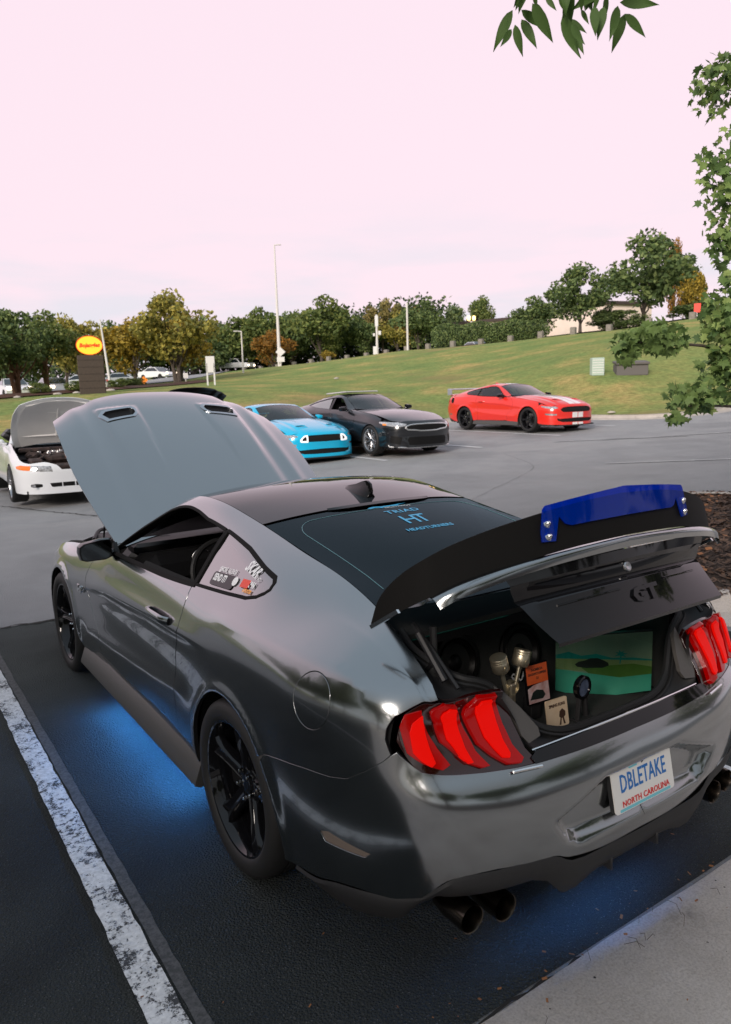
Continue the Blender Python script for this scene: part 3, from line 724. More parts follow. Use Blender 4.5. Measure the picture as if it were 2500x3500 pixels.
# ---------------------------------------------------------------- coupe assembly
def curve_pts(pts,n=5): return spl(pts,n)
BARS=[[(.783,-.894,.913),(.742,-.913,.923),(.743,-.926,.883),(.727,-.957,.824),(.705,-.985,.779),(.726,-.982,.77),(.768,-.95,.791),(.795,-.92,.819),(.799,-.902,.867),(.8,-.895,.885)],
[(.716,-.927,.916),(.68,-.94,.936),(.642,-.947,.924),(.631,-.964,.851),(.619,-.995,.8),(.593,-1.026,.759),(.614,-1.021,.759),(.654,-1.0,.779),(.68,-.976,.811),(.705,-.957,.837),(.708,-.935,.886)],
[(.611,-.948,.892),(.582,-.949,.921),(.568,-.957,.935),(.500,-.961,.929),(.503,-.985,.847),(.498,-1.02,.794),(.480,-1.048,.758),(.492,-1.053,.749),(.531,-1.043,.754),(.569,-1.015,.784),(.597,-.99,.815),(.603,-.976,.839)]]
LHOUSE=[(.800,-.893,.892),(.780,-.894,.919),(.691,-.935,.941),(.591,-.957,.940),(.507,-.964,.935),(.462,-.964,.925),(.455,-.99,.84),(.450,-1.04,.775),(.425,-1.075,.738),(.501,-1.063,.739),(.606,-1.036,.746),(.69,-1.008,.752),(.774,-.960,.764),(.790,-.940,.778),(.803,-.918,.806),(.815,-.893,.845)]
def tail_meshes():
    B=BODY;R={}
    R['light_housing']=B.panel(B.out(Nx(LHOUSE)),step=.03,off=-.004,flange=.012)
    for i,b in enumerate(BARS):
        o=B.out(Nx(b),step=.012); c=o.mean(0); o=c+(o-c)*rg(1.05,1.03)
        m1=B.panel(o,step=.02,off=.012,flange=.018)
        inner=c+(o-c)*rg(.50,.88); m2=B.panel(inner,step=.02,off=.020,flange=.014)
        R['lens_%d'%i]=m1; R['glow_%d'%i]=m2
    return R
def lid_face():
    rows=[(1.052,.495,-1.103,.052),(1.022,.476,-1.096,.050),(1.010,.470,-1.083,.050),(.985,.458,-1.078,.055),(.974,.452,-1.070,.055),(.966,.449,-1.078,.055),(.955,.443,-1.086,.056),(.90,.417,-1.085,.045),(.845,.386,-1.090,.035),(.828,.376,-1.092,.032),(.818,.372,-1.080,.030)]
    U=np.linspace(-1,1,29)
    P=[];F=[];n=len(rows)
    for u in U:
        for z,xe,yc,dy in rows:
            if u>0: xe=xe+(.955-min(z,.955))*.62
            P.append((xe*u,yc+dy*u*u,z))
    for i in range(len(U)-1):
        for j in range(n-1): F.append([i*n+j+1,(i+1)*n+j+1,(i+1)*n+j,i*n+j])
    return (np.array(P,float),F,None)
def face_y(x,z):
    zs=[.818,.828,.845,.90,.955,.966,.974,.985,1.010,1.022,1.052]; ys=[-1.08,-1.092,-1.09,-1.085,-1.086,-1.078,-1.07,-1.078,-1.083,-1.096,-1.103]; dy=[.03,.032,.035,.045,.056,.055,.055,.055,.05,.05,.052]; xe=[.372,.376,.386,.417,.443,.449,.452,.458,.47,.476,.495]
    return np.interp(z,zs,ys)+np.interp(z,zs,dy)*(x/np.interp(z,zs,xe))**2
SPB=[(0,-1.118,1.094),(.2,-1.110,1.091),(.36,-1.085,1.085),(.52,-1.035,1.072),(.63,-.985,1.060),(.695,-.94,1.052),(.735,-.87,1.043),(.765,-.79,1.034),(.772,-.74,1.030)]
SPT=[(0,-1.158,1.222),(.2,-1.146,1.216),(.36,-1.118,1.205),(.52,-1.058,1.192),(.63,-1.005,1.176),(.69,-.965,1.160),(.735,-.89,1.138),(.762,-.81,1.100),(.772,-.745,1.040)]
def spoiler_mesh():
    a=spl(SPB,6);b=spl(SPT,6)
    P=[];F=[];n=5
    for p,q in zip(a,b):
        for k in range(n): P.append(p+(q-p)*k/(n-1))
    for i in range(len(a)-1):
        for k in range(n-1): F.append([i*n+k,i*n+k+1,(i+1)*n+k+1,(i+1)*n+k])
    m=thick((np.array(P),F,None),.006); return cat(m,mir(m))
def sp_at(x,z,off):
    a=spl(SPB,12);b=spl(SPT,12); i=np.argmin(abs(a[:,0]-abs(x))); t=(z-a[i,2])/(b[i,2]-a[i,2]); y=a[i,1]+(b[i,1]-a[i,1])*t
    return (x,y-off,z)
def deflector_mesh():
    out=[(-.358,1.125),(-.349,1.208),(-.335,1.222),(0,1.262),(.335,1.222),(.349,1.208),(.358,1.125),(.335,1.118),(.31,1.20),(.295,1.203),(.266,1.148),(0,1.150),(-.266,1.148),(-.295,1.203),(-.31,1.20),(-.335,1.118)]
    # sheet of points: columns in x, clipped between lower and upper outline
    xs=np.concatenate([[-.36,-.345],np.linspace(-.335,.335,31),[.345,.36]])
    up=lambda x: np.interp(abs(x),[0,.335,.349,.36],[1.240,1.222,1.210,1.150])
    lo=lambda x: np.interp(abs(x),[0,.262,.300,.306,.36],[1.152,1.152,1.196,1.116,1.122])
    return out,xs,up,lo
def seat(x,y,z=.50):
    return cat(box((x,y,z),(.50,.50,.16),rotx(.06),.05),box((x,y-.30,z+.34),(.48,.13,.62),rotx(.22),.05),box((x,y-.38,z+.70),(.26,.09,.17),rotx(.2),.035),box((x-.23,y-.02,z+.05),(.07,.46,.14),None,.03),box((x+.23,y-.02,z+.05),(.07,.46,.14),None,.03),box((x-.21,y-.27,z+.32),(.08,.18,.48),rotx(.22),.03),box((x+.21,y-.27,z+.32),(.08,.18,.48),rotx(.22),.03))
def mirror_meshes():
    # driver side shown as x>0 here, mirrored for the other side
    R={}
    sh=[];
    for y,s_,dz in ((1.715,.45,0),(1.70,.80,0),(1.66,.97,0),(1.625,1.,0),(1.600,.97,0)):
        ring=[]
        for px,pz in ((-.075,-.048),(-.088,-.02),(-.092,.03),(-.082,.056),(-.03,.058),(.06,.045),(.084,.028),(.088,-.005),(.078,-.045),(.05,-.055),(-.05,-.056)):
            ring.append((.98+px*s_,y,1.022+pz*s_))
        sh.append(ring)
    R['mirror_housing']=cat(sect_loft([r_[::-1] for r_ in sh]),box((.885,1.68,.985),(.09,.07,.035),roty(.35),.012))
    g=[(.98+px*.88,1.022+pz*.85) for px,pz in ((-.075,-.048),(-.088,-.02),(-.092,.03),(-.082,.056),(-.03,.058),(.06,.045),(.084,.028),(.088,-.005),(.078,-.045),(.05,-.055),(-.05,-.056))]
    R['mirror_glass']=prism(g,1.597,1.599,'xz')
    R['mirror_base']=cat(prism([(1.62,.985),(1.80,.978),(1.735,1.012),(1.66,1.045)],.846,.868,'yz'))
    return R
def fin_mesh():
    secs=[]
    for y,w_,h in ((.62,.004,.004),(.57,.028,.020),(.52,.034,.036),(.47,.036,.058),(.435,.032,.070),(.405,.026,.060),(.395,.020,.030)):
        z0=np.interp(y,[.4,.62],[1.337,1.366]); secs.append([(-w_,y,z0),(-w_*.8,y,z0+h*.25),(-w_*.28,y-.004,z0+h*.55),(-w_*.16,y-.012,z0+h),(w_*.16,y-.012,z0+h),(w_*.28,y-.004,z0+h*.55),(w_*.8,y,z0+h*.25),(w_,y,z0)])
    return sect_loft(secs)
MT['lens_red']=M('lens_red',(.16,.0,.0),.18,spec=.3,coat=.25,emit=(1,.0,.0),es=.16)
MT['lens_glow']=M('lens_glow',(.25,.0,.0),.35,spec=.12,emit=(1,.006,.002),es=.55)
MT['lens_dark']=M('lens_dark',(.02,.002,.002),.08,coat=1)
MT['lens_clear']=M('lens_clear',(.30,.30,.31),.08,.6,coat=1,noise=(30,(.75,.75,.77),.3))
MT['lens_amber']=M('lens_amber',(.8,.22,.02),.1,coat=1,emit=(1,.3,.03),es=.25)
MT['marker_lens']=M('marker_lens',(.16,.13,.11),.15,coat=1)
MT['grille_mesh']=M('grille_mesh',(.006,.006,.006),.6,spec=.2,bump=(150,.5,.005))
MT['fabric_seat']=M('fabric_seat',(.007,.007,.008),.8,spec=.2)
MT['stripe_white']=M('stripe_white',(.78,.76,.75),.3,coat=1)
def glassmat(name,tint,gl=.10,fr=.9,gc=(1,1,1)):
    m=bpy.data.materials.new(name);m.use_nodes=True;t=m.node_tree;t.nodes.clear()
    o=t.nodes.new('ShaderNodeOutputMaterial');x=t.nodes.new('ShaderNodeMixShader');a=t.nodes.new('ShaderNodeBsdfTransparent');g=t.nodes.new('ShaderNodeBsdfGlossy');f=t.nodes.new('ShaderNodeLayerWeight')
    a.inputs[0].default_value=(*tint,1);g.inputs['Roughness'].default_value=.01;pw=t.nodes.new('ShaderNodeMath');pw.operation='POWER';pw.inputs[1].default_value=4.;t.links.new(f.outputs['Facing'],pw.inputs[0])
    ad=t.nodes.new('ShaderNodeMath');ad.operation='MULTIPLY_ADD';ad.inputs[1].default_value=fr;g.inputs[0].default_value=(*gc,1);ad.inputs[2].default_value=gl;ad.use_clamp=True
    t.links.new(pw.outputs[0],ad.inputs[0]);t.links.new(ad.outputs[0],x.inputs[0]);t.links.new(a.outputs[0],x.inputs[1]);t.links.new(g.outputs[0],x.inputs[2]);t.links.new(x.outputs[0],o.inputs[0])
    return m
MT['glass_tint']=glassmat('glass_tint',(.30,.33,.34),.06)
MT['glass_rear']=glassmat('glass_rear',(.05,.085,.10),.04,.5,(.32,.47,.53))
def acrylic():
    m=bpy.data.materials.new('blue_acrylic');m.use_nodes=True;t=m.node_tree;b=t.nodes['Principled BSDF'];b.inputs['Base Color'].default_value=(.0,.045,.42,1);b.inputs['Roughness'].default_value=.06;b.inputs['Coat Weight'].default_value=.3
    x=t.nodes.new('ShaderNodeMixShader');a=t.nodes.new('ShaderNodeBsdfTransparent');a.inputs[0].default_value=(.01,.16,.92,1);x.inputs[0].default_value=.38
    t.links.new(a.outputs[0],x.inputs[1]);t.links.new(b.outputs[0],x.inputs[2]);t.links.new(x.outputs[0],t.nodes['Material Output'].inputs[0]);return m
MT['blue_acrylic']=acrylic()
MT['glass_quarter']=glassmat('glass_quarter',(.30,.31,.31),.34)
MT['matt_black']=M('matt_black',(.006,.0055,.005),.75,spec=.2)
MESH={}
def getm(key,fn):
    if key not in MESH: MESH[key]=fn()
    return MESH[key]
def gridm2(S): m=gridm(S,0.); return cat(m,mir(m))
DATA={}
def part(name,key,meshes,mats,parent,over=None,label=None,angle=None,kind=None):
    """object for a cached mesh; over replaces the first material on the object"""
    if key not in DATA:
        o=mk(name,meshes,mats,parent,angle=angle,kind=kind,label=label); DATA[key]=o.data
    else: o=mk(name,None,None,parent,data=DATA[key],kind=kind,label=label)
    if over is not None and len(o.material_slots): o.material_slots[0].link='OBJECT'; o.material_slots[0].material=over
    return o
def pivot(o,a,H):
    o.rotation_euler=(a,0,0); R_=rotx(a); h=rg(0,*H); o.location=tuple(h-R_@h)
def wheel(root,x,y,z,style,rimmat,steer=0.):
    W=getm('wheel_'+style,lambda:wheel_meshes(style))
    w_=bpy.data.objects.new('wheel',None);scn.collection.objects.link(w_);w_.parent=root;w_.location=(x,y,z);w_.rotation_euler=(y*.13,0,(math.pi if x<0 else 0)+steer)
    part('tyre','tyre'+style,W['tyre'],MT['rubber'],w_,angle=50); part('rim','rim'+style,W['rim'],MT['gloss_black'],w_,rimmat,angle=40)
    part('brake_disc','disc'+style,W['brake_disc'],MT['steel'],w_); part('brake_caliper','cal'+style,W['brake_caliper'],MT['plastic'],w_)
    for k in range(5):
        a=2*math.pi*(k+.5)/5+.25
        n=part('lug_nut','lug',W['lug_nut'],MT['chrome'],w_); n.location=(.066,.057*math.cos(a),.057*math.sin(a))
    return w_
def sides(name,key,m,mats,root,over=None,left_only=False,label=None,**k):
    r=[]
    if not left_only: r.append(part(name,key+'R',m,mats,root,over,**k))
    r.append(part(name,key+'L',mir(m),mats,root,over,label=label,**k)); return r
def coupe(label,loc,rz,pm,rimmat,group=None,hero=False,detail='red',hood_a=0.,wheelz=0.):
    root=thing('parked_car',label,'car',loc,rz,group)
    R=getm('body',build_body_meshes); T_=getm('tail',tail_meshes); P_='grey_paint'
    for k in ('quarter_panel','door','front_fender'): sides(k,k,R[k],MT[P_],root,pm)
    sides('fuel_door','fuel',R['fuel_door'],MT[P_],root,pm,left_only=True)
    part('rear_bumper','rb',R['rear_bumper'],MT[P_],root,pm); part('front_bumper','fb',R['front_bumper'],MT[P_],root,pm)
    part('roof_panel','rf',R['roof_panel'],MT[P_],root,MT['roof_gloss'] if hero else pm); part('inner_body','inner',R['_inner'],MT['liner'],root)
    part('windshield','ws',R['windshield'],MT['glass_tint'],root,MT['glass_dark'] if hero else None); part('rear_window','rw',R['rear_window'],MT['glass_rear'],root)
    sides('quarter_window','qw',R['quarter_window'],MT['glass_tint'],root,MT['glass_quarter'] if hero else None)
    part('headliner','hdln',getm('hdln',lambda:(lambda m:(m[0]*rg(.97,1,1)-rg(0,0,.035),m[1],m[2]))(gridm2(ROOF))),MT['liner'],root)
    if hero: part('door_window','dwR',R['door_window'],MT['glass_tint'],root,MT['glass_dark'])
    else: sides('door_window','dw',R['door_window'],MT['glass_tint'],root)
    for k in ('quarter_window_trim','door_window_trim','belt_trim','b_pillar_trim'): sides(k,k,R[k],MT['matt_black'],root)
    sides('side_marker','smk',R['side_marker'],MT['marker_lens'],root)
    gr=part('grille','grille',R['grille'],MT['grille_mesh'],root); part('lower_grille','lgrille',R['lower_grille'],MT['grille_mesh'],root)
    part('front_splitter','split',R['front_splitter'],MT['plastic'],root)
    sides('headlight','hl',R['headlight'],MT['lens_clear'],root); sides('fog_light','fog',R['fog_light'],MT['lens_clear'],root)
    # wheels, wells, underside
    for x,y in ((.815,0),(-.815,0),(.812,2.72),(-.812,2.72)): wheel(root,x,y,.344,'five',rimmat)
    def well(sx,yc):
        U=np.linspace(math.radians(-18),math.radians(198),26)
        if yc>1: U=np.linspace(math.radians(-15),math.radians(195),26)
        m=gridsurf(lambda a,b:(sx*b,yc+.40*math.cos(a),.345+.40*math.sin(a)),U,[.60,.915])
        d=prism([(yc+.40*math.cos(a),.345+.40*math.sin(a)) for a in U],sx*.60,sx*.602,'yz')
        return cat(m,d)
    for sx in(-1,1):
        for yc in(0,2.72): part('wheel_well_liner','well%d%d'%(sx,yc>1),well(sx,yc),MT['liner'],root)
    part('underbody','under',cat(box((0,1.50,.19),(1.5,4.2,.03)),box((0,1.36,.22),(1.78,1.9,.06)),box((0,-.62,.33),(1.2,.5,.12),None,.03)),MT['liner'],root)
    # rocker skirts
    def rocker():
        prof=[(.900,.300),(.914,.286),(.948,.196),(.950,.180),(.930,.168),(.86,.172),(.86,.25)]
        a=[]
        for y,s_ in ((.395,1.),(.6,1.),(1.4,1.),(2.2,1.),(2.32,.98)): a.append([(x*1.,y,z) for x,z in prof])
        return sect_loft([r_[::-1] for r_ in a])
    sides('side_skirt','rock',getm('rock',rocker),MT['skirt'],root,angle=25)
    # rear valance, diffuser, exhaust
    def valance():
        up=[(.905,-.43,.246),(.900,-.55,.264),(.889,-.66,.304),(.866,-.76,.327),(.812,-.87,.342),(.765,-.935,.367),(.742,-.982,.410),(.710,-1.015,.442),(.59,-1.072,.454),(.40,-1.113,.445),(.33,-1.120,.407),(.15,-1.124,.398),(0,-1.126,.396)]
        up=spl(up,3); P=[];F=[]
        for p in up:
            out=rg(p[0],p[1]+.5,0);out/=np.linalg.norm(out)
            cx=abs(p[0]); notch=sstep(cx,.36,.42)*(1-sstep(cx,.74,.79))
            zl=np.interp(cx,[0,.20,.24,.34,.42,.74,.80,.9],[.30,.30,.275,.275,.36,.36,.25,.215])
            zl=min(zl,p[2]-.03)
            P+= [p+out*.006,p+out*.010-rg(0,0,.012),rg(p[0],p[1],0)*rg(1,1,0)+rg(0,0,(p[2]+zl)/2)+out*.0,rg(p[0]*.985,p[1]+.03,zl),rg(p[0]*.93,p[1]+.12,zl+.01)]
        n=5
        for i in range(len(up)-1):
            for k in range(n-1): F.append([i*n+k,i*n+k+1,(i+1)*n+k+1,(i+1)*n+k][::-1])
        m=(np.array(P),F,None); m=cat(m,mir(m))
        fins=[box((x,-1.06,.300),(.010,.10,.05),None,.003) for x in(-.12,.12)]
        return cat(m,box((0,-1.075,.335),(.40,.05,.075),rotx(-.2),.012),*fins)
    part('rear_diffuser','valance',getm('valance',valance),MT['plastic'],root,angle=40)
    if hero:
        for sx in(-1,1):
            for x in(.545,.660):
                m=getm('tip',lambda:cat(lathe([(.041,.0),(.0435,-.002),(.0435,.0),(.0435,.09),(.035,.14)],28,'y'),lathe([(.041,.0),(.037,.012),(.036,.13)],28,'y')))
                o=part('exhaust_tip','tip',m,MT['exhaust'],root); o.location=(sx*x,-1.055+(.02 if x>.6 else 0),.300)
    # tail lights
    for sx,sd in ((1,'R'),(-1,'L')):
        f=(lambda m:m) if sx>0 else mir
        h=part('tail_light','lh'+sd,f(T_['light_housing']),MT['lens_dark'],root)
        for i in range(3):
            part('lens_bar','lb%d'%i+sd,f(T_['lens_%d'%i]),MT['lens_red'],h); part('light_guide','lg%d'%i+sd,f(T_['glow_%d'%i]),MT['lens_glow'],h)
    # mirrors and door handles
    mm=getm('mirror',mirror_meshes)
    for sd,f in (('R',lambda m:m),('L',mir)):
        h=part('mirror_housing','mh'+sd,f(mm['mirror_housing']),MT['gloss_black'],root,(pm if detail=='blue' else None)); part('mirror_glass','mg'+sd,f(mm['mirror_glass']),MT['mirror_glass'],h); part('mirror_base','mb'+sd,f(mm['mirror_base']),MT['plastic'],h)
    def handle():
        pts=[(.934,.895,.848),(.957,.86,.856),(.963,.79,.860),(.962,.72,.861),(.957,.66,.859),(.938,.625,.855)]
        return tube(spl(pts,4),.0165,10,flat=(.75,1.15))
    def hcup():
        B=BODY; o=B.out(Sx([(.905,.838),(.895,.862),(.84,.872),(.74,.876),(.65,.874),(.61,.862),(.61,.845),(.66,.833),(.80,.828),(.88,.829)]),step=.012)
        return B.panel(o,step=.02,off=.0025,flange=.004)
    sides('door_handle','hdl',getm('hdl',handle),MT['grey_paint'],root,pm); sides('handle_recess','hcup',getm('hcup',hcup),MT['gloss_black'],root)
    # hood
    hd=part('hood','hood',R['hood'],MT[P_],root,pm)
    for sd,f in (('R',lambda m:m),('L',mir)):
        part('hood_vent','hv'+sd,f(R['hood_vent']),MT['vent_frame'],hd,None if hero else pm); part('vent_grille','vg'+sd,f(R['hood_vent_grille']),MT['grille_mesh'],hd)
    if hood_a: pivot(hd,hood_a,(1.95,.98))
    # decklid
    ld=part('trunk_lid','lidt',R['lid_top'],MT[P_],root,pm)
    fc=part('lid_face_panel','lidf',getm('lidf',lid_face),MT['gloss_black'],ld,angle=25)
    un=getm('lidu',lambda:gridsurf(lambda a,b:(b*np.interp(a,[-1.0,-.62],[.665,.60]),a+.02*0,np.interp(a,[-1.05,-.9,-.62],[1.015,1.035,1.062])),np.linspace(-1.03,-.62,6),np.linspace(-1,1,9)))
    part('lid_inner_panel','lidu',un,MT['satin_black'],ld)
    if hero or detail=='blue' or 1:
        def gt():
            m=text_mesh('GT',.062,.006,.004,sx=1.45); return place(m,(.03,face_y(.03,.905)-.003,.902),(1,0,0),(0,.03,1))
        part('letter_badge','gt',getm('gt',gt),MT['gloss_black'],ld,angle=30)
    if hero: pivot(ld,-math.radians(26),(-.5,1.05))
    # interior
    def interior():
        dash=cat(box((0,1.62,.86),(1.5,.42,.20),rotx(-.15),.06),box((0,1.25,.55),(.26,1.1,.28),None,.05))
        return cat(dash,box((0,.9,.28),(1.7,2.6,.06)),box((0,-.25,.98),(1.18,.65,.03)),box((0,.12,.70),(1.25,.12,.62),rotx(.25),.05),box((.80,.9,.62),(.06,1.6,.62)),box((-.80,.9,.62),(.06,1.6,.62)))
    part('dashboard_and_trim','intr',getm('intr',interior),MT['fabric_seat'],root)
    for x in(-.37,.37):
        part('seat','seat%d'%(x>0),getm('seat%d'%(x>0),lambda:seat(x,.82)),MT['fabric_seat'],root)
    def swheel():
        m=cat(tube([(.185*math.cos(t),0,.185*math.sin(t)) for t in np.linspace(0,2*math.pi,36,endpoint=False)],.016,8,True),box((0,.01,0),(.12,.04,.10),None,.02),box((-.1,.006,0),(.16,.02,.03)),box((.1,.006,0),(.16,.02,.03)),box((0,.006,-.1),(.04,.02,.16)))
        return xf(m,rotx(-.35),(-.37,1.30,.86))
    part('gauge_ring','gauge',getm('gauge',lambda:cat(*[tube([(gx+.055*math.cos(t),1.435,.93+.055*math.sin(t)) for t in np.linspace(0,6.28,20,endpoint=False)],.003,5,True) for gx in(-.45,-.29)],tube([(.05,1.42,.90),(.30,1.42,.90)],.004,5))),MT['steel'],root)
    sw=part('steering_wheel','sw',getm('sw',swheel),MT['plastic'],root)
    return root,hd,ld
# ---------------------------------------------------------------- the hero car
HERO,HOODO,LID=coupe('dark grey coupe with its hood and trunk open and blue light beneath it','' or (0,0,0),0,MT['grey_paint'],MT['gloss_black'],hero=True,hood_a=math.radians(39.5))
LIDT_A=-math.radians(26)
def rl(p):                                  # closed lid point -> open lid point
    q=rotx(LIDT_A)@(rg(*p)-rg(0,-.5,1.05))+rg(0,-.5,1.05); return q
mk('rear_spoiler',spoiler_mesh(),MT['matt_black'],LID,angle=30,label='tall matt black rear spoiler blade')
sp=bpy.data.objects['rear_spoiler']
out,xs,up,lo=deflector_mesh()
def deflector():
    P=[];F=[];n=6
    for x in xs:
        l,u_=lo(x),up(x)
        for k in range(n):
            z=l+(u_-l)*k/(n-1); q=sp_at(x,min(z,1.20),.012); y=q[1]-max(z-1.20,0)*.30; P.append((x,y,z))
    for i in range(len(xs)-1):
        for k in range(n-1):F.append([i*n+k,(i+1)*n+k,(i+1)*n+k+1,i*n+k+1])
    return thick((np.array(P),F,None),-.004)
mk('wind_deflector',deflector(),MT['blue_acrylic'],LID,angle=30,label='translucent blue acrylic strip bolted to the spoiler')
bolt=lathe([(0,-.014),(.005,-.013),(.0085,-.009),(.0105,-.003),(.0125,-.002),(.0125,.002)],16,'y')
for i,(x,z) in enumerate(((-.336,1.170),(-.336,1.133),(.336,1.170),(.336,1.133))):
    o=part('spoiler_bolt','bolt',bolt,MT['chrome'],LID); q=sp_at(x,z,.012); o.location=tuple(q)
for sx in(-1,1):
    mk('spoiler_end_plate',prism([(-.90,1.034),(-.74,1.022),(-.735,1.034),(-.895,1.046)],sx*.772,sx*.780,'yz'),MT['chrome'],LID)
mk('lid_lock',cat(lathe([(0,-.004),(.012,-.006),(.016,-.004),(.018,.004)],20,'y',c=(0,face_y(0,.998),.998))),MT['steel'],LID)
for x0,x1 in((-.33,-.075),(.15,.36)):
    mk('lid_crease',tube([(x,face_y(x,.935)-.001,.935) for x in np.linspace(x0,x1,8)],.0035,6),MT['gloss_black'],LID)
# badge on the fender
def put_text(name,txt,size,o,xa,ya,mat,parent,depth=.0015,bold=.0,sx=1.,label=None,shear=0.,spacing=1.):
    return mk(name,place(text_mesh(txt,size,depth,bold,sx=sx,shear=shear,spacing=spacing),o,xa,ya),mat,parent,smooth=False,label=label)
put_text('engine_badge','5.0',.062,(-.941,2.235,.672),(0,-1,.0),(0.05,0,1),MT['chrome'],HERO,.003,.003,1.3)
# number plate
MT['plate_white']=M('plate_white',(.70,.69,.66),.35,coat=.3); MT['plate_blue']=M('plate_blue',(.015,.14,.42),.35); MT['plate_red']=M('plate_red',(.55,.03,.03),.35); MT['plate_teal']=M('plate_teal',(.16,.50,.58),.4)
pl_o=rg(0,-1.128,.569); pl_x=rg(1,0,0); pl_y=rg(0,.027,.140)
def rrect(w_,h,r_,n=4):
    p=[]
    for cx,cy,a0 in((w_/2-r_,h/2-r_,0),(-w_/2+r_,h/2-r_,90),(-w_/2+r_,-h/2+r_,180),(w_/2-r_,-h/2+r_,270)):
        for k in range(n+1):
            a=math.radians(a0+90*k/n);p.append((cx+r_*math.cos(a),cy+r_*math.sin(a)))
    return p
def pt(m,dx=0,dy=0,dz=0): return place(xf(m,None,(dx,dy,dz)),pl_o,pl_x,pl_y)
plate=mk('license_plate',pt(prism(rrect(.305,.152,.012),-.002,.002)),MT['plate_white'],HERO)
mk('plate_number',pt(text_mesh('DBLETAKE',.080,.0008,.0006,sx=.60,spacing=1.05),0,.010,.003),MT['plate_blue'],plate,smooth=False)
mk('plate_state_name',pt(text_mesh('NORTH CAROLINA',.0265,.0006,.0005,sx=1.0,spacing=1.05),.005,-.052,.003),MT['plate_red'],plate,smooth=False)
mk('plate_sticker',cat(pt(prism(rrect(.042,.020,.004),0,.0009),-.045,.060,.0025),pt(prism(rrect(.26,.009,.003),0,.0006),0,-.069,.0022)),MT['plate_teal'],plate)
mk('plate_backing',pt(box((0,0,-.014),(.30,.148,.022),None,.004)),MT['plastic'],HERO)
mk('bumper_trim',(lambda m:cat(m,mir(m)))(BODY.panel(BODY.out([('b',0,.772),('b',.30,.767),('n',.42,-1.055,.762),('n',.445,-1.062,.750),('n',.44,-1.078,.738),('b',.3,.733),('b',0,.733)]),step=.03,off=.003,flange=.008)),MT['gloss_black'],HERO)
mk('sill_strip',tube([(x,-1.074+.036*(x/.42)**2,.776-.020*(x/.42)**2) for x in np.linspace(-.42,.42,24)],.0045,8),MT['chrome'],HERO)
for sx in(-1,1): mk('light_trim',tube([(sx*.53,-1.072,.736),(sx*.43,-1.090,.731)],.0045,6),MT['chrome'],HERO)
# trunk gutter, seal, inner trims
GO=[(.620,-.555,1.100),(.645,-.66,1.076),(.665,-.76,1.050),(.682,-.86,1.010),(.690,-.93,.957),(.65,-.945,.948),(.58,-.955,.940),(.50,-.965,.932),(.455,-.985,.87),(.425,-1.035,.768),(.30,-1.055,.755),(0,-1.065,.757)]
GI=[(.555,-.575,1.030),(.580,-.66,1.005),(.585,-.76,.985),(.575,-.83,.968),(.55,-.875,.955),(.515,-.895,.945),(.475,-.905,.925),(.43,-.92,.880),(.385,-.945,.83),(.335,-.97,.78),(.24,-.995,.745),(0,-1.01,.740)]
def gutter():
    a=spl(GO,5);b=spl(GI,5);P=[];F=[];n=5
    for p,q in zip(a,b):
        for k,(t,dz) in enumerate(((0,0),(.15,-.022),(.5,-.030),(.85,-.022),(1,0))):
            P.append(p+(q-p)*t+rg(0,0.3*dz if p[2]<.9 else 0,dz))
    for i in range(len(a)-1):
        for k in range(n-1):F.append([i*n+k,i*n+k+1,(i+1)*n+k+1,(i+1)*n+k])
    m=(np.array(P),F,None);m2=mir(m);return cat(m,m2)
mk('trunk_gutter',gutter(),MT['plastic'],HERO,angle=60)
gi=spl(GI,6);gl_=gi*rg(-1,1,1)
mk('trunk_seal',cat(tube(np.concatenate([gi,gl_[::-1][1:]])+rg(0,0,.008),.0135,8),tube(np.concatenate([gi,gl_[::-1][1:]])*rg(1.03,1.012,1)+rg(0,-.004,.0),.006,6)),MT['rubber'],HERO)
MT['trim_grey']=M('trim_grey',(.075,.07,.064),.45,bump=(300,.1))
for sx in(-1,1):
    q=[(.462,.932),(.432,.908),(.398,.862),(.366,.805),(.372,.785),(.425,.778),(.440,.80),(.447,.86),(.462,.91)]
    f=(lambda m:m) if sx>0 else mir
    m=prism(q,-.920,-.905,'xz'); m=(m[0]+np.stack([0*m[0][:,0],(.93-m[0][:,2])*-.74,0*m[0][:,0]],1),m[1],None)
    mk('light_inner_cover',f(m),MT['trim_grey'],HERO,angle=30)
mk('trunk_lining',cat(box((0,-.58,.585),(1.24,.80,.02)),box((-.60,-.50,.80),(.02,.62,.38)),box((.60,-.50,.80),(.02,.62,.38)),box((0,-.985,.66),(1.0,.02,.15)),box((0,-.17,.8),(1.3,.02,.44)),box((0,-.40,1.01),(1.16,.36,.02))),MT['carpet'],HERO,smooth=False)
for sx in(-1,1):
    mk('lid_hinge',cat(tube(spl([(sx*.585,-.60,.99),(sx*.60,-.72,.955),(sx*.605,-.80,1.0),(sx*.60,-.80,1.12)],5),.011,6),tube([(sx*.615,-.93,.965),(sx*.625,-.82,1.06),(sx*.63,-.74,1.12)],.008,6),tube([(sx*.64,-.90,.985),(sx*.64,-.78,1.10)],.012,8)),MT['satin_black'],HERO)
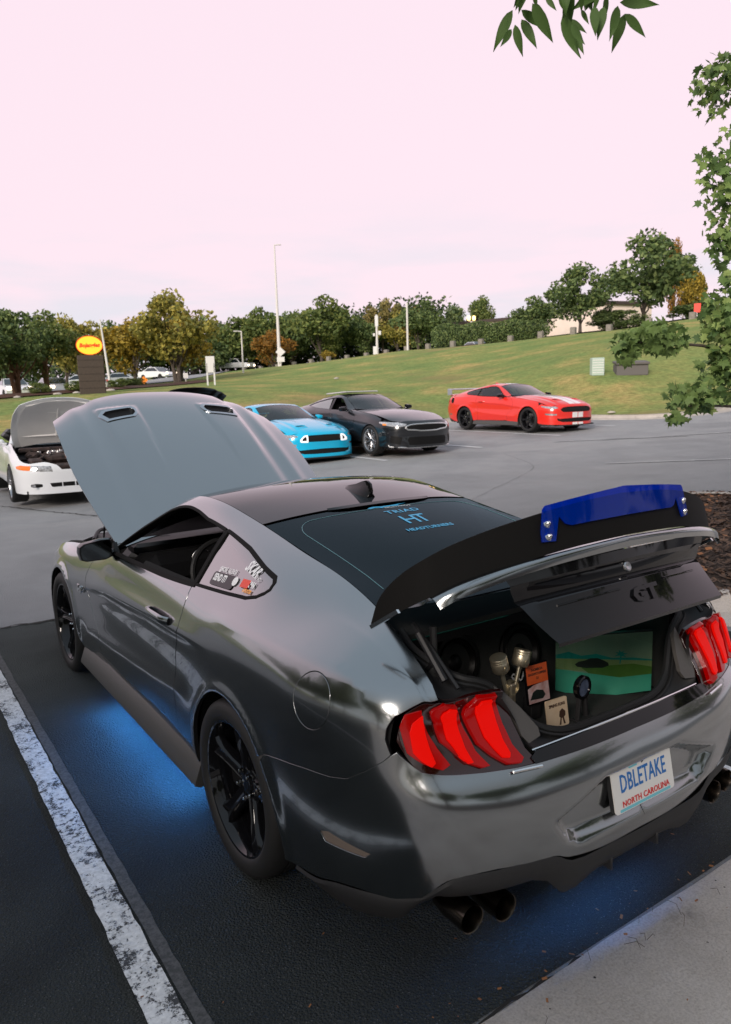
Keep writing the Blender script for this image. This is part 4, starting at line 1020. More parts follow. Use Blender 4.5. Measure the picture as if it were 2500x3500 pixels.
# roof fin, high brake light
mk('roof_antenna',(lambda m:((m[0]-rg(0,.5,1.345))*1.06+rg(0,.5,1.345),m[1],m[2]))(fin_mesh()),MT['gloss_black'],HERO,angle=50)
bl=[];
for x in np.linspace(-.285,.285,25):
    t=abs(x)/.285; y=.288+.028*t*t; z=1.3235-.010*t*t; bl.append([(x,y+.018*(1-t**6),z+.002),(x,y+.010,z+.008),(x,y-.016*(1-t**8),z+.001),(x,y,z-.008)])
hb=mk('high_brake_light',sect_loft(bl),MT['gloss_black'],HERO,angle=40)
mk('brake_light_lens',sect_loft([[(x,.289+.028*(x/.285)**2-.004,1.327-.010*(x/.285)**2),(x,.289+.028*(x/.285)**2-.014,1.3245-.010*(x/.285)**2),(x,.289+.028*(x/.285)**2-.012,1.321-.010*(x/.285)**2)] for x in np.linspace(-.20,.20,13)]),M('brake_lens',(.20,.15,.14),.2,coat=1),hb)
# stickers
MT['decal_white']=M('decal_white',(.78,.78,.78),.4); MT['decal_blue']=M('decal_blue',(.02,.36,.62),.4,emit=(.02,.4,.7),es=.0); MT['decal_red']=M('decal_red',(.75,.06,.03),.4); MT['decal_orange']=M('decal_orange',(.85,.32,.02),.4)
def on_surf(m,S,o,xa,off=.0015,left=True):
    """lay flat text on a surface: local x along xa (3d direction), anchored at 3d point o"""
    f=rg(-1,1,1) if left else rg(1,1,1)
    uv=S.close(rg(*o)*f); p=S.at([uv])[0]*f; n=S.at([uv],'N')[0]*f
    xa=rg(*xa); xa=xa-n*(xa@n); xa/=np.linalg.norm(xa); ya=np.cross(n,xa)
    P=np.asarray(m[0]); W_=p+P[:,:1]*xa+P[:,1:2]*ya
    Q=[]
    for w_,pz in zip(W_,P[:,2]):
        u2=S.close(w_*f); Q.append(S.at([u2])[0]*f+S.at([u2],'N')[0]*f*(off+pz))
    # keep outline shape, only take depth from surface
    d=(np.array(Q)-W_)@n
    return (W_+n*d[:,None],m[1],None)
BB=BODY
QWO_=-.002
def qs(name,txt,size,o,xa,mat,bold=0.,sx=1.,spacing=1.,label=None,shear=0.): return mk(name,on_surf(text_mesh(txt,size,0,bold,sx=sx,spacing=spacing,shear=shear),BB,o,xa,.001),mat,HERO,smooth=False,label=label)
d1=(0.06,-1,.04)
qs('window_sticker','@MORE_ALLEN50',.030,(-.782,.300,1.120),d1,MT['decal_white'],.0005,.62,1.)
qs('window_sticker','SEND IT!',.042,(-.806,.330,1.086),d1,MT['decal_white'],.002,.68,1.)
mk('window_sticker',on_surf(prism([(.02*math.cos(t),.02*math.sin(t)) for t in np.linspace(0,6.28,20,endpoint=False)],0,.0004),BB,(-.800,.200,1.098),d1,.001),MT['decal_white'],HERO,smooth=False)
qs('window_sticker','SKAR',.070,(-.752,.130,1.155),(0,-1,-.22),MT['decal_white'],.002,.70,.95,shear=.2)
qs('window_sticker','AUDIO',.026,(-.766,.075,1.132),(0,-1,-.2),MT['decal_white'],.0,.9,1.1)
mk('window_sticker',on_surf(prism(rrect(.062,.036,.002),0,.0003),BB,(-.791,.118,1.102),d1,.001),MT['decal_red'],HERO,smooth=False)
qs('window_sticker','K&N',.034,(-.790,.072,1.106),d1,MT['decal_white'],.002,.80,.9)
qs('window_sticker','#TREYSTER',.020,(-.808,.075,1.083),d1,MT['decal_orange'],.0008,.70,.9)
mk('window_sticker',on_surf(prism(rrect(.20,.060,.015),0,.0002),BB,(-.807,.300,1.083),d1,.0004),MT['gloss_black'],HERO,smooth=False)
def rs(txt,size,o,bold=0.,sx=1.,spacing=1.,mat='decal_blue'): return mk('rear_window_lettering',on_surf(text_mesh(txt,size,0,bold,sx=sx,spacing=spacing),REAR,o,(1,0,0),.0015,left=o[0]<0),MT[mat],HERO,smooth=False)
rs('TRIAD',.052,(.02,.172,1.29),.001,1.15,1.1)
rs('HEADTURNERS',.036,(.012,-.037,1.245),.001,.98,1.05)
rs('HT',.13,(.012,.065,1.27),.001,.9,.75)
rs('NCSTANGS',.026,(.04,.236,1.303),.0,1.0,1.1,'decal_white')
horse=[(-.12,0),(-.10,.012),(-.075,.016),(-.04,.010),(.02,.011),(.06,.016),(.11,.020),(.06,.008),(.05,-.004),(.07,-.012),(.045,-.008),(.01,-.002),(-.03,-.004),(-.05,-.014),(-.055,-.002),(-.08,.0),(-.10,-.006)]
mk('rear_window_lettering',on_surf(prism(horse,0,.0003),REAR,(.0,.248,1.305),(1,0,0),.0015,left=False),MT['decal_blue'],HERO,smooth=False)
# engine bay glimpse, prop rod
mk('engine_bay',cat(box((0,2.7,.60),(1.2,1.4,.3),None,.04),box((0,2.6,.80),(.55,.7,.14),None,.05),box((-.50,2.35,.80),(.22,.22,.14),None,.05),box((.50,2.35,.80),(.22,.22,.14),None,.05),box((-.52,2.9,.78),(.25,.3,.18),None,.03),box((0,1.99,.93),(1.35,.16,.07),None,.02),tube(spl([(-.62,2.6,.88),(-.5,2.75,.93),(-.3,2.8,.90),(-.1,2.9,.92)],5),.012,6),tube(spl([(-.66,2.9,.85),(-.55,3.1,.88),(-.3,3.2,.84)],5),.014,6),box((0,3.35,.68),(1.2,.2,.12),None,.03)),MT['plastic'],HERO)
mk('prop_rod',tube([(-.70,2.5,.90),(-.70,2.35,1.22)],.006,6),MT['satin_black'],HERO)
mk('wiper_arm',tube([(-.55,1.90,1.035),(-.2,1.98,1.03),(.1,1.96,1.055)],.007,6),MT['satin_black'],HERO)
# under car light strips
MT['led_blue']=M('led_blue',(.0,.05,.2),.5,emit=(.05,.33,1.),es=185)
MT['led_rear']=M('led_rear',(.0,.05,.2),.5,emit=(.05,.30,1.),es=150)
MT['led_teal']=M('led_teal',(.0,.1,.1),.5,emit=(.0,.75,.55),es=3.8)
for sx in(-1,1): mk('light_strip',box((sx*.880,1.22,.128),(.012,1.35,.006)),MT['led_blue'],HERO,smooth=False,label='glowing blue light strip under the sill')
mk('light_strip',box((.0,-1.00,.335),(.56,.012,.006)),MT['led_rear'],HERO,smooth=False,label='glowing blue light strip under the rear')
mk('light_strip_baffle',cat(box((0,-.984,.330),(.60,.004,.05)),box((0,-1.016,.330),(.60,.004,.05)),box((0,-1.0,.352),(.60,.036,.004))),MT['liner'],HERO,smooth=False)  # added black plates, unseen, so the rear strip shines only downwards
mk('trunk_light_strip',box((-.30,-.555,1.000),(.5,.006,.010)),MT['led_teal'],HERO,smooth=False)
mk('trunk_light_strip',box((.50,-.60,.95),(.10,.006,.010)),MT['led_teal'],HERO,smooth=False)

def border():
    U,V=REAR.U[-1],REAR.V[-1]; pts=[]
    r_=.14
    o=[(.06,V),(.06,.22)]+[(.06+r_*(1-math.cos(a)),.20-(.20-.09)*math.sin(a)) for a in np.linspace(0,math.pi/2,8)]+[(U-.02,.09)]
    c_=[]
    for a,b in zip(o[:-1],o[1:]):
        for k in range(6): c_.append(rg(*a)+(rg(*b)-rg(*a))*k/6)
    P=REAR.at(np.array(c_))+REAR.at(np.array(c_),'N')*.0008; m=tube(P,.0016,4); return cat(m,mir(m))
mk('heater_border_line',border(),M('heater_line',(.10,.22,.25),.5),HERO)
# ---------------------------------------------------------------- things in the trunk
MT['woofer']=M('woofer',(.006,.006,.006),.5,spec=.25)
MT['cone']=M('cone',(.008,.008,.008),.4,spec=.3)
def tilt_place(m,o,a=-.18):
    return xf(m,rotx(a),o)
enc=thing('speaker_box','dark carpeted speaker box across the back of the open trunk','speaker box',(.03,-.37,.60))
mk('box_shell',tilt_place(prism([(-.56,0),(.46,0),(.46,.33),(-.56,.33)],-.0,.26,'xz'),(0,-.03,-.004),-.22),MT['carpet'],enc,smooth=False)
for i,(x,z,lab) in enumerate(((-.165,.175,None),(.185,.145,None))):
    s_=bpy.data.objects.new('woofer',None);scn.collection.objects.link(s_);s_.parent=enc
    q=rotx(-.22)@rg(x,-.004,z)+rg(0,-.03,-.004); s_.location=tuple(q); s_.rotation_euler=(-.22,0,0)
    mk('woofer_frame',lathe([(.118,.004),(.120,-.006),(.112,-.013),(.098,-.013),(.093,-.002)],40,'y'),MT['woofer'],s_)
    mk('woofer_cone',lathe([(.094,-.004),(.088,-.012),(.080,-.004),(.060,.026),(.045,.030),(.040,.010),(.025,-.004),(.0,-.008)],40,'y'),MT['cone'],s_)
    for k in range(8):
        a=2*math.pi*k/8; mk('frame_screw',lathe([(0,-.016),(.004,-.015),(.004,-.012)],8,'y',c=(.106*math.cos(a),0,.106*math.sin(a))),MT['liner'],s_)
mk('speaker_lettering',place(text_mesh('SKAR',.055,.0004,.0008,sx=.9,shear=.3),(.13,-.060,.062),(1,-.05,.12),(0,.2,1)),MT['decal_white'],enc,smooth=False)
# painted panel behind glass
MT['paint_sky']=M('paint_sky',(.10,.22,.17),.6,noise=(9,(.26,.34,.24),.6)); MT['paint_sea']=M('paint_sea',(.0,.10,.10),.5,noise=(14,(.0,.30,.26),.7)); MT['paint_sand']=M('paint_sand',(.10,.20,.07),.6,noise=(11,(.28,.33,.14),.7)); MT['paint_aqua']=M('paint_aqua',(.0,.28,.20),.6,noise=(7,(.10,.45,.33),.8)); MT['paint_green']=M('paint_green',(.04,.13,.015),.6,noise=(12,(.10,.20,.03),.7)); MT['paint_dark']=M('paint_dark',(.008,.014,.012),.5)
px0=rg(.265,-.52,.57); pxv=rg(.265,-.26,.0); W_=float(np.linalg.norm(pxv)); 
art=thing('painted_panel','framed painting of a palm beach and parked sports car in the trunk','painting',tuple(px0),math.atan2(pxv[1],pxv[0]))
mk('panel_board',prism([(0,0.03),(W_*.35,0),(W_,.05),(W_,.30),(0,.26)],.0,.02,'xz'),MT['plastic'],art,smooth=False)
def ly(name,poly,mat,k,lab=None): return mk(name,prism(poly,-.0006*(k+1),-.0006*k,'xz'),mat,art,smooth=False)
ly('painted_sky',[(.0,.10),(W_,.12),(W_,.295),(0,.255)],MT['paint_sky'],1)
ly('painted_sea',[(0,.185),(.05,.20),(.10,.185),(.16,.195),(.22,.180),(.30,.185),(W_,.180),(W_,.168),(0,.165)],MT['paint_sea'],2)
ly('painted_beach',[(0,.17),(W_,.175),(W_,.13),(.22,.115),(0,.125)],MT['paint_sand'],3)
ly('painted_grass',[(.10,.135),(.30,.16),(W_,.15),(W_,.12),(.25,.10),(.13,.112)],MT['paint_green'],4)
ly('painted_shallows',[(0,.128),(.12,.112),(.25,.100),(W_,.122),(W_,.05),(W_*.35,.004),(0,.034)],MT['paint_aqua'],2)
ly('painted_car',[(.075,.148),(.09,.160),(.115,.166),(.135,.176),(.165,.178),(.19,.168),(.205,.160),(.207,.148),(.185,.138),(.12,.134),(.085,.138)],MT['paint_dark'],5)
ly('painted_palm',[(.248,.158),(.252,.158),(.256,.190),(.275,.186),(.262,.196),(.280,.200),(.260,.204),(.268,.214),(.254,.206),(.244,.216),(.246,.204),(.230,.206),(.243,.198),(.228,.188),(.250,.192)],MT['paint_sea'],5)
mk('panel_glass',prism([(0,0.03),(W_*.35,0),(W_,.05),(W_,.30),(0,.26)],-.010,-.008,'xz'),glassmat('panel_glass',(.93,.97,.95),.05),art,smooth=False)
# piston trophy
MT['gold_metal']=M('gold_metal',(.60,.53,.38),.38,.9,noise=(60,(.75,.68,.52),.5))
def piston(t): 
    m=cat(lathe([(0,.062),(.030,.062),(.032,.058),(.0315,.054),(.030,.053),(.0315,.050),(.0315,.046),(.030,.045),(.0315,.042),(.0315,.010),(.026,.002),(.022,.012)],28,'z'),box((0,0,-.045),(.016,.012,.11),None,.003),lathe([(.0,-.012),(.010,-.012),(.010,.012),(0,.012)],14,'y',c=(0,-.020,.022)))
    return xf(m,roty(t))
pt_=thing('piston_trophy','trophy of two engine pistons joined in a V beside the speaker','trophy',(-.125,-.66,.625))
for t,x in ((-.30,-.050),(.30,.040)):
    mk('piston',xf(piston(t),None,(x,0,.205)),MT['gold_metal'],pt_)
mk('trophy_stem',cat(box((0,0,.075),(.03,.022,.15),None,.006),lathe([(.026,.100),(.026,.124),(.0,.124)],18,'y',c=(0,-.112,.135)),box((0,0,.006),(.09,.07,.012),None,.004)),MT['gold_metal'],pt_)
pq=thing('red_plaque','orange red award plaque with a dark car picture leaning in the trunk','plaque',(.005,-.665,.60),-.06)
pr=-.16
mk('plaque_board',tilt_place(prism(rrect(.112,.150,.004),-.0,.008,'xz'),(0,0,.145),pr),MT['gloss_black'],pq,smooth=False)
MT['plaque_red']=M('plaque_red',(.45,.06,.015),.35,coat=.6,noise=(20,(.60,.12,.03),.6))
mk('plaque_face',tilt_place(prism([(-.051,0),(.051,0),(.051,.070),(-.051,.070)],-.002,.0,'xz'),(0,0,.145),pr),MT['plaque_red'],pq,smooth=False)
mk('plaque_picture',tilt_place(prism([(-.051,-.070),(.051,-.070),(.051,0),(-.020,-.004),(-.051,-.015)],-.002,0,'xz'),(0,0,.145),pr),M('plaque_pic',(.30,.12,.10),.35,coat=.5,noise=(30,(.55,.45,.45),.4)),pq,smooth=False)
mk('plaque_car',tilt_place(prism([(-.045,-.055),(-.03,-.030),(-.01,-.022),(.02,-.030),(.03,-.048),(.015,-.060)],-.0035,-.002,'xz'),(0,0,.145),pr),MT['paint_dark'],pq,smooth=False)
mk('plaque_stand',box((0,.03,.04),(.05,.05,.08),None,.004),MT['plastic'],pq)
for k,(tx,dz,sz) in enumerate((('NCMBCA',.052,.013),('SHOWSTOPPERS',.036,.012),('21',.020,.013))):
    mk('plaque_lettering',tilt_place(place(text_mesh(tx,sz,.0002,.0004),(0,-.0025,dz),(1,0,0),(0,0,1)),(0,0,.145),pr),MT['paint_dark'],pq,smooth=False)
sf=thing('spring_plaque','cream plaque reading spring fling in front of the red plaque','plaque',(.025,-.745,.597),-.05)
MT['wood_cream']=M('wood_cream',(.62,.47,.31),.5,noise=(25,(.70,.56,.40),.5)); MT['burnt_brown']=M('burnt_brown',(.06,.03,.02),.6)
mk('plaque_board',tilt_place(prism(rrect(.105,.105,.006),0,.007,'xz'),(0,0,.052),-.16),MT['wood_cream'],sf,smooth=False)
mk('plaque_lettering',tilt_place(place(text_mesh('SPRING FLING',.0155,.0003,.0006,sx=.82),(0,-.001,.030),(1,0,0),(0,0,1)),(0,0,.052),-.16),MT['burnt_brown'],sf,smooth=False)
mk('plaque_piston_mark',tilt_place(prism([(.004,-.045),(.012,-.020),(.006,-.014),(.010,.004),(.024,.012),(.038,0),(.036,-.016),(.028,-.020),(.034,-.045),(.026,-.045),(.022,-.022),(.016,-.022),(.012,-.045)],-.0012,0,'xz'),(0,0,.052),-.16),MT['burnt_brown'],sf,smooth=False)
gt_=thing('round_trophy','round black dial trophy on a small dark stand in the trunk','trophy',(.145,-.755,.597),.1)
mk('dial_rim',lathe([(.0,.012),(.040,.012),(.045,.006),(.045,-.010),(.040,-.014),(.034,-.012),(.033,-.004)],32,'y',c=(0,0,.125)),MT['gloss_black'],gt_)
mk('dial_face',lathe([(0,-.006),(.0335,-.006)],28,'y',c=(0,0,.125)),M('dial_face',(.05,.07,.12),.3,coat=.8,noise=(40,(.16,.20,.30),.4)),gt_)
mk('dial_stand',cat(box((-.022,0,.045),(.016,.02,.10),roty(.12),.004),box((.022,0,.045),(.016,.02,.10),roty(-.12),.004),box((0,0,.004),(.09,.05,.008),None,.003)),MT['plastic'],gt_)
for i in range(2):
    mk('trunk_sill_vent',cat(*[box((.02+.28*i+.012*k,-.965,.655-.0*k),(.005,.03,.10),rotx(.5)) for k in range(8)]),MT['plastic'],HERO,smooth=False,kind='stuff')
# ---------------------------------------------------------------- terrain
def lotz(x,y=0): return .038*np.maximum(x,0)*sstep(np.asarray(x,float),0,3)
KERB=rg((-120,17.8),(-60,17.8),(-20,17.8),(0,17.8),(7,17.8),(12,18.3),(15.6,18.8),(16.9,18.7),(17.8,17.9),(18.3,16.6),(18.45,15),(18.55,13.4),(18.85,12.5),(19.5,11.95),(20.6,11.72),(22.6,11.75),(30,12.),(45,12.5),(90,14))
FAR=rg((-900,100),(-560,240),(-300,500),(-120,620),(-20,650),(80,650),(140,640),(190,620),(240,600),(290,580),(340,550),(390,520),(430,470),(470,420),(510,350),(550,270),(600,180),(650,100),(680,30))
TP=[(5.1,38.9,2.03),(8.8,44.2,2.23),(13.3,57.5,2.53),(16.4,54.6,2.67),(18.4,51.8,2.70),(29.7,102.8,4.13),(43.5,103.1,4.35),(49.1,97.1,4.93),(41.8,81.8,4.8),(52.2,87.4,5.53),(58.9,86.6,6.1),(62.6,84,6.6),(56.8,72.1,6.3),(57.7,53.7,6.3),(51.5,42.6,5.96),(56.3,39.7,6.36),(68.4,45,7.2),(60.4,37.3,6.8),(52.4,62.8,6.1),(71,65.7,7.3),(39.2,75.2,4.73),(41.8,54.6,5.45),(27.9,60.8,3.69),(15.5,38.9,2.38),(7.6,34.2,2.05),(29.5,66.6,4.02),(21.6,63.3,3.13),(23.6,18.2,2.25),(24.2,17.5,2.1),(17.8,11.05,.9),(23.5,38.1,2.6),(4,37,1.94),(12.45,23.75,1.35),
(49.7,27.9,6.4),(48.8,29.4,6.28),(47.3,35,5.89),(46.4,39.3,5.8),(45.6,46,5.65),(44,52.8,5.5),(43.7,60.7,5.3),(42.7,68.6,5.15),(41.5,76.3,4.85),(39.5,84,4.5),(-20,45,1.2),(-40,70,1.5),(-5,60,1.7),(5,100,2.4),(-30,120,2.0),(20,130,3.6),(60,110,5.6),(90,90,8),(110,50,9),(100,30,8.5),(70,20,7.3),(60,14,4.5),(35,16,3.2),(30,25,3.6),(36,35,4.2),(28,28,2.8),(19.5,20,.95),(10,21,.55),(0,21,.4),(-20,21,.3),(-60,21,.2),(22,14.5,1.35),(28,13.5,1.7),(45,14,2.3)]
_kk=[(k[0],k[1],float(lotz(k[0]))+.12) for k in KERB[1:-1]]
TP=rg(*(TP[:29]+TP[30:]+_kk))
def _phi(r2): return r2*np.log(r2+1e-6)
def rbf_fit(T):
    n=len(T); X=T[:,:2]/50; K=_phi(((X[:,None]-X[None])**2).sum(2))+np.eye(n)*.0004; Q=np.c_[np.ones(n),X]
    A=np.block([[K,Q],[Q.T,np.zeros((3,3))]]); return np.linalg.solve(A,np.r_[T[:,2],0,0,0])
_w=rbf_fit(TP)
def hz_(x,y):
    x=np.asarray(x,float);y=np.asarray(y,float); r_=np.hypot(x+2,y+2.5); k=np.minimum(1,128/np.maximum(r_,1)); X=np.stack([(-2+(x+2)*k)/50,(-2.5+(y+2.5)*k)/50],-1)
    P=_phi(((X[...,None,:]-TP[:,:2]/50)**2).sum(-1)); return np.clip(P@_w[:len(TP)]+_w[-3]+X[...,0]*_w[-2]+X[...,1]*_w[-1],-.5,12)
def zat(x,y): return float(hz_(x,y))
kd=spl(KERB,6); fd=spl(FAR,6)
def terrain():
    vs_=np.concatenate([[0,.0006,.002,.004],np.geomspace(.006,1,64)]); P=[];F=[];n=len(vs_)
    X=kd[:,None,0]+(fd-kd)[:,None,0]*vs_; Y=kd[:,None,1]+(fd-kd)[:,None,1]*vs_
    Z=hz_(X,Y); kz=lotz(kd[:,0])[:,None]+.125
    d=np.hypot(X-kd[:,None,0],Y-kd[:,None,1]); t=sstep(d,0,2.5); Z=kz*(1-t)+Z*t
    P=np.stack([X,Y,Z],-1).reshape(-1,3); m=len(kd)
    for i in range(m-1):
        for j in range(n-1): F.append([i*n+j,(i+1)*n+j,(i+1)*n+j+1,i*n+j+1])
    return (P,F,None)
def nodes_mat(name):
    m=bpy.data.materials.new(name);m.use_nodes=True;t=m.node_tree;b=t.nodes['Principled BSDF'];c=t.nodes.new('ShaderNodeTexCoord')
    class Q: pass
    q=Q();q.m=m;q.t=t;q.b=b;q.c=c
    def noise(scale,detail=4,rough=.55,vec=None,dist=0.):
        n=t.nodes.new('ShaderNodeTexNoise');n.inputs['Scale'].default_value=scale;n.inputs['Detail'].default_value=detail;n.inputs['Roughness'].default_value=rough;n.inputs['Distortion'].default_value=dist;t.links.new(vec or c.outputs['Object'],n.inputs['Vector']);return n.outputs[0]
    def ramp(f,stops):
        r=t.nodes.new('ShaderNodeValToRGB');e=r.color_ramp.elements
        while len(e)<len(stops):e.new(.5)
        for k,(p,co) in enumerate(stops):e[k].position=p;e[k].color=(*co,1) if len(co)==3 else co
        t.links.new(f,r.inputs[0]);return r.outputs[0]
    def mix(f,a,b_,mode='MIX'):
        n=t.nodes.new('ShaderNodeMix');n.data_type='RGBA';n.blend_type=mode
        for s_,v in((0,f),(6,a),(7,b_)):
            if hasattr(v,'is_output'):t.links.new(v,n.inputs[s_])
            else:n.inputs[s_].default_value=v if s_==0 else (*v,1)
        return n.outputs[2]
    def math_(op,a,b_=None,c_=None,clamp=False):
        n=t.nodes.new('ShaderNodeMath');n.operation=op;n.use_clamp=clamp
        for i,v in enumerate((a,b_,c_)):
            if v is None:continue
            if hasattr(v,'is_output'):t.links.new(v,n.inputs[i])
            else:n.inputs[i].default_value=v
        return n.outputs[0]
    def bump(h,s_,d):
        n=t.nodes.new('ShaderNodeBump');n.inputs['Strength'].default_value=s_;n.inputs['Distance'].default_value=d;t.links.new(h,n.inputs['Height']);t.links.new(n.outputs[0],b.inputs['Normal'])
    def vor(scale,feature='F1',vec=None):
        n=t.nodes.new('ShaderNodeTexVoronoi');n.feature=feature;n.inputs['Scale'].default_value=scale;t.links.new(vec or c.outputs['Object'],n.inputs['Vector']);return n.outputs[0]
    def xyz():
        n=t.nodes.new('ShaderNodeSeparateXYZ');t.links.new(c.outputs['Object'],n.inputs[0]);return n.outputs
    q.noise,q.ramp,q.mix,q.math,q.bump,q.vor,q.xyz=noise,ramp,mix,math_,bump,vor,xyz
    q.col=lambda s_:t.links.new(s_,b.inputs['Base Color']); q.rough=lambda s_:(t.links.new(s_,b.inputs['Roughness']) if hasattr(s_,'is_output') else setattr(b.inputs['Roughness'],'default_value',s_))
    return q
q=nodes_mat('grass')
g1=q.ramp(q.noise(.35,6,.6),[(.32,(.54,.42,.17)),(.45,(.33,.36,.125)),(.60,(.24,.33,.11)),(.75,(.18,.26,.09))])
g2=q.ramp(q.noise(5,5,.65),[(.3,(.5,.5,.45)),(.7,(1.25,1.25,1.2))]); g3=q.mix(.75,g1,g2,'MULTIPLY')
g4=q.mix(q.ramp(q.noise(.12,3,.5,dist=1.),[(.56,(0,0,0)),(.68,(.5,.5,.5))]),g3,(.34,.24,.12)); q.col(g4); q.rough(.95); q.bump(q.noise(14,4,.7),.9,.12); q.b.inputs['Specular IOR Level'].default_value=.1
MT['grass']=q.m
mk('grass_bank',terrain(),MT['grass'],kind='structure')
# asphalt
def asphalt(name,dark):
    q=nodes_mat(name)
    x,y,z=q.xyz()[0:3]
    fine=q.noise(260,3,.7); agg=q.vor(105)
    base=(.028,.032,.032) if dark else (.27,.275,.28)
    lite=(.048,.054,.052) if dark else (.35,.355,.36)
    c1=q.ramp(q.noise(1.3,6,.6),[(.3,base),(.7,lite)])
    c2=q.mix(.8,c1,q.ramp(fine,[(.3,(.35,.35,.35)),(.52,(1,1,1)),(.72,(2.3,2.3,2.3) if dark else (1.25,1.25,1.25))]),'MULTIPLY')
    sp=q.math('LESS_THAN',agg,.24); sp2=q.math('MULTIPLY',sp,q.ramp(q.noise(90,2),[(.5,(0,0,0)),(.6,(1,1,1))]))
    c3=q.mix(q.math('MULTIPLY',sp2,.9 if dark else .25),c2,(.13,.135,.135) if dark else (.26,.26,.26))
    # oil and tyre stains
    c4=q.mix(q.ramp(q.noise(.55,3,.5,dist=.6),[(.52,(0,0,0)),(.66,(.5,.5,.5))]),c3,(.013,.014,.015) if dark else (.19,.195,.20))
    if not dark: c4=q.mix(q.ramp(q.noise(.25,5,.6,dist=1.),[(.45,(0,0,0)),(.7,(.6,.6,.6))]),c4,(.36,.355,.35))
    far=q.math('MULTIPLY_ADD',q.math('ADD',y,q.math('MULTIPLY',q.noise(.9,5),2.2)),.27 if dark else -.16,-.55 if dark else 1.75,clamp=True)  # tone changes along y, darker at the near end, lighter further away
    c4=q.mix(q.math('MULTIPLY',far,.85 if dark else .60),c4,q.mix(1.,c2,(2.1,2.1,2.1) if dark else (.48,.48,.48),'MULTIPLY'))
    q.col(c4); q.rough(q.math('MULTIPLY_ADD',fine,-.12,.86 if dark else .80)); q.b.inputs['Specular IOR Level'].default_value=.15 if dark else .5
    h=q.math('ADD',q.math('MULTIPLY',agg,-1.),q.math('MULTIPLY',fine,.6)); q.bump(h,1. if dark else .6,.011)
    return q.m
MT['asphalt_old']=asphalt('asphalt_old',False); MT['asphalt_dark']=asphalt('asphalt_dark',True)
def sheet(xs,ys,dz=0.,fn=None):
    return gridsurf(lambda a,b:(a,b,float(lotz(a))+dz),xs,ys)
xs=np.unique(np.concatenate([[-300,-120,-60,-30,-10],np.linspace(-4,6,21),np.linspace(7,30,12),[40,60,90,160]]))
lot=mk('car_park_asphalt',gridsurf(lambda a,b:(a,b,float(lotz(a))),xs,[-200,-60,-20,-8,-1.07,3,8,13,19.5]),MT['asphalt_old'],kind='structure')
# freshly sealed strip of bays
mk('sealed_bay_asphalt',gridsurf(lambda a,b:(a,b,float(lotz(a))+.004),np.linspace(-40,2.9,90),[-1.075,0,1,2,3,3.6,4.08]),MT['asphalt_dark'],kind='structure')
# painted lines
def linemat(name,wear,base=(.04,.042,.043)):
    q=nodes_mat(name); n1=q.noise(46,6,.8); n2=q.noise(5,3,.6); n3=q.vor(60)
    f=q.ramp(q.math('ADD',q.math('MULTIPLY',n1,.72),q.math('MULTIPLY',n2,.42)),[(wear,(0,0,0)),(wear+.035,(1,1,1))])
    q.col(q.mix(f,base,q.ramp(q.noise(60,3),[(.3,(.50,.51,.52)),(.7,(.72,.73,.74))]))); q.rough(.75); q.bump(q.math('ADD',f,q.math('MULTIPLY',n3,.6)),.6,.004); return q.m
MT['line_worn']=linemat('line_worn',.515); MT['line_faint']=linemat('line_faint',.62,(.30,.305,.31)); MT['line_ok']=linemat('line_ok',.50); MT['line_far']=linemat('line_far',.44,(.30,.305,.31))
def stripe(x0,y0,x1,y1,w_,mat,name='bay_line',z=.010,rag=.0):
    d=rg(x1-x0,y1-y0);L=np.linalg.norm(d);d/=L;p=rg(-d[1],d[0]);n=max(2,int(L/.06)) if rag else max(2,int(L/.8));P=[];F=[]
    for k in range(n+1):
        c_=rg(x0,y0)+d*L*k/n
        for s_ in(-1,1):
            e=c_+p*s_*(w_/2+(RNG.normal()*rag if rag else 0)); P.append((e[0],e[1],float(lotz(e[0]))+z))
    for k in range(n):F.append([2*k,2*k+2,2*k+3,2*k+1])
    f=F[0];P=np.array(P)
    if np.cross(P[f[1]]-P[f[0]],P[f[2]]-P[f[0]])[2]<0:F=[f[::-1] for f in F]
    return mk(name,(P,F,None),mat,kind='structure',smooth=False)
q=nodes_mat('old_line'); q.col(q.mix(q.ramp(q.noise(60,5,.7),[(.4,(0,0,0)),(.6,(1,1,1))]),(.040,.042,.043),(.085,.086,.088))); q.rough(.8); MT['old_line']=q.m
stripe(-1.338,-1.06,-1.292,4.05,.045,MT['old_line'],z=.007,rag=.0018)
stripe(-1.425,-1.06,-1.372,4.05,.104,MT['line_worn'],z=.010,rag=.0018)
stripe(1.22,-1.06,1.12,4.05,.11,MT['line_ok'],z=.010,rag=.003)
for x in(-4.2,4.0): stripe(x,-1.06,x,4.05,.1,MT['line_worn'])
for x,a,b in ((13.5,11.15,17.6),(10.5,10.95,17.6),(7.7,10.95,17.6),(4.9,11,17.6),(2.4,11,17.6),(-.6,11,17.6),(16.3,11.6,17.6)): stripe(x,a,x+.2,b,.13,MT['line_far'])
stripe(9.57,6.6,11.2,5.0,.12,MT['line_faint']); stripe(13.0,9.4,16.6,7.0,.12,MT['line_faint']); stripe(12.2,10.2,14.5,8.1,.10,MT['line_faint'])
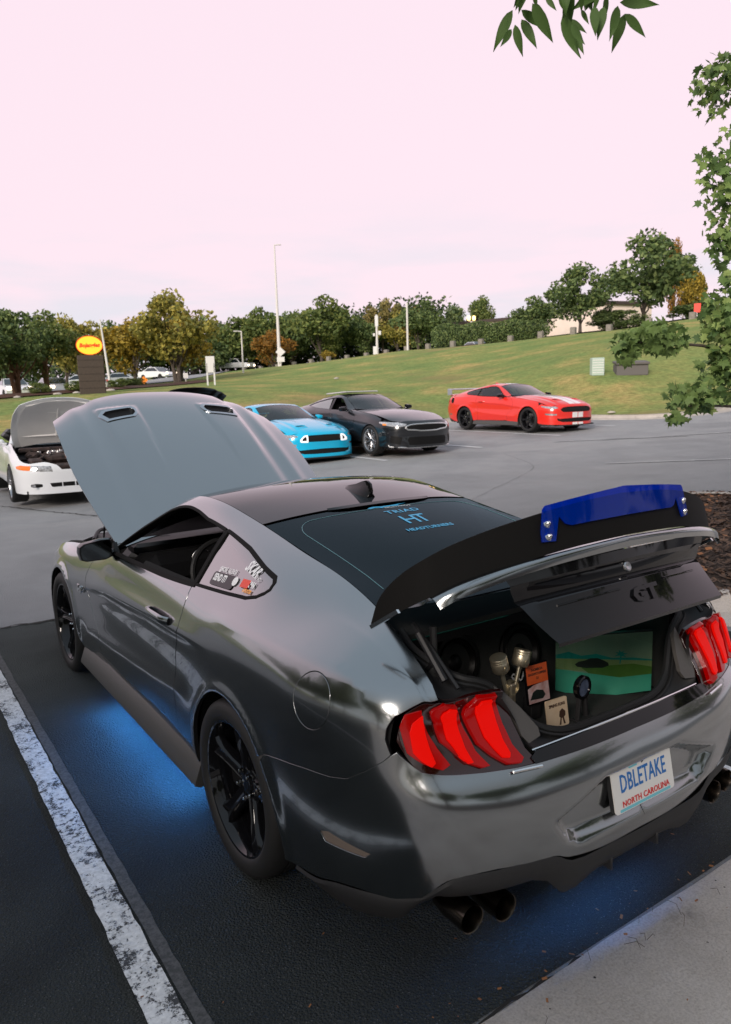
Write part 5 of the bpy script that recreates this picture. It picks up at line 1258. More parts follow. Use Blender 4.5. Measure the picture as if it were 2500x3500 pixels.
# cracks in the old asphalt
def crack(pts,w_,name='asphalt_crack'):
    c_=spl([(*p,0) for p in pts],14); c_=c_[:,:2]+np.cumsum(RNG.normal(0,.006,(len(c_),2)),0)*.6+RNG.normal(0,.012,(len(c_),2)); P=[];F=[]
    for k in range(len(c_)):
        d=c_[min(k+1,len(c_)-1)]-c_[max(k-1,0)];d/=np.linalg.norm(d)+1e-9;p=rg(-d[1],d[0]);ww=w_*(.5+RNG.random())
        for s_ in(-1,1):
            e=c_[k]+p*s_*ww/2;P.append((e[0],e[1],float(lotz(e[0]))+.012))
    for k in range(len(c_)-1):F.append([2*k+1,2*k+3,2*k+2,2*k])
    P=np.array(P);f=F[0]
    if np.cross(P[f[1]]-P[f[0]],P[f[2]]-P[f[0]])[2]<0:F=[f[::-1] for f in F]
    return mk(name,(P,F,None),MT['crack'],kind='structure',smooth=False)
MT['crack']=M('crack',(.020,.018,.016),.95)
crack([(-3.5,4.15),(-2,4.11),(-1.2,4.12),(-.7,4.08),(.6,4.06),(2.9,4.1)],.022)
crack([(-1.5,13.5),(-.5,12.4),(.02,11.9),(.5,10.7),(.91,9.7),(1.6,8.3),(2.6,7.4)],.025)
crack([(4.5,5.2),(6.2,6.1),(8.5,7.4),(9.8,9.5)],.005)
# concrete
def concrete(name,c0,c1,sc=1.):
    q=nodes_mat(name); n=q.noise(2.2*sc,6,.62); f=q.noise(120,4,.75)
    a=q.ramp(n,[(.3,c0),(.7,c1)]); a=q.mix(.6,a,q.ramp(f,[(.32,(.55,.53,.5)),(.6,(1.1,1.1,1.1))]),'MULTIPLY')
    pit=q.math('LESS_THAN',q.vor(22),.10); pit=q.math('MULTIPLY',pit,q.ramp(q.noise(9,2),[(.5,(0,0,0)),(.58,(1,1,1))])); a=q.mix(pit,a,(.035,.03,.027))
    a=q.mix(q.ramp(q.noise(3.5,5,.7,dist=.8),[(.56,(0,0,0)),(.75,(.55,.55,.55))]),a,(.09,.08,.072))
    q.col(a); q.rough(.9); q.bump(f,.8,.004); return q.m
MT['concrete']=concrete('concrete',(.44,.395,.35),(.60,.55,.50)); MT['kerb_concrete']=concrete('kerb_concrete',(.36,.33,.30),(.52,.48,.44))
def apron():
    xs=np.linspace(-30,34,260); e=-1.085+RNG.normal(0,.004,len(xs)); P=[];F=[]
    for x,y in zip(xs,e):
        z=float(lotz(x)); P+= [(x,y,z-.05),(x,y-.004,z+.006),(x,y-.012,z+.014),(x,-2.2,z+.02),(x,-4.5,z+.04)]
    for i in range(len(xs)-1):
        for k in range(4):F.append([i*5+k,(i+1)*5+k,(i+1)*5+k+1,i*5+k+1][::-1])
    return (np.array(P),F,None)
mk('concrete_pavement',apron(),MT['concrete'],kind='structure',angle=60)
crack([(-3,-1.082),(-1,-1.08),(0,-1.084),(1,-1.08),(3,-1.083)],.020,'pavement_joint')
# far kerb with gutter strip
def kerbmesh(path,closed=False,w_=.15,h=.13,gut=.32,side=1):
    P=[];F=[];c_=path;n=len(c_)
    for k in range(n):
        a=c_[(k-1)%n] if closed or k>0 else c_[k]; b=c_[(k+1)%n] if closed or k<n-1 else c_[k]; d=b-a;d/=np.linalg.norm(d);p=rg(d[1],-d[0])*side; z=float(lotz(c_[k][0]))
        for o,zz in((-w_,h-.01),(-w_+.01,h),(-.03,h),(-.01,h-.012),(.0,h-.04),(.02,.02),(.03,.012),(gut,.010),(gut+.004,-.02)):
            e=c_[k]+p*o;P.append((e[0],e[1],z+zz))
    m=9
    for k in range(n if closed else n-1):
        j=(k+1)%n
        for i in range(m-1):F.append([k*m+i,k*m+i+1,j*m+i+1,j*m+i])
    P=np.array(P);f=F[2];
    if np.cross(P[f[1]]-P[f[0]],P[f[2]]-P[f[0]])[2]<0:F=[f[::-1] for f in F]
    return (P,F,None)
kp=spl(KERB[1:],10)
mk('far_kerb',kerbmesh(kp,w_=.16,gut=.38),MT['kerb_concrete'],kind='structure',angle=50)
# mulch island
isl=spl([(3.15,.62),(3.35,.40),(4.2,.30),(6.6,.25),(7.25,.45),(7.42,1.2),(7.30,2.6),(7.05,3.15),(6.3,3.45),(4.2,3.45),(3.3,3.2),(3.05,2.6),(3.02,1.2)],8,closed=True)
mk('island_kerb',kerbmesh(isl,True,w_=.15,h=.15,gut=.30,side=1),MT['kerb_concrete'],kind='structure',angle=50)
q=nodes_mat('mulch'); c_=q.ramp(q.noise(34,5,.8,dist=1.5),[(.28,(.010,.007,.006)),(.5,(.045,.030,.023)),(.72,(.13,.085,.06))]); q.col(c_); q.rough(.95); q.bump(q.noise(40,4,.8,dist=1.),1.,.03); MT['mulch']=q.m
ci_=isl.mean(0)
def mulchbed(path,h=.10,dome=.10):
    c0=path.mean(0); rings=[1.0,.97,.9,.7,.45,.2,0.001]; P=[];F=[];n=len(path)
    for r_ in rings:
        for p in path:
            e=c0+(p-c0)*r_; P.append((e[0],e[1],float(lotz(e[0]))+h+dome*(1-r_**3)+RNG.normal(0,.006)))
    for i in range(len(rings)-1):
        for k in range(n): l=(k+1)%n; F.append([i*n+k,i*n+l,(i+1)*n+l,(i+1)*n+k])
    P=np.array(P);f=F[n]
    if np.cross(P[f[1]]-P[f[0]],P[f[2]]-P[f[0]])[2]<0:F=[f[::-1] for f in F]
    return (P,F,None)
mk('mulch_bed',mulchbed(ci_+(isl-ci_)*.965),MT['mulch'],kind='structure')
def scatter_quads(n,fn,size,asp=3.,flat=.5,rng=RNG):
    P=[];F=[]
    for k in range(n):
        p=rg(*fn()); a=rng.random()*6.28; t=(rng.random()-.5)*flat; s_=size*(.5+rng.random()); d=rg(math.cos(a),math.sin(a),t);d/=np.linalg.norm(d); e=np.cross(d,rg(rng.normal()*.3,rng.normal()*.3,1));e/=np.linalg.norm(e)
        P+=[p-d*s_-e*s_/asp,p+d*s_-e*s_/asp,p+d*s_*.9+e*s_/asp,p-d*s_+e*s_/asp];F.append([4*k,4*k+1,4*k+2,4*k+3])
    return (np.array(P),F,None)
def in_isl():
    while True:
        p=rg(3.0+4.4*RNG.random(),.3+3.1*RNG.random())
        if in_poly(rg(p[0]),rg(p[1]),isl)[0]: return (p[0],p[1],float(lotz(p[0]))+.13+.10*(1-min(1,np.linalg.norm((p-ci_)/rg(2.2,1.6)))**3)+.02)
MT['bark']=M('bark',(.030,.018,.013),.9,noise=(8,(.13,.075,.048),.5)); MT['dead_leaf']=M('dead_leaf',(.16,.055,.020),.8,noise=(3,(.33,.15,.06),.6)); MT['twig']=M('twig',(.05,.034,.025),.9)
o=thing('bark_mulch','loose brown bark chips covering the planted island','mulch',m=scatter_quads(9000,in_isl,.024,2.6,1.),mat=MT['bark'],smooth=False,kind='stuff')
o=thing('fallen_leaves','dry orange and brown leaves scattered over the mulch island','leaves',m=scatter_quads(420,lambda:(lambda p:(p[0],p[1],p[2]+.015))(in_isl()),.028,1.8,.6),mat=MT['dead_leaf'],smooth=False,kind='stuff')
def near_joint():
    x=-1.2+4.2*RNG.random(); return (x,-1.085+RNG.normal(0,.05),.028+.01*RNG.random())
o=thing('leaf_litter','dry leaf scraps and needles along the pavement joint','leaves',m=cat(scatter_quads(90,near_joint,.006,2.,.9),scatter_quads(30,lambda:(-1.2+5*RNG.random(),-2.0+.9*RNG.random(),.03),.006,2.5,.8),scatter_quads(30,lambda:(-1.6+3*RNG.random(),-1.0+.9*RNG.random(),.012),.005,3,.6)),mat=MT['dead_leaf'],smooth=False,kind='stuff')
def twigs():
    ms=[]
    for k in range(18):
        x=.05+RNG.normal(0,.16) if k<10 else -1+4*RNG.random(); y=-1.12+RNG.normal(0,.05); a=RNG.random()*6.28; L=.03+.05*RNG.random(); ms.append(tube([(x,y,.024),(x+L*.5*math.cos(a)+.01,y+L*.5*math.sin(a),.034),(x+L*math.cos(a),y+L*math.sin(a),.024)],.0008,4))
    return cat(*ms)
thing('dry_twigs','little heap of thin dry twigs at the pavement joint','twigs',m=twigs(),mat=MT['twig'],kind='stuff')
# ---------------------------------------------------------------- trees
def leafmat(name,a,b,c3):
    q=nodes_mat(name); g=q.t.nodes.new('ShaderNodeNewGeometry')
    r=q.ramp(g.outputs['Random Per Island'],[(.0,a),(.5,b),(1.,c3)]); big=q.ramp(q.noise(.6,3),[(.35,(.7,.7,.7)),(.65,(1.25,1.25,1.2))])
    q.col(q.mix(.8,r,big,'MULTIPLY')); q.rough(.6); q.b.inputs['Specular IOR Level'].default_value=.3
    tr=q.t.nodes.new('ShaderNodeBsdfTranslucent'); q.t.links.new(r,tr.inputs[0]); mx=q.t.nodes.new('ShaderNodeMixShader'); mx.inputs[0].default_value=.25; o=q.t.nodes['Material Output']
    q.t.links.new(q.b.outputs[0],mx.inputs[1]);q.t.links.new(tr.outputs[0],mx.inputs[2]);q.t.links.new(mx.outputs[0],o.inputs[0]); return q.m
LM={'dark2':leafmat('leaf_dark2',(.03,.055,.026),(.07,.11,.048),(.14,.18,.07)),'dark':leafmat('leaf_dark',(.045,.08,.03),(.125,.185,.065),(.24,.30,.10)),'mid':leafmat('leaf_mid',(.06,.10,.03),(.14,.19,.055),(.27,.30,.085)),
 'olive':leafmat('leaf_olive',(.13,.14,.04),(.32,.30,.07),(.55,.45,.10)),'gold':leafmat('leaf_gold',(.11,.10,.02),(.33,.24,.035),(.60,.42,.06)),'orange':leafmat('leaf_orange',(.10,.08,.02),(.28,.15,.03),(.45,.20,.03)),'pale':leafmat('leaf_pale',(.10,.10,.03),(.25,.21,.07),(.40,.32,.12))}
MT['bark_tree']=M('bark_tree',(.045,.034,.026),.9,noise=(10,(.11,.09,.075),.5)); MT['bark_warm']=M('bark_warm',(.12,.055,.03),.9,noise=(10,(.20,.12,.075),.5))
def crown_mesh(seed,n=3600,leaf=.035,shape='round'):
    """unit crown: width 1 (x,y), height 1 from z=0..1"""
    r=np.random.default_rng(seed); P=[];F=[]; nc={'round':34,'tall':26,'open':22,'wide':36}[shape]; cl=[]
    for k in range(nc):
        u=r.normal(size=3);u/=np.linalg.norm(u);rad=.36*r.random()**.4
        c_=rg(u[0]*rad,u[1]*rad,.52+u[2]*.40*r.random()**.35); s_=.09+.10*r.random()
        taper={'round':1.,'tall':.8,'open':1.1,'wide':1.15}[shape]; c_[0]*=taper*(1.15-.45*abs(c_[2]-.45)); c_[1]*=taper*(1.15-.45*abs(c_[2]-.45))
        if shape=='open': s_*=.72
        cl.append((c_,s_))
    for k in range(n):
        c_,s_=cl[r.integers(len(cl))]; u=r.normal(size=3);u/=np.linalg.norm(u); p=c_+u*s_*(.55+.55*r.random())*rg(1,1,.85)
        a=r.normal(size=3);a/=np.linalg.norm(a); b=np.cross(a,r.normal(size=3));b/=np.linalg.norm(b); l=leaf*(.6+.8*r.random())
        P+=[p-a*l,p-b*l*.55,p+a*l,p+b*l*.55];F.append([4*k,4*k+1,4*k+2,4*k+3])
    return (np.array(P),F,None),cl
CR={}
for sh in('round','tall','open','wide'):
    for v_ in range(2):
        m,cl=crown_mesh(sum(map(ord,sh))+v_,4200 if sh!='open' else 2300,.030,sh); me_o=mk('crown',m,LM['dark'],smooth=False); CR[(sh,v_)]=(me_o.data,cl); bpy.data.objects.remove(me_o)
def trunk_mesh(cl,h0,w_,h,lean=0.,forks=5,seed=0):
    r=np.random.default_rng(seed); top=h0+h*.55; ms=[tube([(0,0,-.3),(lean*.3,0,h0*.5),(lean*.6,0,h0),(lean,0,top)],[w_*.034+.03,w_*.028+.02,w_*.022+.015,w_*.008],7)]
    for k in range(forks):
        c_,s_=cl[r.integers(len(cl))]; e=rg(c_[0]*w_,c_[1]*w_,h0+c_[2]*h); b=rg(lean*.5,0,h0*(.75+.3*r.random())); ms.append(tube([b,(b+e)/2+rg(0,0,-.06*h),e],[w_*.014+.012,w_*.009+.008,w_*.004+.003],5))
    return cat(*ms)
TREE_N=[0]
def tree(name,label,x,y,h,w_,mat,shape='round',h0=.25,z=None,group=None,forks=5,bark='bark_tree',stems=1,zs=1.):
    TREE_N[0]+=1; z=zat(x,y)-.05 if z is None else z; rz=(x*7.3+y*3.1)%6.28
    t=thing(name,label,'tree',(x,y,z),rz,group); me,cl=CR[(shape,TREE_N[0]%2)]
    c_=bpy.data.objects.new('crown',me); scn.collection.objects.link(c_); c_.parent=t; c_.location=(0,0,h*h0*.8); c_.scale=(w_*1.24,w_*1.24,h*(1-h0*.8)*1.02)
    c_.material_slots[0].link='OBJECT'; c_.material_slots[0].material=LM[mat]
    ms=[]
    for s_ in range(stems): ms.append(xf(trunk_mesh(cl,h*h0,w_,h*(1-h0),lean=(.25*(s_-(stems-1)/2))*w_*.6,forks=forks,seed=TREE_N[0]*9+s_),rotz(s_*1.9),(.04*s_*w_,0,0)))
    mk('trunk',cat(*ms),MT[bark],t); return t
G1='ornamental trees along the left verge'; G2='woodland trees beyond the hill road'
for a in [
 ('ornamental_tree','leftmost dark green tree with three reddish stems on the verge',5.1,38.9,4.5,3.2,'dark','wide',.22,G1,'bark_warm',3),
 ('ornamental_tree','green and olive tree just left of the oval sign',7.0,40.7,4.6,3.0,'mid','round',.20,G1,'bark_warm',2),
 ('ornamental_tree','olive tree behind the one left of the oval sign',8.9,44.6,4.5,2.6,'olive','round',.22,G1,'bark_tree',1),
 ('ornamental_tree','dark tree at the very left edge of the picture',3.6,37.6,3.9,2.6,'dark','round',.2,G1,'bark_tree',2),
 ('ornamental_tree','brownish tree directly behind the oval yellow sign',13.2,57.6,5.3,4.2,'olive','wide',.15,G1,'bark_tree',1),
 ('ornamental_tree','bright golden tree right of the oval yellow sign',16.3,55.2,5.4,4.6,'gold','round',.18,G1,'bark_tree',1),
 ('ornamental_tree','tall olive and yellow tree above the raised grey hood',18.3,51.9,6.7,5.0,'olive','round',.22,G1,'bark_tree',2),
 ('ornamental_tree','golden tree squeezed behind the tall olive tree',20.9,57.5,5.6,4.2,'gold','wide',.16,G1,'bark_tree',1)]:
    tree(a[0],a[1],a[2],a[3],a[4],a[5],a[6],a[7],a[8],None,a[9],6,a[10],a[11])
for lab,x,y,h,w_,m_,sh,h0 in [
 ('dark tree left of the arm lamp with its crown low',35.5,104,8.6,8,'dark','wide',.1),('distant dark tree peeking between golden trees',29.7,102.8,8.4,6.5,'dark','wide',.1),
 ('pointed dark evergreen tree left of the arm lamp',40.0,108,10.8,4.,'dark','tall',.08),('broad dark tree behind the white pickup truck',43.5,103,9.2,8,'dark','wide',.08),('mid green rounded tree right of the pickup truck',46.3,99,8.8,7.5,'mid','wide',.1),
 ('dark rounded tree left of the tall light pole',49.4,97.4,9.6,7,'mid','round',.1),('dark tree just right of the tall light pole',53.4,98,8.6,6.4,'dark','wide',.1),
 ('biggest mid green tree right of the tall light pole',52.2,87.4,9.4,7.6,'mid','round',.12),('dark tree behind the biggest green one',57.3,92,8.6,6.6,'dark','wide',.1),('low dark tree left of the white mast',59,86.8,6.2,5,'dark','round',.1),
 ('low brown and olive tree behind the white mast',62.7,84.2,6.2,5,'olive','round',.12),('dense dark tree right of the plain pole',57,72.3,6.6,5.6,'dark','round',.1),
 ('small far tree beside the twin lit lamps',76,88.6,5.2,4.6,'dark','wide',.1),('narrow far pine left of the twin lit lamps',80,91.6,8.4,3.8,'dark','tall',.14),('far pine right of the twin lit lamps',83,89.3,8.6,5,'mid','tall',.16),
 ('bushy tree in front of the beige building',57.8,53.5,4.8,4.6,'dark','round',.14),('mid sized tree standing right of the bushy tree by the building',51.5,42.6,6.2,4.9,'dark','round',.18),('small round tree by the end of the beige building',54.3,42.3,2.7,2.1,'dark','round',.2),
 ('tallest tree on the hill with dark spreading crown',56.4,39.8,8.4,6.8,'dark','round',.18),('tree line filler with low dark crown near the pickup truck',38,98,6.4,8,'dark','wide',.05),('low dark tree right of the orange tree',55,104,9.2,8,'dark','wide',.05)]:
    tree('woodland_tree',lab,x,y,h,w_,m_,sh,h0,None,G2)
tree('orange_tree','small orange autumn tree behind the diamond road signs',41.9,82.0,5.0,4.6,'orange','round',.1)
tree('bare_tree','thin pale yellow tree with sparse leaves behind the mast',62.2,87,9.2,4.9,'pale','open',.25,forks=14)
tree('orange_tree','brown orange tree between the mast and the pale tree',65,84,6.8,4.2,'orange','round',.12)
for lab,x,y,h,w_,m_ in (('tallest slim poplar with an orange tip beside the big hill tree',68.4,45,9.0,2.0,'orange'),('golden poplar in the middle of the three',69.2,44,7.2,2.4,'gold'),('shortest yellow poplar at the right of the three',68.7,42.7,5.6,2.6,'gold')): tree('poplar_tree',lab,x,y,h,w_,m_,'tall',.12,None,'poplars beside the big hill tree')
tree('bush','dark bushes under the poplars by the red sign',60.4,37.1,2.0,4.6,'dark','wide',.02); bpy.data.objects['bush']['category']='bush'
tree('bush','dark bush under the big hill tree',55.5,41.5,2.2,4.2,'dark','wide',.02)
tree('bush','small yellow bush beside the stone posts right of the light pole',44.8,73.6,1.5,1.5,'gold','round',.05)
for x,y,lb_ in ((7.5,36.5,'left of the oval sign base'),(10.2,38.8,'just right of the oval sign base'),(12.5,44,'near the leaning white pole'),(14.,47.5,'below the golden tree'),(5.8,36.9,'under the leftmost trees')): tree('verge_shrub','low green shrub in the brown bed '+lb_,x,y,.7,1.1,'mid','wide',.02,None,'low shrubs in the mulch bed')
# hedge
def hedge():
    r=np.random.default_rng(5); a=rg(52.4,62.8);b=rg(56.,51.5); P=[];F=[]
    for k in range(16000):
        t=r.random();c_=a+(b-a)*t; u=r.normal(size=3);u/=np.linalg.norm(u); h=2.5-.25*t+.15*math.sin(t*19); p=rg(c_[0]+u[0]*1.,c_[1]+u[1]*1.,zat(*c_)+h*.5+u[2]*h*.5); s_=.11
        e=r.normal(size=3);e/=np.linalg.norm(e);g=np.cross(e,r.normal(size=3));g/=np.linalg.norm(g);P+=[p-e*s_,p-g*s_*.6,p+e*s_,p+g*s_*.6];F.append([4*k,4*k+1,4*k+2,4*k+3])
    return (np.array(P),F,None)
thing('clipped_hedge','long dark clipped hedge on the hill before the twin lamps','hedge',m=hedge(),mat=LM['dark'],smooth=False)
# trees behind the camera, seen as reflections
for i,(x,y,h,w_,m_) in enumerate(((-13,-3,8,7,'dark'),(-15,4,7,6,'mid'),(-14,-11,9,8,'dark'),(-6,-17,9,8,'mid'),(3,-19,8,8,'dark'),(11,-16,9,8,'dark'),(-17,11,7,6,'dark'),(19,-10,8,7,'mid'),(-20,19,7,6,'mid'),(-19,8,6.5,8,'dark'),(-22,14,6,8,'dark'),(-25,22,7,9,'mid'),(-27,30,7,9,'dark'))):
    tree('car_park_tree','leafy car park tree behind the photographer, number %s counted from the left side'%['one','two','three','four','five','six','seven','eight','nine','ten','eleven','twelve','thirteen'][i],x,y,h,w_,m_,'round',.2,0.,'car park trees behind the photographer')

def woodland_edge():
    r=np.random.default_rng(8); P=[];F=[]
    path=spl([(12,124,0),(20,120,0),(34,110,0),(46,106,0),(56,104,0),(62,98,0),(66,90,0),(70,84,0)],12)[:,:2]
    for k in range(26000):
        t=r.random()*(len(path)-1.001);i=int(t);c_=path[i]+(path[i+1]-path[i])*(t-i); h=6.2+1.3*math.sin(t*1.7)+.9*math.sin(t*4.3+1); zb=float(zb_[i]); u=r.random()
        p=rg(c_[0]+r.normal()*1.6,c_[1]+r.normal()*1.6,zb+h*u**.8+r.normal()*.25); s_=.34
        e=r.normal(size=3);e/=np.linalg.norm(e);g=np.cross(e,r.normal(size=3));g/=np.linalg.norm(g);P+=[p-e*s_,p-g*s_*.6,p+e*s_,p+g*s_*.6];F.append([4*k,4*k+1,4*k+2,4*k+3])
    return (np.array(P),F,None)
_pp=spl([(12,124,0),(20,120,0),(34,110,0),(46,106,0),(56,104,0),(62,98,0),(66,90,0),(70,84,0)],12)[:,:2]; zb_=hz_(_pp[:,0],_pp[:,1])
thing('woodland','dark mass of woodland filling in behind the separate trees','woodland',m=woodland_edge(),mat=LM['dark2'],smooth=False,kind='stuff')
mk('added_dark_bed',gridsurf(lambda a,b:(a,b,.06+.05*math.sin(a*.7)),np.linspace(-40,40,40),[-4.52,-5,-8,-14]),MT['mulch'],kind='structure')  # added out of view so the rear bodywork reflects darker ground
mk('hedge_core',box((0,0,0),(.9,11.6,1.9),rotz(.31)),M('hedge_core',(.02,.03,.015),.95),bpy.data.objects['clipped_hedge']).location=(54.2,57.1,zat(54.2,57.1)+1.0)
# ---------------------------------------------------------------- the other coupes
BLU,_,_=coupe('bright blue coupe with white lit triangles beside its black grille',(6.93,15.72,.197),math.radians(178),MT['blue_paint'],MT['gloss_black'],'cars parked along the far kerb',detail='blue')
tri=lambda f:f
MT['drl_white']=M('drl_white',(.8,.8,.8),.3,emit=(1,1,1),es=.55)
def drl():
    o=BODY.out([('f',.425,.535),('f',.425,.695),('f',.50,.685),('f',.60,.60),('f',.60,.555),('f',.57,.538)],step=.012); c=o.mean(0)
    return BODY.panel(o,[c+(o-c)*.58],step=.02,off=.006,flange=.03)
sides('grille_light','drl',getm('drl',drl),MT['drl_white'],BLU)
mk('front_lip',box((0,3.60,.165),(1.3,.12,.03)),MT['plastic'],BLU)  # dark plastic lip under the front bumper
RED,_,_=coupe('bright red coupe with twin white stripes and a grey rear wing',(14.74,15.23,.56),math.radians(178.4),MT['red_paint'],MT['gloss_black'],'cars parked along the far kerb',detail='red')
def strip_on(S,x0,x1,off=.003,y0=None,y1=None):
    G=S.G; k=[]; xs_=np.linspace(x0,x1,6); P=[];N_=[]; nu=G.shape[0]
    for i in range(nu):
        gx=G[i,:,0]; o=np.argsort(gx)
        for x in xs_:
            P.append([np.interp(x,gx[o],G[i,o,c]) for c in range(3)]); N_.append([np.interp(x,gx[o],S.N[i,o,c]) for c in range(3)])
    P=np.array(P)+np.array(N_)*off; F=[]
    for i in range(nu-1):
        for k in range(5):F.append([i*6+k,(i+1)*6+k,(i+1)*6+k+1,i*6+k+1])
    f=F[0]
    if np.cross(P[f[1]]-P[f[0]],P[f[2]]-P[f[0]])@np.array(N_[f[0]])<0:F=[f[::-1] for f in F]
    return (P,F,np.array(N_))
for S_ in (HOOD,ROOF):
    m=strip_on(S_,.012,.235); mk('racing_stripe',m,MT['stripe_white'],RED); mk('racing_stripe',mir(m),MT['stripe_white'],RED)
for z0,z1 in((.392,.535),(.20,.262)):
    m=BODY.panel(BODY.out([('f',.012,z0),('f',.21,z0),('f',.21,z1),('f',.012,z1)]),step=.03,off=.003,flange=0); mk('racing_stripe',m,MT['stripe_white'],RED); mk('racing_stripe',mir(m),MT['stripe_white'],RED)
MT['wing_grey']=M('wing_grey',(.25,.27,.30),.35,coat=.6)
mk('rear_wing',cat(box((0,-1.02,1.235),(1.42,.22,.025),rotx(-.10),.010),box((.70,-1.0,1.15),(.05,.20,.19),None,.012),box((-.70,-1.0,1.15),(.05,.20,.19),None,.012)),MT['wing_grey'],RED)
mk('roof_marker_fin',xf(fin_mesh(),None,(0,0,0)),MT['red_paint'],RED)
# dark car with its hood up, almost hidden behind the grey hood
DK,_,_=coupe('black coupe with its hood raised, mostly hidden behind the grey hood',(4.05,16.1,.12),math.radians(180),MT['black_paint'],MT['gloss_black'],'cars parked along the far kerb',detail='red',hood_a=math.radians(40))
# ---------------------------------------------------------------- black fastback saloon
def net2():
    N2=[]
    for c in side_cols():
        r_=[]
        for k,(x,y,z) in enumerate(c):
            y2=y*1.066 if y>0 else y*1.02; z2=z+.02*(z>.9)+ (0.012 if z>1.2 else 0); x2=x*.978
            if y>3.2: z2+= .02
            if y<-.3 and z>.9: z2+=.0
            r_.append((x2,y2,z2))
        N2.append(r_)
    return N2
B2=Surf(net2(),du=.014,dv=.010,sig=(4,2.2)); B2.side=(4.2,21.5);B2.back=(21.4,len(B2.cu)-1);B2.front=(0,3.6)
yy=lambda y:y*1.066 if y>0 else y*1.02
def saloon(label,loc,rz,pm,group):
    root=thing('parked_car',label,'car',loc,rz,group); B=B2
    arc2=lambda yc,a0,a1,n=12:[(yc+.372*math.cos(math.radians(a0+(a1-a0)*k/n)),.342+.372*math.sin(math.radians(a0+(a1-a0)*k/n))) for k in range(n+1)]
    yf=2.905
    dtop=[(.05,1.20),(.3,1.245),(.56,1.283),(.83,1.305),(1.0,1.315),(1.15,1.320),(1.26,1.312),(1.38,1.275),(1.5,1.215),(1.64,1.135),(1.80,1.04)]
    belt=[(-.22,1.115),(.10,1.080),(.53,1.06),(1.0,1.038),(1.4,1.028),(1.80,1.02)]
    qo=[(-.22,1.115),(-.20,1.145),(-.08,1.172)]
    S2=Sx
    out=[('c',c,0) for c in np.arange(9.0,21.01,.5)]+[('c',22,.2),('c',22.2,3),('c',22,5.5)]+S2([(-.93,.79),(-.70,.70),(-.42,.655)])+S2(arc2(0,134,12))+S2([(.42,.30),(.50,.305),(.47,.55),(.30,.80),(.26,.95),(.25,1.07)])+[('s',-.22,1.113)]+S2(qo[1:])+[('t',a,b) for a,b in dtop]+[('s',1.93,1.02)]
    for sd,f in(('R',lambda m:m),('L',mir)):
        for nm,o in (('quarter_panel',out),('rear_door',S2([(.505,.305),(1.02,.303),(1.05,.55),(1.04,.85),(1.03,1.032),(.53,1.055),(.255,1.068),(.265,.95),(.305,.80),(.475,.55)])),
          ('front_door',S2([(1.03,.303),(1.98,.305),(2.05,.45),(2.16,.65),(2.19,.85),(2.05,.96),(1.9,1.015),(1.4,1.024),(1.04,1.032),(1.05,.85),(1.06,.55)])),
          ('front_fender',[('c',8.72,1.2),('c',8.35,1.6),('c',8,1.9),('c',7,2.4),('c',6,2.8),('c',5.5,3.2),('c',5,3.8)]+S2([(3.30,.73),(3.30,.62),(3.27,.52)])+S2(arc2(yf,20,172))+S2([(2.5,.29),(1.99,.30),(2.06,.45),(2.17,.65),(2.20,.85),(2.06,.965),(1.93,1.018)]))):
            key='sal_'+nm+sd
            if key not in DATA: m=f(B.panel(B.out(o),step=.035))
            else: m=None
            part(nm,key,m,MT['black_paint'],root,pm)
        part('side_window','sal_fw'+sd,f(B.panel(B.out([('t',a,b) for a,b in dtop[3:]]+S2([(1.80,1.025),(1.4,1.033),(.99,1.043)])),step=.06,off=-.008,flange=0)) if sd=='L' or 'sal_fwR' not in DATA else None,MT['glass_tint'],root) if sd=='L' else None
        part('rear_side_window','sal_rw'+sd,f(B.panel(B.out([('t',a,b) for a,b in qo[1:]+dtop[:4]]+S2([(.94,1.044),(.53,1.064),(.10,1.084),(-.20,1.117)])),step=.06,off=-.006,flange=0)),MT['glass_grey'],root)
        part('window_trim','sal_tr'+sd,f(tube([tuple(B.at([B.close((0,a,b),(0,1,1),B.side,(0,5.5))])[0]+rg(.004,0,0)) for a,b in qo+dtop],.009,6)),MT['gloss_black'],root)
        part('b_pillar','sal_bp'+sd,f(B.panel(B.out([('t',.93,1.312),('t',1.01,1.316),('s',1.06,1.035),('s',.95,1.042)]),step=.06,off=.001,flange=.01)),MT['gloss_black'],root)
        hl=[('n',.52,3.80,.69),('n',.66,3.68,.715),('n',.80,3.50,.745),('n',.88,3.26,.77),('n',.885,3.25,.74),('n',.84,3.48,.68),('n',.74,3.66,.645),('n',.56,3.78,.645)]
        part('headlight','sal_hl'+sd,f(B.panel(B.out(hl,step=.02),step=.03,off=.004,flange=.01)),MT['lens_clear'],root)
        part('turn_light','sal_tl'+sd,f(B.panel(B.out([('n',.80,3.47,.70),('n',.85,3.38,.715),('n',.85,3.38,.685),('n',.80,3.47,.672)],step=.02),step=.03,off=.009,flange=.01)),MT['lens_amber'],root)
        part('air_intake','sal_ai'+sd,f(B.panel(B.out([('n',.62,3.78,.42),('n',.82,3.62,.46),('n',.84,3.60,.30),('n',.66,3.77,.26)],step=.02),step=.04,off=.003,flange=0)),MT['grille_mesh'],root)
        mm=getm('mirror',mirror_meshes)
        h=part('mirror_housing','mh'+sd,None,None,root); h.location=(0,.20,.03)
        part('mirror_glass','mg'+sd,None,None,h)
    o=[('c',0,1.2),('f',0,.12),('f',.5,.12),('n',.80,3.70,.14),('n',.90,3.40,.16),('n',.93,3.30,.20)]+S2(arc2(yf,-18,18,6))+S2([(3.27,.52),(3.30,.62),(3.30,.735)])+[('c',4.5,4.4),('c',3.6,4.4),('c',3,3.6),('c',2,2.2),('c',1,1.5)]
    m=B.panel(B.out(o),step=.035); part('front_bumper','sal_fb',cat(m,mir(m)),MT['black_paint'],root,pm)
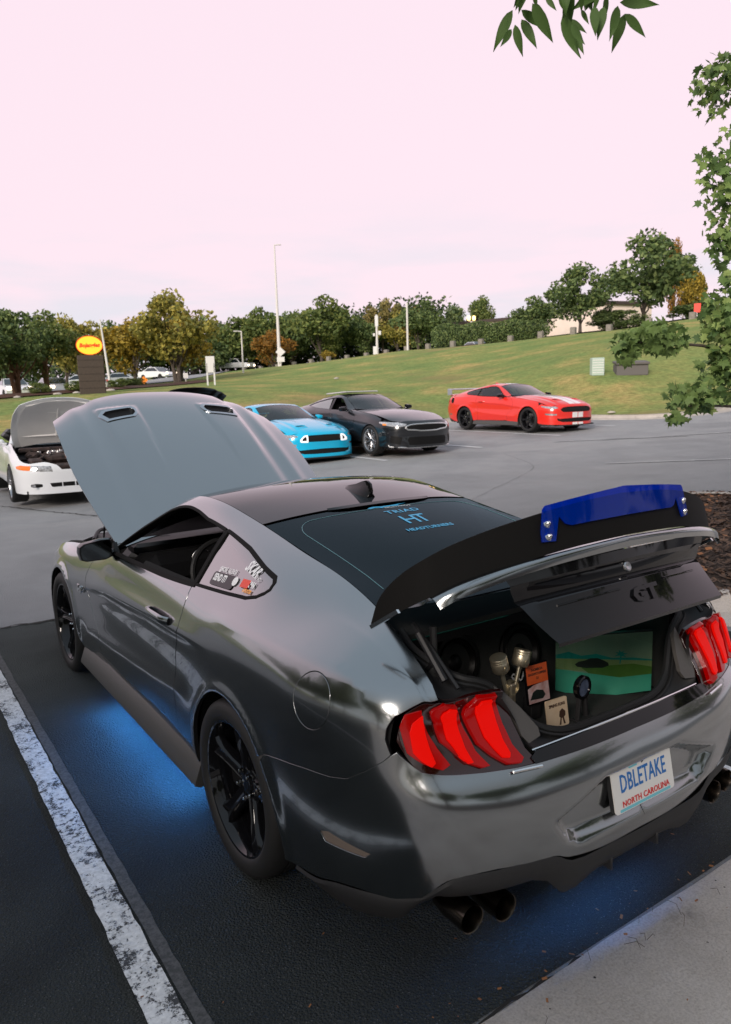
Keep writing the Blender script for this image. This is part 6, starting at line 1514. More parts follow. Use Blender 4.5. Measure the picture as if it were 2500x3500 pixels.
    m=B.panel(B.out([('b',0,.90),('b',.4,.90),('c',22.4,3),('c',22,5.5)]+S2([(-.93,.79),(-.70,.70),(-.42,.655),(-.37,.45),(-.40,.26)])+[('n',.86,-.9,.28),('b',.6,.28),('b',0,.28)]),step=.04); part('rear_bumper','sal_rb',cat(m,mir(m)),MT['black_paint'],root,pm)
    part('tail_lamp_strip','sal_tls',cat(*[f(B.panel(B.out([('b',0,.87),('b',.5,.88),('c',22.1,4.4),('c',22.1,5.6),('b',.5,.80),('b',0,.80)]),step=.05,off=.004,flange=0)) for f in (lambda m:m,mir)]),MT['lens_red'],root)
    g=[('f',0,.705),('f',.30,.700),('f',.46,.690),('f',.555,.66),('f',.575,.62),('f',.52,.585),('f',.35,.575),('f',.22,.555),('f',0,.552)]
    oo=B.out(g,step=.015); m=B.panel(oo,step=.04,off=.004,flange=0); gr=part('grille','sal_gr',cat(m,mir(m)),MT['grille_mesh'],root)
    path=[tuple(B.at([u])[0]+B.at([u],'N')[0]*.008) for u in oo]; path=[p for p in path if p[0]>.002]
    full=path+[(-p[0],p[1],p[2]) for p in path[::-1]]
    part('grille_surround','sal_gs',tube(full,.017,8,True),MT['chrome_soft'],gr)
    part('bonnet_badge','sal_bd',lathe([(0,.006),(.05,.005),(.055,0)],20,'y',c=(0,3.775,.745)),MT['chrome_soft'],root)
    m=B.panel(B.out([('f',0,.42),('f',.50,.42),('f',.54,.36),('f',.50,.24),('f',0,.24)],step=.02),step=.04,off=.004,flange=0); part('lower_grille','sal_lg',cat(m,mir(m)),MT['grille_mesh'],root)
    part('chin_lip','sal_lip',(lambda m:cat(m,mir(m)))(tube([(0,3.905,.185),(.4,3.895,.185),(.66,3.82,.195),(.84,3.60,.21),(.86,3.57,.25)],.016,8)),MT['chrome_soft'],root)
    # tops
    def tops():
        e=lambda y:tuple(B.G[np.argmin(abs(B.G[:,0,1]-y)+(np.arange(B.G.shape[0])<140)*9),0])
        hc=[(2.12,1.03),(2.4,1.025),(2.8,1.0),(3.2,.94),(3.5,.865),(3.72,.80),(3.80,.77)]; he=[(.74,2.02,1.01),(.775,2.3,.99),(.80,2.75,.95),(.80,3.1,.90),(.78,3.35,.84),(.72,3.55,.78),(.60,3.68,.765)]
        S=[Surf(topnet(a,b,pw=2.7),du=.03,dv=.03,sig=(1,1),ends=('hold','hold')) for a,b in (
          (hc,he),([(1.33,1.378),(1.1,1.398),(.8,1.404),(.4,1.392),(.05,1.36)],[e(y) for y in(1.36,1.15,.85,.45,.1)]),
          ([(2.14,1.02),(1.85,1.165),(1.6,1.285),(1.345,1.372)],[(.69,1.96,1.045),(.64,1.76,1.135),(.60,1.57,1.23),(.585,1.38,1.308)]),
          ([(.03,1.355),(-.25,1.29),(-.52,1.20),(-.70,1.145)],[e(y) for y in(.08,-.2,-.42,-.6)]),
          ([(-.71,1.142),(-.9,1.13),(-1.08,1.125),(-1.09,1.05),(-1.09,.90)],[(.64,-.62,1.10),(.70,-.80,1.05),(.715,-.95,1.03),(.715,-.98,.98),(.60,-1.03,.90)]))]
        for s_ in S:
            if s_.N[s_.G.shape[0]//3,s_.G.shape[1]//2,2]<0: s_.sign*=-1; s_.N=-s_.N
        return [cat(gridm(s_),mir(gridm(s_))) for s_ in S]
    T=getm('sal_tops',tops)
    part('bonnet','sal_bo',T[0],MT['black_paint'],root,pm); part('roof_panel','sal_rf',T[1],MT['black_paint'],root,pm); part('windshield','sal_ws',T[2],MT['glass_tint'],root); part('rear_window','sal_rwd',T[3],MT['glass_rear'],root); part('boot_lid','sal_bl',T[4],MT['black_paint'],root,pm)
    part('sunroof_panel','sal_sr',xf(box((0,.72,1.435),(1.0,.95,.03),rotx(.045),.012)),MT['sunroof'],root)
    part('inner_body','sal_in',cat(box((0,1.0,.55),(1.66,2.2,.55),None,.05),box((0,2.9,.55),(1.2,1.5,.45),None,.1),box((0,-.5,.65),(1.3,.9,.5),None,.1),box((0,1.3,.20),(1.6,4.7,.08))),MT['liner'],root)
    for x in(-.37,.37):
        part('seat','sal_seat%d'%(x>0),seat(x,.95,.55),MT['fabric_seat'],root)
    for x,y in((.80,0),(-.80,0),(.80,yf),(-.80,yf)): wheel(root,x,y,.342,'many',MT['rim_silver'])
    for sx in(-1,1):
        for yc in(0,yf): 
            U=np.linspace(math.radians(-15),math.radians(195),20); part('wheel_well_liner','sal_w%d%d'%(sx,yc>1),gridsurf(lambda a,b:(sx*b,yc+.39*math.cos(a),.342+.39*math.sin(a)),U,[.55,.89]),MT['liner'],root)
    return root
MT['glass_grey']=M('glass_grey',(.16,.17,.18),.08,coat=1); MT['chrome_soft']=M('chrome_soft',(.70,.70,.70),.25,.9); MT['rim_silver']=M('rim_silver',(.40,.41,.43),.25,.9); MT['sunroof']=M('sunroof',(.55,.53,.53),.2,coat=1)
saloon('black four door fastback with a silver framed grille and open sunroof',(8.90,14.80,.36),math.radians(178.8),MT['black_paint'],'cars parked along the far kerb')
# ---------------------------------------------------------------- white convertible with its hood up
def net3():
    N3=[]
    for c in side_cols():
        r_=[]
        for k,(x,y,z) in enumerate(c):
            y2=y*.945 if y>0 else y*1.03; x2=x*.962; z2=z
            if y>2.9: z2=z-.025*sstep(y,2.9,3.4)+.05*np.exp(-((z-.62)/.1)**2)*0
            r_.append((x2,float(y2),float(z2)))
        N3.append(r_)
    return N3
B3=Surf(net3(),du=.014,dv=.010,sig=(9,3.5)); B3.side=(4.2,21.5);B3.back=(21.4,len(B3.cu)-1);B3.front=(0,3.6)
def convertible(label,loc,rz,pm,group):
    root=thing('parked_car',label,'car',loc,rz,group); B=B3; S2=Sx
    arc3=lambda yc,a0,a1,n=12:[(yc+.36*math.cos(math.radians(a0+(a1-a0)*k/n)),.33+.36*math.sin(math.radians(a0+(a1-a0)*k/n))) for k in range(n+1)]
    yf=2.57
    for sd,f in(('R',lambda m:m),('L',mir)):
        mk('front_fender',f(B.panel(B.out([('c',8.6,2.2),('c',8,2.6),('c',7,2.9),('c',6,3.0),('c',5.4,3.2),('c',4.8,3.6)]+S2([(3.0,.66),(2.98,.55),(2.92,.48)])+S2(arc3(yf,20,172))+S2([(2.18,.28),(1.80,.30),(1.84,.55),(1.88,.8),(1.78,.955)]),step=.03),step=.035)),pm,root)
        mk('door',f(B.panel(B.out(S2([(.60,.30),(1.79,.30),(1.83,.55),(1.87,.8),(1.77,.955),(1.2,.965),(.55,.985),(.58,.7)])),step=.04)),pm,root)
        mk('quarter_panel',f(B.panel(B.out([('s',.54,.985),('s',.57,.7),('s',.59,.30),('s',.42,.28)]+S2(arc3(0,12,150))+S2([(-.6,.6),(-.95,.62)])+[('c',22,7),('c',22,4),('c',21,3),('c',19,3),('c',17,3.2)]),step=.04)),pm,root)
        hl=[('n',.36,3.42,.655),('n',.50,3.40,.672),('n',.66,3.32,.685),('n',.665,3.33,.60),('n',.50,3.43,.580),('n',.34,3.45,.572)]
        h=mk('headlight',f(B.panel(B.out(hl,step=.02),step=.03,off=.004,flange=.01)),MT['lens_clear'],root)
        mk('turn_light',f(B.panel(B.out([('n',.672,3.32,.685),('n',.80,3.15,.688),('n',.845,3.02,.66),('n',.84,3.04,.625),('n',.78,3.20,.605),('n',.672,3.33,.60)],step=.02),step=.03,off=.004,flange=.01)),MT['lens_orange'],root)
        fo=[(.60+.085*math.cos(t),.345+.032*math.sin(t)) for t in np.linspace(0,2*math.pi,20,endpoint=False)]
        fo=[(.60+.085*np.clip(1.25*math.cos(t),-1,1),.345+.032*math.sin(t)) for t in np.linspace(0,2*math.pi,20,endpoint=False)]
        mk('fog_light_opening',f(B.panel(B.out([('f',a,b) for a,b in fo],step=.02),step=.04,off=.003,flange=0)),MT['grille_mesh'],root)
        mk('fog_light',f(lathe([(0,.012),(.028,.008),(.030,0)],16,'y',c=(.655,3.435,.345))),MT['lens_clear'],root)
        mk('air_intake',f(B.panel(B.out([('f',.01,.385),('f',.20,.385),('f',.20,.315),('f',.01,.315)],step=.02),step=.04,off=.003,flange=0)),MT['grille_mesh'],root)
        mk('air_intake',f(B.panel(B.out([('f',.215,.385),('f',.40,.380),('f',.38,.325),('f',.355,.312),('f',.215,.315)],step=.02),step=.04,off=.003,flange=0)),MT['grille_mesh'],root)
        mk('windshield_pillar',f(tube([(.745,1.76,.96),(.70,1.60,1.05),(.625,1.33,1.22),(.58,1.20,1.285)],[.045,.040,.035,.035],8)),pm,root)
        mk('mirror_housing',f(cat(box((.93,1.55,1.01),(.20,.09,.12),None,.035),box((.83,1.58,.98),(.08,.06,.05),None,.01))),pm,root)
    o=[('f',0,.60),('f',.20,.60),('f',.27,.68),('c',2,2.4),('c',3,4.0),('c',3.8,4.2),('c',4.4,4.0),('c',4.8,3.7)]+S2([(3.0,.66),(2.98,.55),(2.92,.48)])+S2(arc3(yf,18,-18,6))+[('n',.90,2.96,.20),('n',.86,3.15,.20),('n',.70,3.36,.20),('f',.4,.20),('f',0,.20)]
    m=B.panel(B.out(o,step=.03),step=.03); mk('front_bumper',cat(m,mir(m)),pm,root)
    m=B.panel(B.out([('b',0,.88),('b',.5,.88),('c',22,4),('c',22,7)]+S2([(-.95,.62),(-.6,.6),(-.40,.45),(-.42,.26)])+[('n',.84,-.92,.28),('b',.6,.28),('b',0,.28)]),step=.05); mk('rear_bumper',cat(m,mir(m)),pm,root)
    mk('windshield_header',tube([(-.58,1.20,1.285),(-.3,1.16,1.315),(0,1.15,1.322),(.3,1.16,1.315),(.58,1.20,1.285)],.035,8),pm,root)
    g=Surf(topnet([(1.93,.95),(1.6,1.10),(1.17,1.30)],[(.72,1.74,.97),(.66,1.5,1.10),(.575,1.22,1.27)]),du=.04,dv=.04,sig=(1,1),ends=('hold','hold')); m=gridm(g); mk('windshield',cat(m,mir(m)),MT['glass_tint'],root,smooth=True)
    # raised hood: outer skin and pale inner frame
    hc=[(1.95,.955),(2.3,.93),(2.7,.89),(3.0,.83),(3.28,.735)];he=[(.70,1.88,.94),(.76,2.15,.92),(.77,2.55,.875),(.74,2.85,.81),(.66,3.12,.725)]
    H=Surf(topnet(hc,he,pw=2.8,py=2.4),du=.03,dv=.03,sig=(1.5,1),ends=('hold','hold'))
    if H.N[5,5,2]<0:H.sign*=-1;H.N=-H.N
    m=thick2(gridm(H),.010); hood=mk('hood',cat(m,mir(m)),pm,root); pivot(hood,math.radians(58),(1.90,.93)); hood.scale=(1,.84,1); hood.location.y+=(1-.84)*(1.90)*math.cos(math.radians(58)); hood.location.z+=(1-.84)*1.90*math.sin(math.radians(58))
    P=gridm(H); inn=(P[0]*rg(.86,1,1)*rg(1,.93,1)+rg(0,.17,-.045),[f[::-1] for f in P[1]],-P[2]); 
    hi=mk('hood_inner_panel',cat(inn,mir(inn)),MT['hood_inner'],hood,angle=40)
    for x in(-.26,.26): mk('hood_scoop_opening',box((x,2.98,.79),(.20,.075,.012),rotx(-.24),.004),MT['scoop_light'],hood)
    mk('hood_frame_rib',cat(*[tube([(x,2.15,.90),(x*.96,2.6,.865),(x*.9,3.0,.79)],.018,6) for x in(-.55,0,.55)],tube([(-.58,2.2,.895),(.58,2.2,.895)],.02,6),tube([(-.52,2.84,.83),(.52,2.84,.83)],.02,6),tube([(-.55,3.08,.755),(0,3.17,.765),(.55,3.08,.755)],.022,6)),MT['hood_inner'],hood)
    eb=[box((0,2.45,.50),(1.3,1.3,.3),None,.04),box((0,2.35,.74),(.50,.55,.16),None,.05),box((-.12,2.55,.82),(.18,.3,.08),None,.03),box((.45,2.1,.76),(.24,.24,.14),None,.05),box((-.48,2.15,.76),(.25,.22,.16),None,.04),box((.50,2.75,.68),(.22,.32,.16),None,.03),box((-.52,2.8,.66),(.24,.25,.14),None,.03),box((0,3.05,.60),(1.1,.10,.14),None,.03),box((0,1.93,.86),(1.3,.12,.08),None,.02)]
    r=np.random.default_rng(3)
    for k in range(10):
        a=rg(r.uniform(-.5,.5),r.uniform(2.1,3.),.74+r.random()*.08); b=a+rg(r.uniform(-.3,.3),r.uniform(-.3,.3),0); eb.append(tube([a,(a+b)/2+rg(0,0,.06),b],.014,6))
    mk('engine_block',cat(*eb),MT['engine_dark'],root)
    for k in range(7):
        mk('engine_cap',lathe([(0,.03),(.035,.028),(.04,0)],12,'z',c=(r.uniform(-.5,.5),r.uniform(2.1,3.),.83)),MT['steel'],root)
    mk('folded_soft_top',cat(box((0,-.25,1.06),(1.34,.62,.22),None,.10),box((0,-.05,1.14),(1.25,.40,.12),None,.06)),MT['satin_black'],root)
    mk('interior_tub',cat(box((0,.75,.50),(1.5,1.9,.35),None,.04),box((0,1.62,.86),(1.35,.3,.18),None,.05)),MT['fabric_seat'],root)
    for x in(-.35,.35): mk('seat',seat(x,.75,.52),MT['fabric_seat'],root)
    mk('underbody',box((0,1.2,.22),(1.5,4.2,.06)),MT['liner'],root)
    for x,y in((.79,0),(-.79,0),(.79,yf),(-.79,yf)):
        w_=wheel(root,x,y,.330,'five',MT['rim_silver']); w_.scale=(1,.955,.955)
    for sx in(-1,1):
        for yc in(0,yf): 
            U=np.linspace(math.radians(-15),math.radians(195),20); mk('wheel_well_liner',gridsurf(lambda a,b:(sx*b,yc+.375*math.cos(a),.33+.375*math.sin(a)),U,[.55,.87]),MT['liner'],root)
    return root
MT['hood_inner']=M('hood_inner',(.86,.85,.83),.6,noise=(6,(.92,.91,.89),.5)); MT['scoop_light']=M('scoop_light',(.22,.30,.08),.8); MT['engine_dark']=M('engine_dark',(.02,.018,.018),.5,noise=(12,(.09,.06,.055),.4)); MT['lens_orange']=M('lens_orange',(.85,.20,.02),.12,coat=1)
convertible('white convertible with raised hood showing its dark engine',(1.25,14.40,.06),math.radians(177.5),MT['white_paint'],'cars parked along the far kerb')
# ---------------------------------------------------------------- signs, poles, posts
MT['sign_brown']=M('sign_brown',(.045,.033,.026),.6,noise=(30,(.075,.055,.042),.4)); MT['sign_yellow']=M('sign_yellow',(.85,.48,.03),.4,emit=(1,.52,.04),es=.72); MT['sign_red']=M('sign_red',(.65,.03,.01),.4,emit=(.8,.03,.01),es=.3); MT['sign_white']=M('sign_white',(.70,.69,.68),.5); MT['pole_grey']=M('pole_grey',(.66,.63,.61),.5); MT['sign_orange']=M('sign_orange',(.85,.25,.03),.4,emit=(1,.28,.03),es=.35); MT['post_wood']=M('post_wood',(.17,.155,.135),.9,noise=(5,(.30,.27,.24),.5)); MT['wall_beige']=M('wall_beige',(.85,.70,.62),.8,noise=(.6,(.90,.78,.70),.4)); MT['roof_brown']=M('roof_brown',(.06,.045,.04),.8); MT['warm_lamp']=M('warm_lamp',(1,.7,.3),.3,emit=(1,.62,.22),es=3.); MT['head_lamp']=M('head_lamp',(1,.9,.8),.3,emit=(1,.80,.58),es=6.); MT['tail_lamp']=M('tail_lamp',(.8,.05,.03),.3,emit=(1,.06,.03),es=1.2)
face=lambda x,y: math.atan2(y+2.5,x+2.)-math.pi/2      # turn local -y toward the photographer's side
z=zat(7.6,34.2)
s=thing('oval_sign','lit yellow oval restaurant sign standing on a tall dark brown base','sign',(7.62,34.2,z),face(7.6,34.2))
h0=2.06-z
mk('sign_base',box((0,0,.80),(1.16,.35,1.90),None,.03),MT['sign_brown'],s)
mk('sign_board',prism([(.575*math.cos(t),2.20+.425*math.sin(t)) for t in np.linspace(0,2*math.pi,40,endpoint=False)],-.10,.10,'xz'),MT['sign_yellow'],s,smooth=False)
mk('sign_lettering',place(text_mesh('Bojangles',.25,.004,.010,shear=.25,sx=.95),(0,-.106,2.20),(1,0,.02),(0,0,1)),MT['sign_red'],s,smooth=False)
mk('sign_rim',tube([(.575*math.cos(t),-.10,2.20+.425*math.sin(t)) for t in np.linspace(0,2*math.pi,40,endpoint=False)],.016,6,True),MT['sign_red'],s)
for k in range(5): 
    mk('base_panel_line',box((0,-.178,.25+.32*k),(1.12,.006,.012)),MT['liner'],s,smooth=False)
def pole(label,x,y,h,r0,r1,arm=None,z0=None,name='light_pole',mat='pole_grey',lean=0.):
    z=zat(x,y)-.05 if z0 is None else z0
    t=thing(name,label,'pole',(x,y,z),face(x,y)); mk('shaft',tube([(0,0,0),(lean*.5,0,h*.5),(lean,0,h)],[r0,(r0+r1)/2,r1],8),MT[mat],t)
    if arm: mk('lamp_arm',tube([(0,0,h-.05),(arm,0,h)],r1*.8,6),MT[mat],t); mk('lamp_head',box((arm*1.25,0,h-.02),(abs(arm)*.8,.22,.10),None,.03),MT[mat],t)
    return t
t=pole('very tall pale light pole rising above the trees with diamond signs low on it',39.25,75.2,13.4,.22,.075,.45)
t2=thing('road_sign','pale diamond road signs stacked on the base of the tall light pole','sign',(39.1,74.6,zat(39.1,74.6)),face(39,75))
mk('sign_board',prism([(0,1.15),(.55,1.65),(0,2.2),(-.55,1.65)],-.03,.03,'xz'),MT['sign_white'],t2,smooth=False); mk('sign_board',prism([(-.42,.55),(.42,.55),(.42,1.10),(-.42,1.10)],-.03,.03,'xz'),MT['sign_white'],t2,smooth=False); mk('post',tube([(0,.06,-.1),(0,.06,2.0)],.06,6),MT['pole_grey'],t2)
pole('plain pale utility pole left of the dense dark tree',41.8,54.6,4.3,.10,.09)
pole('short street lamp with its arm pointing left by the pickup truck',27.9,60.8,3.75,.085,.055,-.42)
pole('slim leaning white pole right of the oval sign',12.9,49.8,4.6,.10,.05,lean=-.35,mat='sign_white')
m_=pole('white cell mast with antennas behind the stone posts',52.8,75.1,5.1,.17,.12,name='cell_mast')
mk('antenna_panel',cat(box((0,0,4.3),(.42,.3,1.3),None,.05),box((.35,0,2.9),(.35,.3,.5),None,.04),box((-.35,0,2.7),(.25,.25,.35),None,.04),box((-.25,0,.75),(.5,.4,1.1),None,.03)),MT['sign_white'],m_)
z=zat(15.5,38.9)
s=thing('white_board_sign','blank white board sign on two posts in the grass','sign',(15.52,38.92,z-.02),face(15.5,38.9)+.0)
mk('sign_board',box((0,0,1.20),(.50,.06,.92),None,.01),MT['sign_white'],s)
for x in(-.20,.20): mk('post',box((x,.01,.62),(.09,.08,1.30),None,.01),MT['sign_white'],s)
def smallsign(label,x,y,h,poly,mat,name='road_sign'):
    z=zat(x,y); s=thing(name,label,'sign',(x,y,z),face(x,y)); mk('sign_board',prism([(a,b+h) for a,b in poly],-.02,.02,'xz'),MT[mat],s,smooth=False); mk('post',tube([(0,.05,-.1),(0,.05,h)],.03,6),MT['pole_grey'],s); return s
smallsign('orange diamond road works sign among the verge trees',15.15,49.7,.45,[(0,-.28),(.27,0),(0,.28),(-.27,0)],'sign_orange')
smallsign('small white road sign right of the orange diamond',18.9,51.6,.55,[(-.17,-.17),(.17,-.17),(.17,.2),(-.17,.2)],'sign_white')
smallsign('small pale triangular sign beside the slim leaning pole',14.0,51.1,.35,[(-.22,-.14),(.22,-.14),(0,.2)],'sign_white')
smallsign('small white sign between the oval sign and the leaning pole',12.6,50.,.2,[(-.18,-.2),(.18,-.2),(.18,.25),(-.18,.25)],'sign_white')
s=smallsign('red sign on a post by the poplars at the hill top',55.3,34.0,1.0,[(-.25,-.35),(.25,-.35),(.25,.35),(-.25,.35)],'sign_red')
# stone posts along the hill road
crest=spl([(49.9,26.2,0),(49.0,29.0,0),(47.6,34,0),(46.6,39.3,0),(45.7,46,0),(44.3,52.8,0),(43.7,60.7,0),(42.7,68.6,0),(41.5,76.3,0),(39.8,84,0),(37,92,0)],20)[:,:2]
dd=np.concatenate([[0],np.cumsum(np.linalg.norm(np.diff(crest,axis=0),axis=1))]); pp=[(np.interp(a,dd,crest[:,0]),np.interp(a,dd,crest[:,1])) for a in np.arange(1.,dd[-1],3.1)]
pm_=box((0,0,.20),(.42,.42,.62),None,.04); pdat=None
nm=['first','second','third','fourth','fifth','sixth','seventh','eighth','ninth','tenth','eleventh','twelfth','thirteenth','fourteenth','fifteenth','sixteenth','seventeenth','eighteenth','nineteenth','twentieth','twenty-first','twenty-second','twenty-third','twenty-fourth','twenty-fifth']
for k,(x,y) in enumerate(pp):
    o=mk('stone_post',pm_,MT['post_wood'],data=pdat); pdat=o.data; o.location=(x,y,zat(x,y)); o.rotation_euler=(0,0,.3); o.scale=(1,1,.85+.25*RNG.random()); o['category']='post'; o['group']='squat posts along the hill road'; o['label']='squat grey post edging the hill road, %s from the right'%(nm[k] if k<len(nm) else 'last')
# hill road surface
def road():
    P=[];F=[]
    for k,p in enumerate(crest):
        a=crest[max(k-1,0)];b=crest[min(k+1,len(crest)-1)];d=(b-a)/np.linalg.norm(b-a);n=rg(d[1],-d[0])
        for o_ in(.9,4.,8.):
            e=p+n*o_; P.append((e[0],e[1],zat(e[0],e[1])+.10))
    for k in range(len(crest)-1):
        for i in range(2):F.append([k*3+i,k*3+i+1,(k+1)*3+i+1,(k+1)*3+i])
    P=np.array(P);f=F[0]
    if np.cross(P[f[1]]-P[f[0]],P[f[2]]-P[f[0]])[2]<0:F=[f[::-1] for f in F]
    return (P,F,None)
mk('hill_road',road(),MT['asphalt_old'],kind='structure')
def strip_ground(name,pts,w_,mat,dz=.06,dome=0.):
    c_=spl([(*p,0) for p in pts],12)[:,:2];P=[];F=[]
    for k,p in enumerate(c_):
        a=c_[max(k-1,0)];b=c_[min(k+1,len(c_)-1)];d=(b-a)/np.linalg.norm(b-a);n=rg(-d[1],d[0])
        for i in range(5):
            e=p+n*w_*(i/4-.5);P.append((e[0],e[1],zat(e[0],e[1])+dz+dome*(1-(i/2-1)**2)))
    for k in range(len(c_)-1):
        for i in range(4):F.append([k*5+i,k*5+i+1,(k+1)*5+i+1,(k+1)*5+i])
    P=np.array(P);f=F[0]
    if np.cross(P[f[1]]-P[f[0]],P[f[2]]-P[f[0]])[2]<0:F=[f[::-1] for f in F]
    return mk(name,(P,F,None),mat,kind='structure')
MT['mulch_red']=M('mulch_red',(.06,.028,.018),.95,noise=(6,(.12,.06,.04),.5),bump=(20,.8,.05))
strip_ground('verge_mulch_bed',[(-2,37.5),(4,37.6),(8,37.8),(12,42.5),(15,46.8),(19.5,51)],3.0,MT['mulch_red'],.05,.12)
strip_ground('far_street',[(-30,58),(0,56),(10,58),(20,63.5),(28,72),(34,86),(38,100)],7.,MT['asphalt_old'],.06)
# kerbside cabinets, rocks
z=zat(23.65,18.2)
c_=thing('utility_cabinet','pale green ribbed utility cabinet on the grass bank','cabinet',(23.65,18.2,z-.05),face(23.6,18.2)+.25)
MT['cab_green']=M('cab_green',(.42,.52,.45),.6)
mk('cabinet_body',box((0,0,.36),(.50,.40,.72),None,.02),MT['cab_green'],c_)
for k in range(6): mk('cabinet_rib',box((0,-.205,.12+.10*k),(.46,.012,.030),None,.004),MT['sign_white'],c_)
z=zat(24.9,17.5)
c_=thing('utility_vault','low flat grey utility box on the grass beside the green cabinet','utility box',(24.95,17.55,z-.08),face(24.9,17.5)+.2)
MT['vault_grey']=M('vault_grey',(.12,.11,.105),.7); mk('vault_body',box((0,0,.24),(1.25,.8,.48),None,.02),MT['vault_grey'],c_); mk('vault_lid',box((0,-.05,.53),(1.32,.9,.10),rotx(.1),.02),MT['vault_grey'],c_)
def rock(label,x,y,s_,seed,z=None):
    r=np.random.default_rng(seed); m=lathe([(0.001,.0),(.8,.1),(1.,.35),(.75,.7),(.3,.85),(0.001,.88)],9,'z'); P=m[0]*rg(s_,s_*.7,s_*.55)*(1+r.normal(0,.08,(len(m[0]),1))); thing('rock',label,'rock',(x,y,(zat(x,y) if z is None else z)-.03),seed,m=(P,m[1],None),mat=MT['rock'],angle=60)
MT['rock']=M('rock',(.42,.38,.33),.9,noise=(3,(.62,.56,.50),.5))
rock('pale stone lying on the grass bank near the right kerb',18.9,13.75,.16,3,zat(18.9,13.75)+.02); rock('lone pale stone half way up the middle of the bank',23.5,38.1,.26,4)
for i,(x,y) in enumerate(((6.4,35.9),(7.2,35.6),(8.1,35.8),(9.0,36.2),(4.6,35.8),(12.4,41.8),(13.2,42.6))): rock('edging stone at the front of the mulch bed near the oval sign, %s from left'%nm[i],x,y,.26,10+i)
# buildings
b=thing('beige_building','long low beige building with a dark roof edge behind the hill trees','building',(69.3,58.2,zat(69,58)-.6),math.atan2(50.7-65.7,68-71))
mk('wall',box((0,0,1.55),(17.5,6,3.9)),MT['wall_beige'],b,smooth=False); mk('roof',box((0,0,3.62),(18.2,6.6,.32)),MT['roof_brown'],b,smooth=False)
for k in range(6): mk('window',box((-7+2.6*k,3.02,1.5),(1.3,.06,1.2)),MT['glass_dark'],b,smooth=False)
mk('door',box((7.6,3.02,1.2),(1.0,.06,2.0)),MT['roof_brown'],b,smooth=False)
b=thing('distant_building','far low building with a brown roof behind the hedge','building',(79.5,81,zat(79,81)+.6),math.atan2(-12,4))
mk('wall',box((0,0,1.2),(12,6,3.4)),MT['wall_beige'],b,smooth=False); mk('roof',box((0,0,3.1),(12.8,6.8,.4)),MT['roof_brown'],b,smooth=False)
# twin lamps
l=thing('twin_lamp','pair of lit orange lamps on one post above the hedge','lamp',(59.75,65.66,6.3),face(60,65))
mk('shaft',tube([(0,0,0),(0,0,3.2)],.07,6),MT['pole_grey'],l)
for sx in(-1,1): mk('lamp_globe',lathe([(0,.30),(.16,.24),(.22,0),(.16,-.22),(0,-.28)],12,'z',c=(sx*.30,0,3.55)),MT['warm_lamp'],l); mk('lamp_bracket',tube([(0,0,3.1),(sx*.3,0,3.3)],.03,5),MT['pole_grey'],l)
